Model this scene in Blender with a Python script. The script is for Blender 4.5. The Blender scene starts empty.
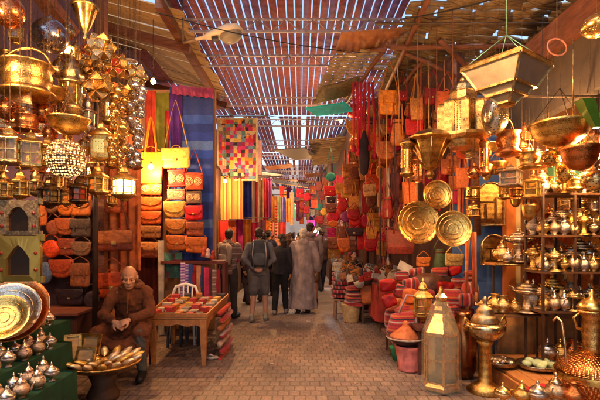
import bpy, bmesh, math, random
from mathutils import Vector, Matrix, noise
rnd = random.Random(7)
PI = math.pi
F, H, HY = 433.0, 1.6, 236.0
def P(px, py, Y): return Vector(((px-300)*Y/F, Y, H+(HY-py)*Y/F))
def S(n, Y): return n*Y/F
C = bpy.context.scene.collection
V = Vector
# ---------------------------------------------------------------- mesh builder
class MB:
    def __init__(s): s.v=[]; s.f=[]; s.m=[]; s.s=[]; s.M=Matrix()
    def add(s, vs, fs, m=0, sm=False):
        o=len(s.v); s.v += [s.M@V(p) for p in vs]
        for f in fs: s.f.append([i+o for i in f]); s.m.append(m); s.s.append(sm)
        return s
    def box(s, c, d, m=0, R=None, tp=1.0):
        x,y,z=[a/2 for a in d]; R=R or Matrix()
        vs=[(-x,-y,-z),(x,-y,-z),(x,y,-z),(-x,y,-z),(-x*tp,-y*tp,z),(x*tp,-y*tp,z),(x*tp,y*tp,z),(-x*tp,y*tp,z)]
        vs=[R@V(p)+V(c) for p in vs]
        return s.add(vs,[(0,3,2,1),(4,5,6,7),(0,1,5,4),(1,2,6,5),(2,3,7,6),(3,0,4,7)],m)
    def bar(s, a, b, w, h, m=0):
        a,b=V(a),V(b); d=b-a; L=d.length
        q=d.to_track_quat('Y','Z').to_matrix().to_4x4()
        return s.box((a+b)/2,(w,L,h),m,q)
    def loft(s, rings, m=0, sm=True, cap=True, close=True):
        n=len(rings[0]); vs=[p for r in rings for p in r]; fs=[]
        for i in range(len(rings)-1):
            for j in range(n if close else n-1):
                k=(j+1)%n; fs.append((i*n+j,i*n+k,(i+1)*n+k,(i+1)*n+j))
        if cap and close:
            fs.append(tuple(reversed(range(n)))); fs.append(tuple((len(rings)-1)*n+j for j in range(n)))
        return s.add(vs,fs,m,sm)
    def tube(s, pts, r, n=6, m=0, sm=True, cap=True, flat=1.0):
        pts=[V(p) for p in pts]; rings=[]; up=None
        for i,p in enumerate(pts):
            t=(pts[min(i+1,len(pts)-1)]-pts[max(i-1,0)])
            if t.length<1e-9: t=V((0,0,1))
            t.normalize()
            if up is None: up=t.orthogonal().normalized()
            up=(up-t*up.dot(t)); up=up.normalized() if up.length>1e-6 else t.orthogonal().normalized()
            bn=t.cross(up); rr=r[i] if isinstance(r,(list,tuple)) else r
            rings.append([p+up*math.cos(a)*rr*flat+bn*math.sin(a)*rr for a in [2*PI*k/n for k in range(n)]])
        return s.loft(rings,m,sm,cap)
    def lathe(s, prof, n=16, c=(0,0,0), m=0, sm=True, fl=0, fa=0, sx=1, sy=1, ph=0, cap=True):
        rings=[]
        for r,z in prof:
            ring=[]
            for k in range(n):
                a=2*PI*k/n+ph; q=r*(1+fa*math.cos(fl*a)) if fl else r
                ring.append((c[0]+q*math.cos(a)*sx, c[1]+q*math.sin(a)*sy, c[2]+z))
            rings.append(ring)
        return s.loft(rings,m,sm,cap)
    def ell(s, c, r, n=10, m=0, R=None):
        rings=[]; R=R or Matrix()
        for i in range(n//2+2):
            t=-PI/2+PI*i/(n//2+1); t=max(-PI/2+.02,min(PI/2-.02,t))
            rings.append([R@V((r[0]*math.cos(t)*math.cos(a),r[1]*math.cos(t)*math.sin(a),r[2]*math.sin(t)))+V(c) for a in [2*PI*k/n for k in range(n)]])
        return s.loft(rings,m)
    def pillow(s, out, d, y0=0, m=0, bulge=.8, cap=True):
        # outline in xz, thickness along y, rounded edges
        cx=sum(p[0] for p in out)/len(out); cz=sum(p[1] for p in out)/len(out); rings=[]
        for sc,yy in ((.4,-.5),(.75,-.47),(.93,-.36),(1,-.12),(1,.12),(.93,.36),(.75,.47),(.4,.5)):
            rings.append([(cx+(x-cx)*sc, y0+yy*d, cz+(z-cz)*sc) for x,z in out])
        A=max(max(abs(p[0]-cx) for p in out),.01); sd=rnd.uniform(0,50)
        rings=[[(x+A*.05*noise.noise(V((x/A*1.3+sd,yy,z/A*1.3))),yy+d*.16*noise.noise(V((x/A*1.7,sd,z/A*1.7))),z+A*.04*noise.noise(V((x/A*1.3,sd,z/A*1.3+9)))) for x,yy,z in r] for r in rings]
        return s.loft(rings,m)
    def build(s, name, mat, parent=None, loc=None, color=None, bevel=0, label=None):
        me=bpy.data.meshes.new(name); me.from_pydata([tuple(p) for p in s.v],[],s.f)
        for mm in (mat if isinstance(mat,(list,tuple)) else [mat]): me.materials.append(mm)
        me.polygons.foreach_set('material_index',s.m); me.polygons.foreach_set('use_smooth',s.s)
        me.update(); o=bpy.data.objects.new(name,me); C.objects.link(o)
        if parent: adopt(o,parent)
        if loc is not None: o.location=loc
        if color: o.color=(*color,1)
        if bevel:
            b=o.modifiers.new('b','BEVEL'); b.width=bevel; b.segments=2; b.limit_method='ANGLE'
        if label: o['label']=label
        return o
def tag(o, label=None, cat=None, group=None, kind=None):
    for k,v in (('label',label),('category',cat),('group',group),('kind',kind)):
        if v: o[k]=v
    return o
def thing(name, label, cat, loc=(0,0,0), rz=0, group=None):
    o=bpy.data.objects.new(name,None); C.objects.link(o); o.location=loc; o.rotation_euler=(0,0,rz)
    o.empty_display_size=.1
    return tag(o,label,cat,group)
kids={}
def adopt(c,p): c.parent=p; kids.setdefault(p.as_pointer(),[]).append(c)
def dup(o, parent=None):
    c=o.copy(); C.objects.link(c)
    if parent: adopt(c,parent)
    for ch in list(kids.get(o.as_pointer(),[])): dup(ch,c)
    return c
def paint(o, table):
    for ch in kids.get(o.as_pointer(),[]):
        if ch.name.split('.')[0] in table: ch.color=(*table[ch.name.split('.')[0]],1)
        paint(ch,table)
def remesh(o, vox, smooth=2, disp=0):
    r=o.modifiers.new('r','REMESH'); r.mode='VOXEL'; r.voxel_size=vox; r.use_smooth_shade=True
    if smooth:
        q=o.modifiers.new('s','SMOOTH'); q.factor=.5; q.iterations=smooth
    dg=bpy.context.evaluated_depsgraph_get()
    me=bpy.data.meshes.new_from_object(o.evaluated_get(dg)); mats=[m for m in o.data.materials]
    o.modifiers.clear(); o.data=me
    if not len(me.materials):
        for m in mats: me.materials.append(m)
    for p in me.polygons: p.use_smooth=True
    return o
def arc(c, r, a0, a1, n, rz=None, plane='xz'):
    rz=rz or r; out=[]
    for i in range(n+1):
        a=math.radians(a0+(a1-a0)*i/n)
        if plane=='xz': out.append((c[0]+r*math.cos(a),c[1],c[2]+rz*math.sin(a)))
        elif plane=='yz': out.append((c[0],c[1]+r*math.cos(a),c[2]+rz*math.sin(a)))
        else: out.append((c[0]+r*math.cos(a),c[1]+rz*math.sin(a),c[2]))
    return out
# ---------------------------------------------------------------- materials
class NT:
    def __init__(s,name):
        s.mat=bpy.data.materials.new(name); s.mat.use_nodes=True; s.t=s.mat.node_tree; s.t.nodes.clear()
        s.out=s.n('ShaderNodeOutputMaterial'); s.b=s.n('ShaderNodeBsdfPrincipled'); s.l(s.b,0,s.out,0)
    def n(s,ty,**k):
        o=s.t.nodes.new(ty)
        for a,b in k.items(): setattr(o,a,b)
        return o
    def l(s,a,ao,b,bi): s.t.links.new(a.outputs[ao],b.inputs[bi])
    def set(s,**k):
        for a,b in k.items():
            a={'rough':'Roughness','metal':'Metallic','base':'Base Color','ior':'IOR','tr':'Transmission Weight','sheen':'Sheen Weight','em':'Emission Color','es':'Emission Strength','coat':'Coat Weight','alpha':'Alpha'}[a]
            s.b.inputs[a].default_value=b if not isinstance(b,tuple) else (*b,1)
        return s
    def coord(s,rand=True,scale=(1,1,1),rot=(0,0,0)):
        tc=s.n('ShaderNodeTexCoord'); mp=s.n('ShaderNodeMapping'); s.l(tc,'Object',mp,0)
        mp.inputs['Scale'].default_value=scale; mp.inputs['Rotation'].default_value=rot
        if rand:
            oi=s.n('ShaderNodeObjectInfo'); mu=s.n('ShaderNodeMath',operation='MULTIPLY'); s.l(oi,'Random',mu,0); mu.inputs[1].default_value=13
            cb=s.n('ShaderNodeCombineXYZ'); s.l(mu,0,cb,0); s.l(mu,0,cb,2); s.l(cb,0,mp,'Location')
        return mp
    def noise(s,co,scale,detail=3,rough=.5):
        n=s.n('ShaderNodeTexNoise'); s.l(co,0,n,0); n.inputs['Scale'].default_value=scale; n.inputs['Detail'].default_value=detail; n.inputs['Roughness'].default_value=rough; return n
    def ramp(s,src,so,stops,interp='LINEAR'):
        r=s.n('ShaderNodeValToRGB'); s.l(src,so,r,0); r.color_ramp.interpolation=interp
        e=r.color_ramp.elements
        while len(e)>1: e.remove(e[-1])
        e[0].position=stops[0][0]; e[0].color=(*stops[0][1],1)
        for p,c in stops[1:]:
            x=e.new(p); x.color=(*c,1)
        return r
    def mix(s,f,fo,a,ao,b,bo,mode='MIX',fac=None):
        m=s.n('ShaderNodeMix',data_type='RGBA',blend_type=mode)
        if f is not None: s.l(f,fo,m,0)
        else: m.inputs[0].default_value=fac if fac is not None else 1
        if isinstance(a,tuple): m.inputs[6].default_value=(*a,1)
        else: s.l(a,ao,m,6)
        if isinstance(b,tuple): m.inputs[7].default_value=(*b,1)
        else: s.l(b,bo,m,7)
        return m
    def bump(s,src,so,st,dist=.01):
        b=s.n('ShaderNodeBump'); s.l(src,so,b,'Height'); b.inputs['Strength'].default_value=st; b.inputs['Distance'].default_value=dist
        s.l(b,0,s.b,'Normal'); return b
def g(v): return (v,v,v)
def m_obj(name, rough=.5, metal=0, nscale=8, lo=.65, hi=1.2, bscale=90, bst=.25, sheen=0, coat=0, vor=0, bdist=.004, tarn=None):
    t=NT(name); co=t.coord(); oi=t.n('ShaderNodeObjectInfo'); nz=t.noise(co,nscale,4,.6)
    r=t.ramp(nz,0,[(.3,g(lo)),(.7,g(hi))]); m=t.mix(None,0,oi,'Color',r,0,'MULTIPLY')
    last=m
    if tarn:
        n2=t.noise(co,nscale*3,5,.7); r2=t.ramp(n2,0,[(.45,g(0)),(.72,g(1))]); last=t.mix(r2,0,m,2,tarn,0)
    t.l(last,2,t.b,'Base Color'); t.set(rough=rough,metal=metal)
    rr=t.n('ShaderNodeMapRange'); t.l(nz,0,rr,0); rr.inputs[3].default_value=max(.05,rough-.12); rr.inputs[4].default_value=min(1,rough+.15); t.l(rr,0,t.b,'Roughness')
    if sheen: t.set(sheen=sheen)
    if coat: t.set(coat=coat)
    if not metal: t.b.inputs['Specular IOR Level'].default_value=.3
    if name=='leather':
        cr=t.noise(co,7,4,.55); cr.inputs['Distortion'].default_value=2.5; fine=t.noise(co,bscale,3); a9=t.n('ShaderNodeMath',operation='MULTIPLY_ADD'); t.l(cr,0,a9,0); a9.inputs[1].default_value=3; t.l(fine,0,a9,2); t.bump(a9,0,.3,.006)
    elif vor:
        vo=t.n('ShaderNodeTexVoronoi'); t.l(co,0,vo,0); vo.inputs['Scale'].default_value=vor
        ve=t.n('ShaderNodeTexVoronoi',feature='DISTANCE_TO_EDGE'); t.l(co,0,ve,0); ve.inputs['Scale'].default_value=vor*1.1
        r9=t.ramp(ve,'Distance',[(.02,(.16,.09,.05)),(.12,g(1))])
        tcc=t.n('ShaderNodeTexCoord'); sz=t.n('ShaderNodeSeparateXYZ'); t.l(tcc,'Object',sz,0); zz=t.n('ShaderNodeMath',operation='MULTIPLY'); t.l(sz,2,zz,0); zz.inputs[1].default_value=13 if 'tray' not in name else 1.5
        fz=t.n('ShaderNodeMath',operation='FRACT'); t.l(zz,0,fz,0); rb=t.ramp(fz,0,[(0,g(0)),(.04,g(.85)),(.5,g(.85)),(.54,g(0)),(.6,g(.35)),(.64,g(0)),(.9,g(0)),(.93,g(.5)),(.96,g(0))])
        m9=t.mix(rb,0,last,2,r9,0,'MULTIPLY'); 
        if 'tray' in name: t.t.links.remove(m9.inputs[0].links[0]); m9.inputs[0].default_value=.45
        t.l(m9,2,t.b,'Base Color')
        wv=t.noise(co,vor*2.2,2); ad=t.n('ShaderNodeMath',operation='ADD'); t.l(vo,'Distance',ad,0); t.l(wv,0,ad,1); t.bump(ad,0,bst,bdist)
    else:
        bn=t.noise(co,bscale,3); t.bump(bn,0,bst,bdist)
    return t.mat
LEATHER=m_obj('leather',.5,0,9,.4,1.08,70,.35)
CLOTH=m_obj('cloth',.92,0,6,.5,1.1,240,.4)
BRASS=m_obj('engraved_metal',.3,1,7,.75,1.1,vor=85,bst=.4,bdist=.004,tarn=(.3,.15,.05))
BRASS_T=m_obj('tray_metal',.3,1,7,.8,1.1,vor=26,bst=.16,bdist=.006,tarn=(.45,.24,.07))
SMOOTHM=m_obj('plain_metal',.26,1,6,.8,1.1,bscale=18,bst=.25,bdist=.006,tarn=(.2,.1,.04))
WOOD=m_obj('wood_grain',.6,0,5,.55,1.2,40,.4)
IRON=m_obj('dark_iron',.5,.4,6,.6,1.2,60,.3)
PAINT=m_obj('painted_surface',.6,0,3,.75,1.1,25,.3)
SKIN=m_obj('skin',.5,0,10,.88,1.08,60,.12)
HAIR=m_obj('hair',.6,0,30,.6,1.3,200,.5)
CLAY=m_obj('clay',.7,0,9,.45,1.1,50,.5)
def sat(c,k=1.4):
    mx=max(c); return tuple(mx*(x/mx)**k for x in c) if mx>0 else c
def m_wood(name,c1,c2,scale=(1,1,1),rough=.65):
    t=NT(name); co=t.coord(True,scale); n=t.noise(co,6,5,.65); r=t.ramp(n,0,[(.3,c1),(.7,c2)]); t.l(r,0,t.b,'Base Color'); t.set(rough=rough)
    b=t.noise(co,14,4); t.bump(b,0,.4,.01); return t.mat
BEAM=m_wood('beam_wood',(.07,.02,.01),(.17,.055,.022),(1,1,6))
BOARD=m_wood('tan_board',(.22,.14,.06),(.48,.32,.15),(1,8,4))
TABLEW=m_wood('table_wood',(.26,.085,.018),(.42,.17,.045),(2,2,2),.5)
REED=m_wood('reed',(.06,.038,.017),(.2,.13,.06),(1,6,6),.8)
def translu(mt,f,c=None):
    nt=mt.node_tree; out=[n for n in nt.nodes if n.type=='OUTPUT_MATERIAL'][0]; b=[n for n in nt.nodes if n.type=='BSDF_PRINCIPLED'][0]
    tl=nt.nodes.new('ShaderNodeBsdfTranslucent'); ms=nt.nodes.new('ShaderNodeMixShader'); ms.inputs[0].default_value=f
    if b.inputs['Base Color'].links: nt.links.new(b.inputs['Base Color'].links[0].from_socket,tl.inputs[0])
    nt.links.new(b.outputs[0],ms.inputs[1]); nt.links.new(tl.outputs[0],ms.inputs[2]); nt.links.new(ms.outputs[0],out.inputs[0]); return mt
LREED=translu(m_wood('brightened_reed',(.35,.24,.11),(.62,.5,.3),(1,6,6),.8),.5)  # reed colour lightened so the mats look lit by daylight
TIN=m_wood('rusty_tin',(.2,.07,.03),(.42,.17,.07),(1,1,1),.6)
def m_plaster(name,c1,c2,sc=1.5,bump=.4):
    t=NT(name); co=t.coord(False); n=t.noise(co,sc,6,.65); r=t.ramp(n,0,[(.3,c1),(.7,c2)]); t.l(r,0,t.b,'Base Color'); t.set(rough=.9)
    b=t.noise(co,14,5); t.bump(b,0,bump,.02); return t.mat
BACKW=m_plaster('brown_back_wall',(.12,.045,.018),(.22,.09,.035),3)
MAUVE=m_plaster('mauve_plaster',(.11,.06,.1),(.18,.1,.16))
DARKPL=m_plaster('dark_plaster',(.03,.022,.018),(.075,.055,.042))
OCHRE=m_plaster('ochre_plaster',(.36,.15,.06),(.5,.24,.1))
MAROON=m_plaster('maroon_boards',(.03,.008,.006),(.06,.018,.012),4)
BLUEW=m_plaster('blue_painted_wall',(.03,.075,.24),(.055,.13,.36),3)
CREAM=m_plaster('cream_wall',(.5,.34,.15),(.66,.5,.26),3)
PALE=m_plaster('pale_wall',(.3,.24,.21),(.42,.34,.29),1)
def m_stripes(name, cols, period, axis=0, rough=.9, sheen=.2, wob=.02, rand=False):
    t=NT(name); tc=t.coord(rand); sx=t.n('ShaderNodeSeparateXYZ'); t.l(tc,0,sx,0)
    nz=t.noise(tc,3,2); mu=t.n('ShaderNodeMath',operation='MULTIPLY_ADD'); t.l(nz,0,mu,0); mu.inputs[1].default_value=wob; t.l(sx,axis,mu,2)
    dv=t.n('ShaderNodeMath',operation='DIVIDE'); t.l(mu,0,dv,0); dv.inputs[1].default_value=period
    fr=t.n('ShaderNodeMath',operation='FRACT'); t.l(dv,0,fr,0)
    n=len(cols); r=t.ramp(fr,0,[(i/n,c) for i,c in enumerate(cols)],'CONSTANT')
    n2=t.noise(tc,60,3); r2=t.ramp(n2,0,[(.3,g(.7)),(.7,g(1.1))]); m=t.mix(None,0,r,0,r2,0,'MULTIPLY')
    t.l(m,2,t.b,'Base Color'); t.set(rough=rough,sheen=sheen); t.bump(n2,0,.4,.004); return t.mat
def m_patch(name, cols, cell, axes=(0,2), gap=None, wn=0):
    t=NT(name); t0=t.coord(False); nz0=t.noise(t0,5,2); tc=t.n('ShaderNodeMix',data_type='RGBA',blend_type='LINEAR_LIGHT'); tc.inputs[0].default_value=cell*.35; t.l(t0,0,tc,6); t.l(nz0,1,tc,7)
    sn=t.n('ShaderNodeVectorMath',operation='SNAP'); t.l(tc,2,sn,0); sn.inputs[1].default_value=(cell,10,cell)
    w=t.n('ShaderNodeTexWhiteNoise',noise_dimensions='3D'); t.l(sn,0,w,0)
    n=len(cols); r=t.ramp(w,'Value',[(i/n,c) for i,c in enumerate(cols)],'CONSTANT')
    n2=t.noise(t0,50,3); r2=t.ramp(n2,0,[(.3,g(.6)),(.7,g(1.15))]); m=t.mix(None,0,r,0,r2,0,'MULTIPLY')
    t.l(m,2,t.b,'Base Color'); t.set(rough=.9); t.bump(n2,0,.5,.004); return t.mat
R_,O_,Y_,B_,PU,CR,GR,PK,BK,TE=(.45,.02,.02),(.6,.18,.03),(.62,.38,.06),(.03,.06,.3),(.22,.05,.25),(.65,.5,.34),(.05,.2,.08),(.6,.05,.2),(.02,.015,.02),(.04,.32,.3)
STR_SCARF=m_stripes('striped_scarves',[R_,CR,PU,B_,PK,(.3,.3,.4),(.45,.08,.04),B_,CR],.62,0,wob=.01)
STR_RED=m_stripes('red_striped_weave',[(.3,.012,.015),(.34,.02,.02),(.2,.008,.015),(.3,.015,.015),(.34,.24,.2),(.28,.01,.015),BK,(.32,.015,.015),(.4,.1,.02)],.16,2,wob=.01,rand=True)
STR_REDX=m_stripes('red_striped_weave_across',[(.3,.012,.015),(.2,.008,.015),(.32,.015,.015),(.36,.25,.21),(.28,.01,.01),BK,(.34,.03,.015)],.12,0,wob=.01,rand=True)
STR_FOLD=m_stripes('folded_scarf_rows',[(.3,.06,.4),(.65,.6,.7),(.16,.04,.3),(.4,.35,.6)],.09,2,wob=.01)
STR_ORANGE=m_stripes('orange_brocade',[O_,(.4,.1,.03),(.55,.3,.07),(.35,.05,.02),O_,(.3,.2,.05)],.2,0,wob=.02)
STR_HOOD=m_stripes('striped_jacket_weave',[(.16,.09,.07),(.16,.09,.07),(.4,.3,.26),(.12,.07,.06),(.22,.13,.1)],.11,2,wob=.015)
BLANKET=m_stripes('blue_blanket_weave',[(.014,.035,.22),(.02,.05,.28),(.015,.035,.2),(.02,.06,.33),(.09,.16,.36),(.02,.045,.27),(.015,.035,.2),(.03,.08,.36),(.016,.04,.23)],1.3,2,wob=.03)
PATCH=m_patch('patchwork',[R_,(.25,.01,.05),(.5,.38,.2),(.12,.2,.3),O_,(.16,.03,.16),(.08,.16,.12),BK,(.5,.3,.06),(.45,.15,.15),(.4,.02,.12),(.2,.12,.08),(.3,.28,.26)],.082)
CAGEP=m_patch('tooled_pattern',[(.4,.1,.04),(.6,.4,.2),(.15,.05,.03),(.5,.2,.06)],.02)
def m_glass(name,c,rough=.15,tr=.6,es=0):
    t=NT(name); co=t.coord(); n=t.noise(co,12,3); r=t.ramp(n,0,[(.3,tuple(x*.7 for x in c)),(.7,c)]); t.l(r,0,t.b,'Base Color'); t.set(rough=rough,tr=tr)
    t.bump(n,0,.3,.01)
    if es: t.l(r,0,t.b,'Emission Color'); t.set(es=es)
    return t.mat
GLASS_Y=m_glass('amber_glass',(.85,.6,.2),.1,.85); GLASS_C=m_glass('clear_glass',(.7,.72,.65),.1,.7); GLASS_R=m_glass('red_glass',(.6,.06,.03)); GLASS_W=m_glass('frosted_glass',(.42,.37,.29),.4,.3)
GLASS_L=m_glass('lit_lantern_glass',(1,.75,.3),.3,.3,7)
LIT=NT('glowing_bulb').set(base=(1,.8,.5),em=(1,.62,.22),es=60).mat
LITW=NT('glowing_cool_bulb').set(base=(1,1,1),em=(.85,.9,1),es=40).mat
def m_pierced(name,scale,es=0,col=(.8,.5,.16)):
    t=NT(name); co=t.coord(); vo=t.n('ShaderNodeTexVoronoi'); t.l(co,0,vo,0); vo.inputs['Scale'].default_value=scale; vo.inputs['Randomness'].default_value=.35
    r=t.ramp(vo,'Distance',[(.26,g(0)),(.34,g(1))]); oi=t.n('ShaderNodeObjectInfo'); m=t.mix(r,0,(.03,.012,.005),0,oi,'Color'); t.l(m,2,t.b,'Base Color'); t.l(r,0,t.b,'Metallic'); t.set(rough=.22)
    t.bump(r,0,.5,.004)
    if es:
        r2=t.ramp(vo,'Distance',[(.26,(1,.6,.2)),(.34,g(0))]); t.l(r2,0,t.b,'Emission Color'); t.set(es=es)
    return t.mat
PIERCED=m_pierced('pierced_metal',46)
t=NT('beaded_lit_lampshade'); co=t.coord(); vo=t.n('ShaderNodeTexVoronoi'); t.l(co,0,vo,0); vo.inputs['Scale'].default_value=48; vo.inputs['Randomness'].default_value=.3
r=t.ramp(vo,'Distance',[(.3,(.85,.62,.3)),(.5,(.12,.05,.02))]); t.l(r,0,t.b,'Base Color'); t.set(rough=.3); r2=t.ramp(vo,'Distance',[(.3,(1,.6,.22)),(.45,g(0))]); t.l(r2,0,t.b,'Emission Color'); t.set(es=1.1); PIERCED_LIT=t.mat
t=NT('woven_copper'); co=t.coord(); br=t.n('ShaderNodeTexVoronoi'); mp=t.coord(True,(1,1,2)); t.l(mp,0,br,0); br.inputs['Scale'].default_value=34; br.inputs['Randomness'].default_value=.15
r=t.ramp(br,'Distance',[(.2,(.95,.5,.16)),(.55,(.3,.08,.02))]); t.l(r,0,t.b,'Base Color'); t.set(metal=1,rough=.28); t.bump(r,0,.8,.01); WEAVE=t.mat
# common colours
GOLD=(.88,.56,.16); GOLD2=(.72,.41,.11); GOLD3=(.92,.66,.28); SIL=(.72,.66,.58); COP=(.78,.26,.08); ANT=(.42,.27,.12); DSIL=(.35,.32,.34)

TEALSHEET=translu(m_wood('teal_plastic',(.03,.6,.52),(.05,.85,.75),(1,1,1),.5),.85)
BULBK=1.2; EXPO=1.45
protos=[]
def proto(fn):
    r=bpy.data.objects.new('proto',None); C.objects.link(r); fn(r); protos.append(r); return r
def inst(pr, name, label, cat, loc, scale, group=None, rz=0, rx=0, ry=0, cols=None):
    o=dup(pr); o.name=name; tag(o,label,cat,group); o.location=loc
    o.scale=scale if isinstance(scale,tuple) else (scale,)*3; o.rotation_euler=(rx,ry,rz)
    if cols: paint(o,cols)
    return o
def sup(w,z0,z1,p=3,n=20,cx=0,bot=None):
    out=[]
    for k in range(n):
        a=2*PI*k/n; ca,sa=math.cos(a),math.sin(a); e=2/p
        x=math.copysign(abs(ca)**e,ca)*w/2; z=math.copysign(abs(sa)**e,sa)
        out.append((cx+x, (z0+z1)/2+z*(z1-z0)/2))
    return out
def dshape(w,z0,z1,n=12):
    out=[(w/2,z1),(-w/2,z1)]
    for k in range(n+1):
        a=PI+PI*k/n; out.append((w/2*math.copysign(abs(math.cos(a))**.7,math.cos(a)), z1-.25*(z1-z0)+(z1-z0)*.75*math.copysign(abs(math.sin(a))**.85,math.sin(a))))
    return out
# -- bags
def p_flap(r):
    MB().pillow(sup(1,0,.97,6,24),.3).build('body',LEATHER,r)
    MB().pillow(dshape(1.03,.36,1.0),.1,-.14).build('flap',LEATHER,r)
    MB().tube([(x,-.195,z) for x,z in dshape(.93,.41,.96)[1:]],.013,5).build('trim',LEATHER,r)
    MB().box((0,-.2,.44),(.1,.04,.12)).build('clasp',BRASS,r,color=GOLD,bevel=.01)
def p_square(r):
    MB().pillow(sup(1,0,.97,9,28),.3).build('body',LEATHER,r)
    MB().pillow([(-.51,1),(.51,1),(.51,.52),(.45,.47),(-.45,.47),(-.51,.52)],.1,-.14).build('flap',LEATHER,r)
    for x in (-.28,.28): MB().box((x,-.2,.52),(.09,.04,.3)).build('buckle_strap',LEATHER,r)
def p_round(r):
    MB().pillow(dshape(1,0,1,16),.34).build('body',LEATHER,r)
    MB().pillow(dshape(.98,.25,1.02,16),.12,-.14).build('flap',LEATHER,r)
    MB().tube([(x,-.2,z) for x,z in dshape(.84,.36,.95,16)[1:]],.02,5).build('trim',LEATHER,r)
def p_disc(r):
    MB().pillow(sup(1,0,1,2,24),.4).build('body',LEATHER,r)
    MB().tube([(x,-.13,z) for x,z in sup(.8,.1,.9,2,24)]+[(.4,-.13,.5)],.02,5).build('trim',LEATHER,r)
def p_emb(r):
    MB().pillow(sup(1,0,.97,7,24),.24).build('body',LEATHER,r)
    for x in (-.23,.23):
        m=MB()
        for q in (.19,.12,.05): m.tube([(x+q*math.cos(a),-.13,.46+q*math.sin(a)*1.1) for a in [2*PI*k/14 for k in range(15)]],.022,5)
        m.build('embossed_rosette',LEATHER,r,color=(.75,.45,.25))
    m=MB(); m.box((0,-.12,.88),(.98,.04,.1)); m.build('trim',LEATHER,r); MB().box((0,-.12,.06),(.98,.04,.07)).build('trim',LEATHER,r)
def p_shop(r):
    m=MB(); m.loft([[(-.42,-.12,0),(.42,-.12,0),(.42,.12,0),(-.42,.12,0)],[(-.46,-.16,.3),(.46,-.16,.3),(.46,.16,.3),(-.46,.16,.3)],[(-.5,-.08,1),(.5,-.08,1),(.5,.08,1),(-.5,.08,1)]],sm=False); m.build('body',LEATHER,r,bevel=.03)
    m=MB()
    for y in (-.1,.1): m.tube([(-.25,y,.85),(-.22,y,1.1),(-.08,y,1.9),(0,y*.5,2.1),(.08,y,1.9),(.22,y,1.1),(.25,y,.85)],.03,5)
    m.build('handle',LEATHER,r)
def p_sack(r):
    m=MB(); m.lathe([(.1,0),(.42,.03),(.52,.2),(.46,.5),(.34,.8),(.3,.93),(.36,1.0),(.3,.99)],18,fl=9,fa=.05,sy=.7); m.build('body',LEATHER,r)
    MB().tube([(.33*math.cos(a),.24*math.sin(a),.88) for a in [2*PI*k/16 for k in range(17)]],.03,5).build('drawstring',LEATHER,r)
def p_satch(r):
    MB().pillow(sup(1,0,.95,12,28),.24).build('body',LEATHER,r)
    MB().pillow([(-.51,1),(.51,1),(.51,.45),(.47,.38),(-.47,.38),(-.51,.45)],.08,-.12).build('flap',LEATHER,r)
    MB().box((0,-.17,.4),(.12,.05,.16)).build('lock',BRASS,r,color=GOLD,bevel=.01)
    MB().tube(arc((0,0,.95),.16,0,180,10,.18),.025,6).build('handle',LEATHER,r)
BAG={k:proto(f) for k,f in dict(flap=p_flap,square=p_square,round=p_round,disc=p_disc,emb=p_emb,shop=p_shop,sack=p_sack,satch=p_satch).items()}
def bag(kind,px,py,w,h,Y,col,label,group=None,strap=None,tilt=0,flapcol=None,depth=None,rz=0,name=None,cat='bag'):
    # px,py centre in the photo; w,h in photo pixels
    ww,hh=S(w,Y),S(h,Y); p=P(px,py,Y); z=p.z-hh/2
    d=depth or min(ww,hh)*.9
    col=sat(col); fc=sat(flapcol) if flapcol else tuple(c*.85 for c in col)
    o=inst(BAG[kind],name or {'flap':'flap_bag','square':'buckled_bag','round':'saddle_bag','disc':'round_bag','emb':'embossed_bag','shop':'shopping_bag','sack':'bucket_bag','satch':'satchel'}[kind],
        label,cat,(p.x,Y,z),(ww,d,hh),group,rz=rz+rnd.uniform(-.12,.12),ry=tilt+rnd.uniform(-.03,.03),
        cols=dict(body=col,flap=fc,trim=tuple(c*.6 for c in col),handle=col,buckle_strap=tuple(c*.6 for c in col),drawstring=(.1,.03,.02)))
    if strap:
        L=S(strap,Y); m=MB(); sw=ww*.46
        pts=[(-sw,0,hh*.8),(-sw*.9,0,hh+.02),(-sw*.3,-.01,hh+L*.75),(0,-.01,hh+L),(sw*.3,-.01,hh+L*.75),(sw*.9,0,hh+.02),(sw,0,hh*.8)]
        m.tube(pts,.009,5,flat=.5)
        s=m.build('strap',LEATHER,o,color=tuple(c*.6 for c in col)); s.matrix_parent_inverse=Matrix.Diagonal((1/ww,1/d,1/hh,1))
    return o
# -- chain
def chain(o, z0, z1, mat=None, spread=0, n=3, zs=0):
    m=MB()
    if spread:
        for k in range(n):
            a=2*PI*k/n+.4; m.tube([(spread*math.cos(a),spread*math.sin(a),z0),(0,0,zs)],.003,4)
        z0=zs
    k=int((z1-z0)/.045)
    if k>0: m.tube([(.0,0,z0+(z1-z0)*i/(2*k)) for i in range(2*k+1)],[.0028 if i%2 else .0012 for i in range(2*k+1)],5)
    return m.build('chain',IRON,o,color=(.1,.055,.025))
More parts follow.
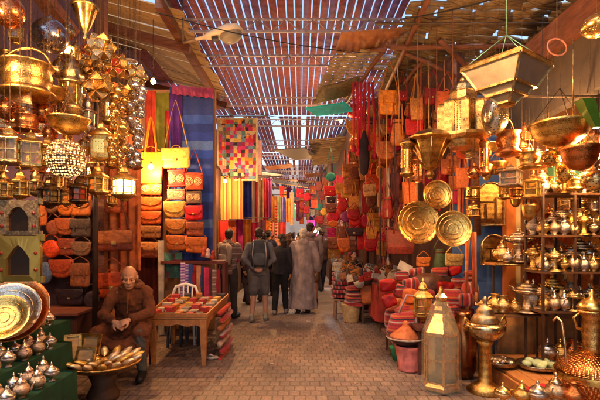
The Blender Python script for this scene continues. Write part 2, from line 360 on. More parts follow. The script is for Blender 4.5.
# -- lanterns; every one unique, body from z=0 (bottom) to h
def lantern(px,py,w,h,Y,label,col=GOLD,style='house',n=8,glass=None,lit=False,group='hanging metal lanterns',top=4.45,rz=None,cat='lantern'):
    r=S(w,Y)/2; hh=S(h,Y); p=P(px,py,Y); z=p.z-hh/2
    o=thing('hanging_lantern' if top else 'standing_lantern',label,cat,(p.x,Y,z),rnd.uniform(0,1) if rz is None else rz,group)
    ph=PI/n
    B=lambda m,nm,mt=BRASS,c=col: m.build(nm,mt,o,color=c)
    gl=glass or GLASS_Y
    if style=='house':
        B(MB().lathe([(.15*r,0),(.3*r,.04*hh),(.35*r,.07*hh),(.8*r,.13*hh),(.95*r,.16*hh),(.95*r,.19*hh),(.8*r,.2*hh)],n,sm=False,ph=ph),'base')
        B(MB().lathe([(.74*r,.19*hh),(.78*r,.55*hh)],n,sm=False,ph=ph),'glass',gl)
        m=MB()
        for k in range(n):
            a=2*PI*k/n+ph; ca,sa=math.cos(a),math.sin(a)
            m.bar((.8*r*ca,.8*r*sa,.19*hh),(.84*r*ca,.84*r*sa,.56*hh),r*.12,r*.12)
        for zz,q in ((.22,.8),(.37,.82),(.54,.84)):
            m.tube([(q*r*math.cos(2*PI*k/n+ph),q*r*math.sin(2*PI*k/n+ph),zz*hh) for k in range(n+1)],r*.045,4)
        B(m,'frame')
        B(MB().lathe([(.99*r,.55*hh),(1.0*r,.58*hh),(.85*r,.62*hh),(.55*r,.68*hh),(.45*r,.7*hh),(.48*r,.74*hh),(.3*r,.84*hh),(.1*r,.9*hh),(.13*r,.93*hh),(.03*r,.99*hh)],n,sm=False,ph=ph),'roof')
    elif style=='globe':
        B(MB().lathe([(.08*r,0),(.16*r,.04*hh),(.1*r,.1*hh)],10),'finial')
        B(MB().lathe([(max(.12,math.sin(PI*i/12))*r,.08*hh+(.72*hh)*(1-math.cos(PI*i/12))/2) for i in range(13)],20,),'body',PIERCED)
        B(MB().lathe([(.3*r,.79*hh),(.35*r,.82*hh),(.18*r,.86*hh),(.22*r,.9*hh),(.05*r,hh)],12),'cap')
        B(MB().lathe([(1.005*r,.43*hh),(1.03*r,.45*hh),(1.005*r,.47*hh)],20,cap=False),'band')
    elif style=='ball':
        B(MB().lathe([(max(.03,math.sin(PI*i/14))*r,hh*(1-math.cos(PI*i/14))/2) for i in range(15)],22),'body',PIERCED)
        B(MB().lathe([(.3*r,.96*hh),(.32*r,1.0*hh),(.1*r,1.05*hh),(.06*r,1.12*hh)],12),'cap')
        hh*=1.12
    elif style=='onion':
        B(MB().lathe([(.1*r,0),(.5*r,.05*hh),(.9*r,.12*hh),(.95*r,.16*hh),(.7*r,.2*hh)],12,fl=6,fa=.05),'base')
        B(MB().lathe([(.65*r,.2*hh),(.7*r,.5*hh)],12),'glass',gl)
        m=MB()
        for k in range(8):
            a=2*PI*k/8; m.bar((.7*r*math.cos(a),.7*r*math.sin(a),.19*hh),(.75*r*math.cos(a),.75*r*math.sin(a),.5*hh),r*.1,r*.1)
        B(m,'frame')
        B(MB().lathe([(.98*r,.49*hh),(1*r,.52*hh),(.6*r,.56*hh),(.62*r,.6*hh),(.68*r,.68*hh),(.5*r,.78*hh),(.2*r,.86*hh),(.1*r,.9*hh),(.16*r,.93*hh),(.03*r,hh)],16,fl=8,fa=.04),'dome')
    elif style=='box':
        q=.72*r; m=MB()
        for x in (-1,1):
            for y in (-1,1): m.bar((x*q,y*q,.12*hh),(x*q,y*q,.66*hh),r*.16,r*.16)
        for zz in (.14,.4,.65):
            for x in (-1,1): m.bar((x*q,-q,zz*hh),(x*q,q,zz*hh),r*.1,r*.1); m.bar((-q,x*q,zz*hh),(q,x*q,zz*hh),r*.1,r*.1)
        m.bar((0,-q,.14*hh),(0,-q,.65*hh),r*.07,r*.07); B(m,'frame')
        B(MB().box((0,0,.4*hh),(1.92*q,1.92*q,.5*hh)),'glass',gl)
        B(MB().lathe([(1.1*r,.04*hh),(1.25*r,.08*hh),(1.2*r,.12*hh)],4,sm=False,ph=PI/4),'base')
        B(MB().lathe([(1.35*r,.66*hh),(1.3*r,.69*hh),(.5*r,.8*hh),(.5*r,.84*hh),(.6*r,.86*hh),(.12*r,.95*hh),(.04*r,hh)],4,sm=False,ph=PI/4),'roof')
    elif style=='funnel':
        B(MB().lathe([(.12*r,0),(.22*r,.06*hh),(.1*r,.14*hh),(.3*r,.2*hh),(.36*r,.24*hh)],8,sm=False,ph=ph),'finial')
        B(MB().lathe([(.3*r,.22*hh),(.42*r,.3*hh),(.75*r,.68*hh),(.82*r,.72*hh)],8,sm=False,ph=ph),'body')
        m=MB()
        for k in range(8):
            a=2*PI*k/8+ph; m.tube([(.33*r*math.cos(a),.33*r*math.sin(a),.24*hh),(.84*r*math.cos(a),.84*r*math.sin(a),.72*hh)],r*.035,5)
        B(m,'rib')
        B(MB().lathe([(.84*r,.71*hh),(1*r,.75*hh),(1.0*r,.78*hh),(.7*r,.86*hh),(.25*r,.93*hh),(.12*r,.94*hh),(.03*r,hh)],8,sm=False,ph=ph),'rim')
    elif style=='tower':
        B(MB().lathe([(.5*r,0),(.62*r,.1*hh),(1*r,.14*hh),(1*r,.18*hh)],8,sm=False,ph=ph),'base')
        B(MB().lathe([(.6*r,.18*hh),(.6*r,.62*hh)],8,sm=False,ph=ph),'body',PIERCED)
        for k in range(8):
            a=2*PI*k/8+ph; m=MB(); m.lathe([(.2*r,.18*hh),(.2*r,.58*hh),(.23*r,.6*hh),(.02*r,.64*hh)],4,(.78*r*math.cos(a),.78*r*math.sin(a),0),sm=False); B(m,'turret')
        B(MB().lathe([(.66*r,.62*hh),(.5*r,.66*hh),(.5*r,.76*hh),(.54*r,.77*hh),(.42*r,.86*hh),(.12*r,.93*hh),(.12*r,.96*hh),(.03*r,hh)],10,sm=False),'dome')
    elif style=='tube':
        B(MB().lathe([(.2*r,0),(.9*r,.07*hh),(1*r,.12*hh),(.8*r,.15*hh),(.8*r,.8*hh),(1*r,.84*hh),(1*r,.88*hh),(.4*r,.95*hh),(.1*r,hh)],10),'body')
        B(MB().lathe([(.83*r,.25*hh),(.83*r,.7*hh)],10,cap=False),'panel',PIERCED)
    elif style=='plate':
        q=.8*r; B(MB().box((0,0,.32*hh),(1.6*r,.8*r,.6*hh)),'body')
        B(MB().box((0,-.41*r,.32*hh),(1.0*r,.03,.36*hh)),'panel',PIERCED)
        m=MB(); m.lathe([(1.15*r,.61*hh),(1.15*r,.65*hh),(.6*r,.76*hh),(.3*r,.86*hh),(.3*r,.9*hh),(.05*r,hh)],12,sy=.6); B(m,'cap')
        B(MB().lathe([(.4*r,-.05*hh),(1.0*r,0),(1.1*r,.03*hh)],4,sm=False,ph=PI/4,sy=.6),'base')
    elif style=='cage':
        B(MB().lathe([(.25*r,0),(.6*r,.06*hh),(.9*r,.25*hh),(1*r,.5*hh),(.85*r,.78*hh),(.6*r,.9*hh),(.2*r,.97*hh)],20),'shade',PIERCED_LIT if lit else PIERCED,(.95,.8,.45))
        m=MB()
        for q,zz in ((.9,.25),(1,.4),(1,.52),(.96,.64),(.86,.78),(.62,.9)): m.tube([(q*1.02*r*math.cos(2*PI*k/20),q*1.02*r*math.sin(2*PI*k/20),zz*hh) for k in range(21)],.004,4)
        B(m,'hoop')
    elif style=='bowl':
        B(MB().lathe([(.1*r,0),(.5*r,.1*hh),(.85*r,.4*hh),(1*r,.8*hh),(1.04*r,.85*hh),(1*r,.85*hh),(.8*r,.5*hh),(.4*r,.2*hh),(.05*r,.15*hh)],20),'body')
        B(MB().lathe([(1.05*r,.8*hh),(1.08*r,.86*hh),(1.05*r,.92*hh)],20,cap=False),'rim'); 
    elif style=='pail':
        B(MB().lathe([(.3*r,0),(.75*r,.03*hh),(.97*r,.1*hh),(.99*r,.14*hh),(.8*r,.19*hh),(.76*r,.24*hh),(.86*r,.36*hh),(.88*r,.46*hh),(.8*r,.56*hh),(.95*r,.64*hh),(.99*r,.67*hh),(.9*r,.67*hh),(.74*r,.54*hh),(.72*r,.2*hh),(.05*r,.1*hh)],26,fl=13,fa=.015),'body')
        B(MB().tube(arc((0,0,.64*hh),.9*r,0,180,14,.36*hh),.05*r,6),'handle')
    elif style=='star':
        m=MB(); c0=V((0,0,hh/2)); 
        bm=bmesh.new(); bmesh.ops.create_icosphere(bm,subdivisions=1,radius=r*.74)
        vs=[v.co+c0 for v in bm.verts]; fs=[]
        for f in bm.faces:
            tip=f.calc_center_median().normalized()*r*.98+c0; vs.append(tip); t=len(vs)-1; ii=[v.index for v in f.verts]
            for a in range(3): fs.append((ii[a],ii[(a+1)%3],t))
        k=len(fs); bm.free()
        m.add(vs,fs); m.m=[1 if rnd.random()<.45 else 0 for _ in m.m]
        mm=m.build('star_body',[BRASS,gl],o,color=col)
        e=MB()
        for a,b in {tuple(sorted((f[i],f[(i+1)%3]))) for f in fs for i in range(3)}: e.tube([vs[a],vs[b]],.004,4)
        B(e,'solder_edge')
    elif style=='cluster':
        m=[]; k=int(h/6)
        for i in range(k):
            zz=hh*(i+.5)/k
            for j in range(3):
                a=rnd.uniform(0,2*PI); q=r*rnd.uniform(.35,.6); rr=r*rnd.uniform(.24,.42)
                b=MB(); c=(q*math.cos(a),q*math.sin(a),zz+rnd.uniform(-.02,.02)); b.ell(c,(rr,rr,rr*.95),12); b.lathe([(rr*.3,rr*.9),(rr*.1,rr*1.2)],8,c)
                B(b,'ball',PIERCED if rnd.random()<.5 else SMOOTHM)
        B(MB().tube([(0,0,0),(0,0,hh)],.005,5),'rod')
    elif style=='cone':
        B(MB().lathe([(.08*r,0),(.2*r,.08*hh),(.12*r,.14*hh),(.5*r,.4*hh),(.9*r,.78*hh),(1*r,.82*hh),(.7*r,.9*hh),(.2*r,hh)],24,fl=12,fa=.08),'body',SMOOTHM)
        B(MB().lathe([(1.0*r,.78*hh),(1.1*r,.82*hh),(1.0*r,.86*hh)],20,cap=False),'rim')
    if lit and style!='cage':
        for ch in kids.get(o.as_pointer(),[]):
            if ch.name.startswith('glass'): ch.data.materials[0]=GLASS_L
    if top:
        if style in('bowl','pail'): 
            chain(o,(.86 if style=='bowl' else .99)*hh,top-z,spread=r*.95 if style=='bowl' else 0,zs=hh*.86+r*1.3)
        else: chain(o,hh*.98,top-z)
    return o
# -- teapots and small metalware (prototypes ~1 unit tall)
def p_teapot(r):
    MB().lathe([(.16,0),(.2,.02),(.15,.06),(.3,.14),(.38,.3),(.34,.46),(.22,.56),(.2,.6)],18,fl=9,fa=.03).build('body',BRASS,r)
    MB().lathe([(.22,.6),(.24,.62),(.18,.7),(.08,.8),(.04,.83),(.07,.88),(.05,.93),(.012,1.0)],14).build('lid',SMOOTHM,r)
    MB().tube([(.3,0,.25),(.44,0,.34),(.5,0,.5),(.6,0,.62)],[.07,.05,.035,.025],8).build('spout',SMOOTHM,r)
    MB().tube([(-.3,0,.5),(-.45,0,.54),(-.52,0,.4),(-.46,0,.26),(-.33,0,.22)],.025,6).build('handle',SMOOTHM,r)
def p_sugar(r):
    MB().lathe([(.2,0),(.22,.03),(.1,.1),(.12,.16),(.36,.3),(.42,.44),(.38,.52)],18,fl=12,fa=.03).build('body',BRASS,r)
    MB().lathe([(.4,.52),(.42,.55),(.3,.66),(.12,.78),(.05,.82),(.08,.88),(.015,1.0)],16).build('lid',SMOOTHM,r)
def p_urn(r):
    MB().lathe([(.42,0),(.44,.02),(.3,.07),(.16,.11),(.14,.3),(.13,.48),(.2,.52),(.16,.54)],20).build('stem',BRASS,r)
    MB().lathe([(.16,.53),(.34,.58),(.46,.64),(.48,.69),(.44,.71),(.3,.73)],20).build('bowl',SMOOTHM,r)
    MB().lathe([(.3,.72),(.34,.74),(.26,.8),(.2,.82),(.22,.84),(.16,.88),(.08,.9),(.05,.94),(.08,.96),(.02,1.0)],16).build('lid',BRASS,r)
    for s in(-1,1): MB().tube([(s*.42,0,.64),(s*.6,0,.7),(s*.55,0,.78),(s*.4,0,.72)],.022,6).build('handle',SMOOTHM,r)
def p_vase(r):
    MB().lathe([(.2,0),(.24,.03),(.14,.08),(.34,.25),(.4,.4),(.3,.55),(.14,.68),(.12,.8),(.2,.9),(.24,.92)],18).build('body',BRASS,r)
    for s in(-1,1): MB().tube([(s*.34,0,.45),(s*.44,0,.6),(s*.34,0,.78),(s*.14,0,.8)],.025,6).build('handle',SMOOTHM,r)
def p_plate(r): # stands upright facing -y, unit diameter, base at z 0
    prof=[(.02,0),(.25,.005),(.34,.0),(.36,.02),(.44,.028),(.49,.05),(.5,.045),(.46,.0),(.3,-.02),(.02,-.02)]
    m=MB(); m.M=Matrix.Translation((0,0,.5))@Matrix.Rotation(PI/2,4,'X'); m.lathe(prof,36); m.build('dish',BRASS_T,r)
    m=MB(); m.M=Matrix.Translation((0,0,.5))@Matrix.Rotation(PI/2,4,'X')
    for q,zz in((.12,.008),(.22,.01),(.36,.024)): m.tube([(q*math.cos(2*PI*k/28),q*math.sin(2*PI*k/28),zz) for k in range(29)],.006,4)
    m.build('engraved_ring',SMOOTHM,r)
def p_pan(r):
    m=MB(); m.M=Matrix.Translation((0,0,.36))@Matrix.Rotation(PI/2,4,'X'); m.lathe([(.02,0),(.3,0),(.36,.05),(.34,.05),(.29,-.02),(.02,-.02)],24); m.build('pan',SMOOTHM,r)
    MB().tube([(0,0,.7),(0,0,1.0)],[.03,.02],6,flat=.4).build('handle',SMOOTHM,r)
TEA=proto(p_teapot); SUG=proto(p_sugar); URN=proto(p_urn); VASE=proto(p_vase); PLATE=proto(p_plate); PAN=proto(p_pan)
def ware(pr,name,cat,px,pyb,h,Y,col,label,group,rz=None,wide=1.0,rx=0):
    p=P(px,pyb,Y); s=S(h,Y)
    col2=tuple(min(1,c*1.1) for c in col)
    return inst(pr,name,label,cat,(p.x,Y,p.z),(s*wide,s*wide,s),group,rz=rnd.uniform(-.9,.9) if rz is None else rz,rx=rx,
      cols=dict(body=col,lid=col2,spout=col2,handle=col2,stem=col,bowl=col2,dish=col,engraved_ring=col2,pan=col))
# -- cloth sheet hanging: folds in y, thickness real
def cloth(name,label,cat,pxl,pxr,pyt,pyb,Y,mat,group=None,color=None,fold=.03,nf=5,wave=.01,dy=0,slope=0,rot=0,taper=0):
    a=P(pxl,pyt,Y); b=P(pxr,pyb,Y); w=b.x-a.x; h=a.z-b.z; ph=rnd.uniform(0,6)
    nu=max(16,int(nf*8)); nv=14; front=[]
    def pt(u,v,o): 
        f=fold*(.35+.65*(1-v))*math.sin(u*nf*2*PI+ph+.6*math.sin(v*3))+wave*math.sin(v*7+u*3)
        x=(u-.5)*w*(1-taper*(1-v)*.5)
        return (x, f+o, v*h+slope*(u-.5)*w-.015*abs(math.sin(u*PI*4))*(v>.9))
    m=MB(); vs=[];fs=[]
    for o in (-.006,.006):
        for j in range(nv+1):
            for i in range(nu+1): vs.append(pt(i/nu,j/nv,o))
    N=(nu+1)*(nv+1)
    for j in range(nv):
        for i in range(nu):
            q=j*(nu+1)+i; fs.append((q,q+1,q+nu+2,q+nu+1)); fs.append((N+q,N+q+nu+1,N+q+nu+2,N+q+1))
    m.add(vs,fs,0,True)
    for i in range(nu): m.add([vs[i],vs[i+1],vs[N+i+1],vs[N+i]],[(0,3,2,1)])
    o=m.build(name,mat,loc=((a.x+b.x)/2,Y,b.z),color=sat(color,1.2) if color else (.5,.5,.5)); o.rotation_euler=(0,0,rot)
    return tag(o,label,cat,group)
def solid(name,label,cat,mb,mat,color=None,group=None,bevel=0,kind=None):
    return tag(mb.build(name,mat,color=color,bevel=bevel),label,cat,group,kind)
def lamp(o,loc,power,col,r=.04):
    l=bpy.data.lights.new('bulb_light','POINT'); l.energy=power; l.color=col; l.shadow_soft_size=r
    b=bpy.data.objects.new('bulb_light',l); C.objects.link(b); b.location=loc; adopt(b,o); return b
def bulb(px,py,Y,label,power,col=(1,.55,.2),top=4.4,r=.035,mat=None,loc=None):
    p=loc or P(px,py,Y); o=thing('light_bulb',label,'light bulb',p,0,None)
    MB().lathe([(.3*r,-1.1*r),(.8*r,-.7*r),(r,0),(.8*r,.7*r),(.4*r,1.2*r)],12).build('glass',mat or LIT,o)
    MB().lathe([(.45*r,1.2*r),(.45*r,2.2*r),(.2*r,2.4*r)],10).build('socket',IRON,o,color=(.05,.04,.03))
    if top>p[2]+2.4*r: MB().tube([(0,0,2.4*r),(0,0,top-p[2])],.004,5).build('cord',IRON,o,color=(.03,.03,.03))
    lamp(o,(0,0,-1.3*r-.02),power,col); return o
# ================================================================ PEOPLE
def capsule(m,a,b,ra,rb,n=10,flat=1.0):
    a,b=V(a),V(b); d=(b-a); L=d.length; d.normalize(); pts=[];rs=[]
    for t in (-1,-.8,-.5,0): pts.append(a+d*ra*t*.98); rs.append(ra*math.sqrt(max(.02,1-t*t)))
    pts.append(a.lerp(b,.5)); rs.append((ra+rb)/2)
    for t in (0,.5,.8,1): pts.append(b+d*rb*t*.98); rs.append(rb*math.sqrt(max(.02,1-t*t)))
    m.tube(pts,rs,n,flat=flat)
def chainc(m,pts,rs,n=10):
    for i in range(len(pts)-1): capsule(m,pts[i],pts[i+1],rs[i],rs[i+1],n)
def rotm(yaw=0,pitch=0,roll=0): return Matrix.Rotation(yaw,4,'Z')@Matrix.Rotation(pitch,4,'X')@Matrix.Rotation(roll,4,'Y')
def head_parts(m,hc,R,k=1.0,face=True):
    # local: face towards -y, centre hc
    def L(p): return hc+R@(V(p)*k)
    def e(c,r): m.ell(L(c),tuple(x*k for x in r),14,R=R)
    e((0,.012,.03),(.074,.094,.088)); e((0,-.03,-.045),(.056,.062,.07)); e((0,-.055,-.088),(.032,.03,.024))
    e((0,-.07,.026),(.05,.016,.012)); e((-.038,-.062,-.02),(.024,.024,.022)); e((.038,-.062,-.02),(.024,.024,.022))
    if face:
        m.tube([L((0,-.085,.02)),L((0,-.1,-.005)),L((0,-.112,-.028))],[.008*k,.011*k,.014*k],8)
        e((-.012,-.098,-.03),(.01,.011,.008)); e((.012,-.098,-.03),(.01,.011,.008))
        e((0,-.09,-.056),(.022,.009,.0055)); e((0,-.088,-.066),(.019,.009,.006))
    for s in(-1,1): e((s*.076,.012,-.008),(.01,.02,.03))
def push(me,fn):
    nn=[v.normal.copy() for v in me.vertices]; cc=[v.co.copy() for v in me.vertices]; out=[]
    for c,n in zip(cc,nn): out += list(c+n*fn(c))
    me.vertices.foreach_set('co',out); me.update()
def hand(m,w,d,up,k=1.0,curl=.5,side=1,fr=1.0):
    # w wrist, d direction of fingers, up = back-of-hand normal
    w,d,up=V(w),V(d).normalized(),V(up); up=(up-d*up.dot(d)).normalized(); sd=d.cross(up)*side
    P0=w+d*.045*k
    q=Matrix((sd,d,up)).transposed().to_4x4()
    m.ell(P0,(.04*k,.052*k,.018*k),10,R=q)
    for i,(o,l) in enumerate(((-.03,.072),(-.01,.082),(.011,.077),(.03,.06))):
        a=w+d*.085*k+sd*o*k; c=curl*(1+.12*i); b=a+(d*math.cos(c)-up*math.sin(c))*l*.45*k; e=b+(d*math.cos(c*2.1)-up*math.sin(c*2.1))*l*.35*k; f=e+(d*math.cos(c*3)-up*math.sin(c*3))*l*.25*k
        chainc(m,[a-d*.02*k,a,b,e,f],[.0095*k*fr,.0098*k*fr,.009*k*fr,.0082*k*fr,.007*k*fr],8)
    a=w+d*.025*k-sd*.03*k; b=a+(d*.6-sd*.7-up*.25).normalized()*.035*k; e=b+(d*.9-sd*.25-up*.3).normalized()*.03*k
    chainc(m,[a,b,e],[.013*k,.011*k,.0085*k],8)
def figure(label,loc,rz,h=1.75,joints=None,cols=None,wear=(),hairstyle='short',headyaw=0,headpitch=0,vox=.0105,handcfg=None,group='people walking in the lane',hk=1.0,cloth_m=None):
    k=h/1.75; o=thing('person',label,'person',loc,rz,group)
    J=dict(pel=(0,.0,.95),chest=(0,.0,1.3),neck=(0,.0,1.47),head=(0,-.015,1.62),
      shL=(-.185,0,1.41),elL=(-.23,.02,1.13),wrL=(-.22,-.06,.88),shR=(.185,0,1.41),elR=(.23,.02,1.13),wrR=(.22,-.06,.88),
      hipL=(-.09,0,.92),knL=(-.1,-.02,.5),anL=(-.1,.0,.08),hipR=(.09,0,.92),knR=(.1,-.02,.5),anR=(.1,.0,.08))
    if joints: J.update(joints)
    J={a:V(b)*k for a,b in J.items()}; c=dict(skin=(.36,.19,.11),hair=(.02,.012,.01),top=(.05,.04,.05),legs=(.04,.04,.05),shoe=(.02,.02,.02)); c.update(cols or {})
    R=rotm(headyaw,headpitch); m=MB()
    chainc(m,[J['pel'],J['pel'].lerp(J['chest'],.5),J['chest']],[.115*k,.105*k,.12*k],14)
    for s in 'LR':
        capsule(m,J['chest']+V((0,0,.03*k)),J['sh'+s],.1*k,.058*k,12)
        chainc(m,[J['sh'+s],J['el'+s],J['wr'+s]],[.05*k,.037*k,.026*k]); capsule(m,J['pel'],J['hip'+s],.1*k,.088*k,12)
        a=J['kn'+s].lerp(J['an'+s],.33)
        chainc(m,[J['hip'+s],J['kn'+s],a,J['an'+s]],[.085*k,.054*k,.052*k,.035*k],12)
        fw=J.get('ft'+s, J['an'+s]+V((0,-.15,-.04))*k); capsule(m,J['an'+s]+V((0,.02,-.035))*k,fw,.034*k,.026*k)
    capsule(m,J['neck']-V((0,0,.06))*k,J['head']-V((0,-.01,.05))*k,.058*k,.05*k)
    head_parts(m,J['head'],R,k*hk)
    for s,sg in (('L',-1),('R',1)):
        d,up,cu=(handcfg or {}).get(s,((0,-.25,-1),(sg,0,0),.35)); hand(m,J['wr'+s],d,up,k,cu,sg,1.0)
    b=m.build('body',SKIN,o,color=c['skin']); b.name='body'; remesh(b,vox,1)
    if hairstyle:
        hm=MB(); hc=J['head']
        def Lh(p): return hc+R@(V(p)*k*hk)
        sc_=k*hk
        if hairstyle in('short','long','bun','capped'): hm.ell(Lh((0,.028,.048)),(.083*sc_,.092*sc_,.083*sc_),14,R=R); hm.ell(Lh((0,.06,-.0)),(.07*sc_,.055*sc_,.07*sc_),12,R=R)
        if hairstyle=='long': hm.tube([Lh((0,.05,.03)),Lh((0,.09,-.05)),Lh((0,.085,-.16)),Lh((0,.08,-.24))],[.07*sc_,.075*sc_,.06*sc_,.025*sc_],10)
        if hairstyle=='bun': hm.ell(Lh((0,.12,.03)),(.035*sc_,.035*sc_,.035*sc_),10)
        if hairstyle=='fringe': 
            for q in range(40):
                a=PI*(.08+.84*q/39); hm.ell(Lh((.08*math.cos(a),.02+.075*math.sin(a),.0+.03*math.sin(q*3))),(.014*sc_,.014*sc_,.022*sc_),6)
        hb=hm.build('hair' if hairstyle!='capped' else 'knit_cap',HAIR if hairstyle!='capped' else CLOTH,o,color=c['hair']); remesh(hb,.008,1); push(hb.data,lambda p:noise.noise(V((p.x*55,p.y*55,p.z*25)))*.011)
    if face_detail_on(headyaw,rz):
        for s in(-1,1):
            e=MB(); e.ell(J['head']+R@(V((s*.03,-.083,.004))*k*hk),(.011*k,.008*k,.0055*k),8,R=R); e.build('eye',SKIN,o,color=(.05,.03,.025))
    def garment(nm,fn,vx=.014,mt=None,col=None,sm=3):
        gm=MB(); fn(gm); ob=gm.build(nm,mt or CLOTH,o,color=col or c['top']); remesh(ob,vx,sm); me=ob.data
        push(me,lambda p:noise.noise(V((p.x*14,p.y*14,p.z*6+loc[0]*7)))*.011+noise.noise(V((p.x*30,p.y*30,p.z*18)))*.004)
        return ob
    if 'jacket' in wear or 'coat' in wear:
        lo=.86 if 'jacket' in wear else .55
        def f(g_):
            P0=V((J['pel'].x,J['pel'].y,0)); rings=[]
            for z,rx,ry,t in ((lo,.185,.135,0),(lo+.06,.18,.135,.05),(1.05,.17,.13,.25),(1.25,.19,.14,.75),(1.38,.19,.13,1),(1.45,.13,.1,1),(1.5,.07,.07,1)):
                cx=J['pel'].lerp(J['chest'],max(0,min(1.2,t))); rings.append([(cx.x+rx*k*math.cos(a),cx.y+ry*k*math.sin(a),z*k) for a in [2*PI*q/20 for q in range(20)]])
            g_.loft(rings)
            for s in 'LR': chainc(g_,[J['sh'+s],J['el'+s],J['wr'+s].lerp(J['el'+s],.08)],[.075*k,.058*k,.045*k],12); capsule(g_,J['chest']+V((0,0,.04*k)),J['sh'+s],.11*k,.07*k,12)
            if 'hood' in wear: g_.ell(J['neck']+V((0,.07,.01))*k,(.1*k,.07*k,.07*k),12); g_.ell(J['neck']+V((0,.02,.02))*k,(.085*k,.075*k,.035*k),12)
        garment('jacket',f,mt=cloth_m)
    if 'trousers' in wear or 'shorts' in wear:
        def f(g_):
            for s in 'LR':
                capsule(g_,J['pel'],J['hip'+s],.125*k,.108*k,12)
                if 'shorts' in wear: chainc(g_,[J['hip'+s],J['hip'+s].lerp(J['kn'+s],.9)],[.108*k,.09*k],12)
                else: chainc(g_,[J['hip'+s],J['kn'+s],J['an'+s]+V((0,0,.02))*k],[.106*k,.075*k,.062*k],12)
        garment('shorts' if 'shorts' in wear else 'trousers',f,col=c['legs'],vx=.013)
    if 'robe' in wear:
        def f(g_):
            rings=[]; C0=J['pel']
            for z,rx,ry in ((.1,.3,.24),(.35,.28,.22),(.7,.25,.19),(1.0,.22,.165),(1.25,.215,.155),(1.38,.21,.145),(1.46,.14,.1),(1.52,.07,.07)):
                rings.append([(C0.x+rx*k*(1+(.055*math.cos(9*a+z)+.03*math.cos(5*a))*max(0,1.1-z))*math.cos(a),C0.y+ry*k*(1+(.055*math.cos(9*a+z)+.03*math.cos(4*a+1))*max(0,1.1-z))*math.sin(a),z*k) for a in [2*PI*q/48 for q in range(48)]])
            g_.loft(rings)
            for s in 'LR': chainc(g_,[J['sh'+s],J['el'+s],J['wr'+s].lerp(J['el'+s],.05)],[.085*k,.08*k,.085*k],12)
            g_.ell(J['neck']+V((0,.08,-.03))*k,(.12*k,.07*k,.11*k),12); g_.ell(J['neck']+V((0,.02,.03))*k,(.09*k,.08*k,.04*k),12)
        garment('robe',f,mt=cloth_m)
    for s in 'LR':
        fw=J.get('ft'+s, J['an'+s]+V((0,-.15,-.04))*k)
        sm=MB(); a=J['an'+s]+V((0,.03,-.032))*k; capsule(sm,a,fw+V((0,-.02,.004)),.052*k,.045*k,12); capsule(sm,J['an'+s]+V((0,.0,.03))*k,a,.05*k,.05*k,12)
        for i,v in enumerate(sm.v):
            if v.z<.008: sm.v[i].z=.006
        q=sm.build('shoe',LEATHER,o,color=c['shoe']); remesh(q,.009,2)
    return o
def face_detail_on(yaw,rz): return abs(((yaw+rz+PI)%(2*PI))-PI)<1.9
def backpack(loc,rz,label,col,k=1.0,strapc=(.3,.25,.25)):
    o=thing('backpack',label,'backpack',loc,rz)
    m=MB(); m.pillow([(-.14,-.22),(.14,-.22),(.16,0),(.14,.2),(.07,.26),(-.07,.26),(-.14,.2),(-.16,0)],.2); m.M=Matrix(); mm=MB(); mm.v=[V(v)*k for v in m.v]; mm.f,mm.m,mm.s=m.f,m.m,m.s; mm.build('body',CLOTH,o,color=col)
    m=MB(); m.pillow(sup(.22*k,-.2*k,.02*k,4,18),.08*k,.12*k); m.build('pocket',CLOTH,o,color=tuple(c*1.3 for c in col))
    m=MB(); m.tube(arc((0,0,.25*k),.04*k,0,180,8),.01,6); m.build('handle',CLOTH,o,color=col)
    for s in(-1,1): MB().tube([(s*.09*k,-.09*k,.2*k),(s*.12*k,-.2*k,.24*k),(s*.13*k,-.33*k,.12*k),(s*.13*k,-.3*k,-.08*k),(s*.13*k,-.09*k,-.18*k)],.018,6,flat=.5).build('strap',CLOTH,o,color=strapc)
    for s in(-1,1): MB().tube([(s*.1*k,.1*k,.2*k),(s*.12*k,.115*k,0),(s*.1*k,.1*k,-.2*k)],.01,5).build('webbing',CLOTH,o,color=strapc)
    return o
gx=lambda px,Y: (px-300)*Y/F
# walkers seen from behind have rz=PI (front = -y)
figure('man in a striped hooded jacket, dark shorts and black boots standing at the hanging cloths',(gx(229,8.5),8.5,0),PI-.35,1.74,dict(elL=(-.26,-.04,1.15),wrL=(-.2,-.22,1.12),elR=(.26,.0,1.14),wrR=(.2,-.2,1.1),anL=(-.13,.02,.08),anR=(.12,-.04,.08)),dict(top=(.2,.12,.1),legs=(.05,.04,.04),shoe=(.015,.012,.012),skin=(.34,.17,.1)),('jacket','trousers','hood'),headyaw=.3,cloth_m=STR_HOOD)
backpack((gx(228,8.5)-.02,8.5-.22,1.24),-.35,'small pale drawstring backpack worn by the man in the striped jacket',(.32,.26,.22),.85,(.3,.2,.15)).rotation_euler=(0,0,PI-.35)
o=bpy.data.objects[[x.name for x in C.objects if x.name.startswith('backpack')][-1]]
figure('man in grey jacket and grey shorts with hands clasped behind, bare calves and grey sneakers',(gx(259,8.15),8.15,0),PI+.05,1.76,dict(elL=(-.27,.1,1.16),wrL=(-.08,.2,1.0),elR=(.27,.1,1.16),wrR=(.08,.2,1.0),anL=(-.12,-.08,.08),knL=(-.11,-.07,.5),anR=(.13,.1,.08)),dict(top=(.13,.12,.13),legs=(.11,.1,.1),shoe=(.25,.25,.2),skin=(.38,.2,.13),hair=(.03,.015,.01)),('jacket','shorts'),handcfg=dict(L=((.8,.25,-.3),(0,1,.2),.4),R=((-.8,.3,-.3),(0,1,.2),.4)))
backpack((gx(260,8.0),7.93,1.27),PI+.05,'dark grey hiking backpack with pale straps worn by the grey jacket man',(.05,.05,.055),1.05)
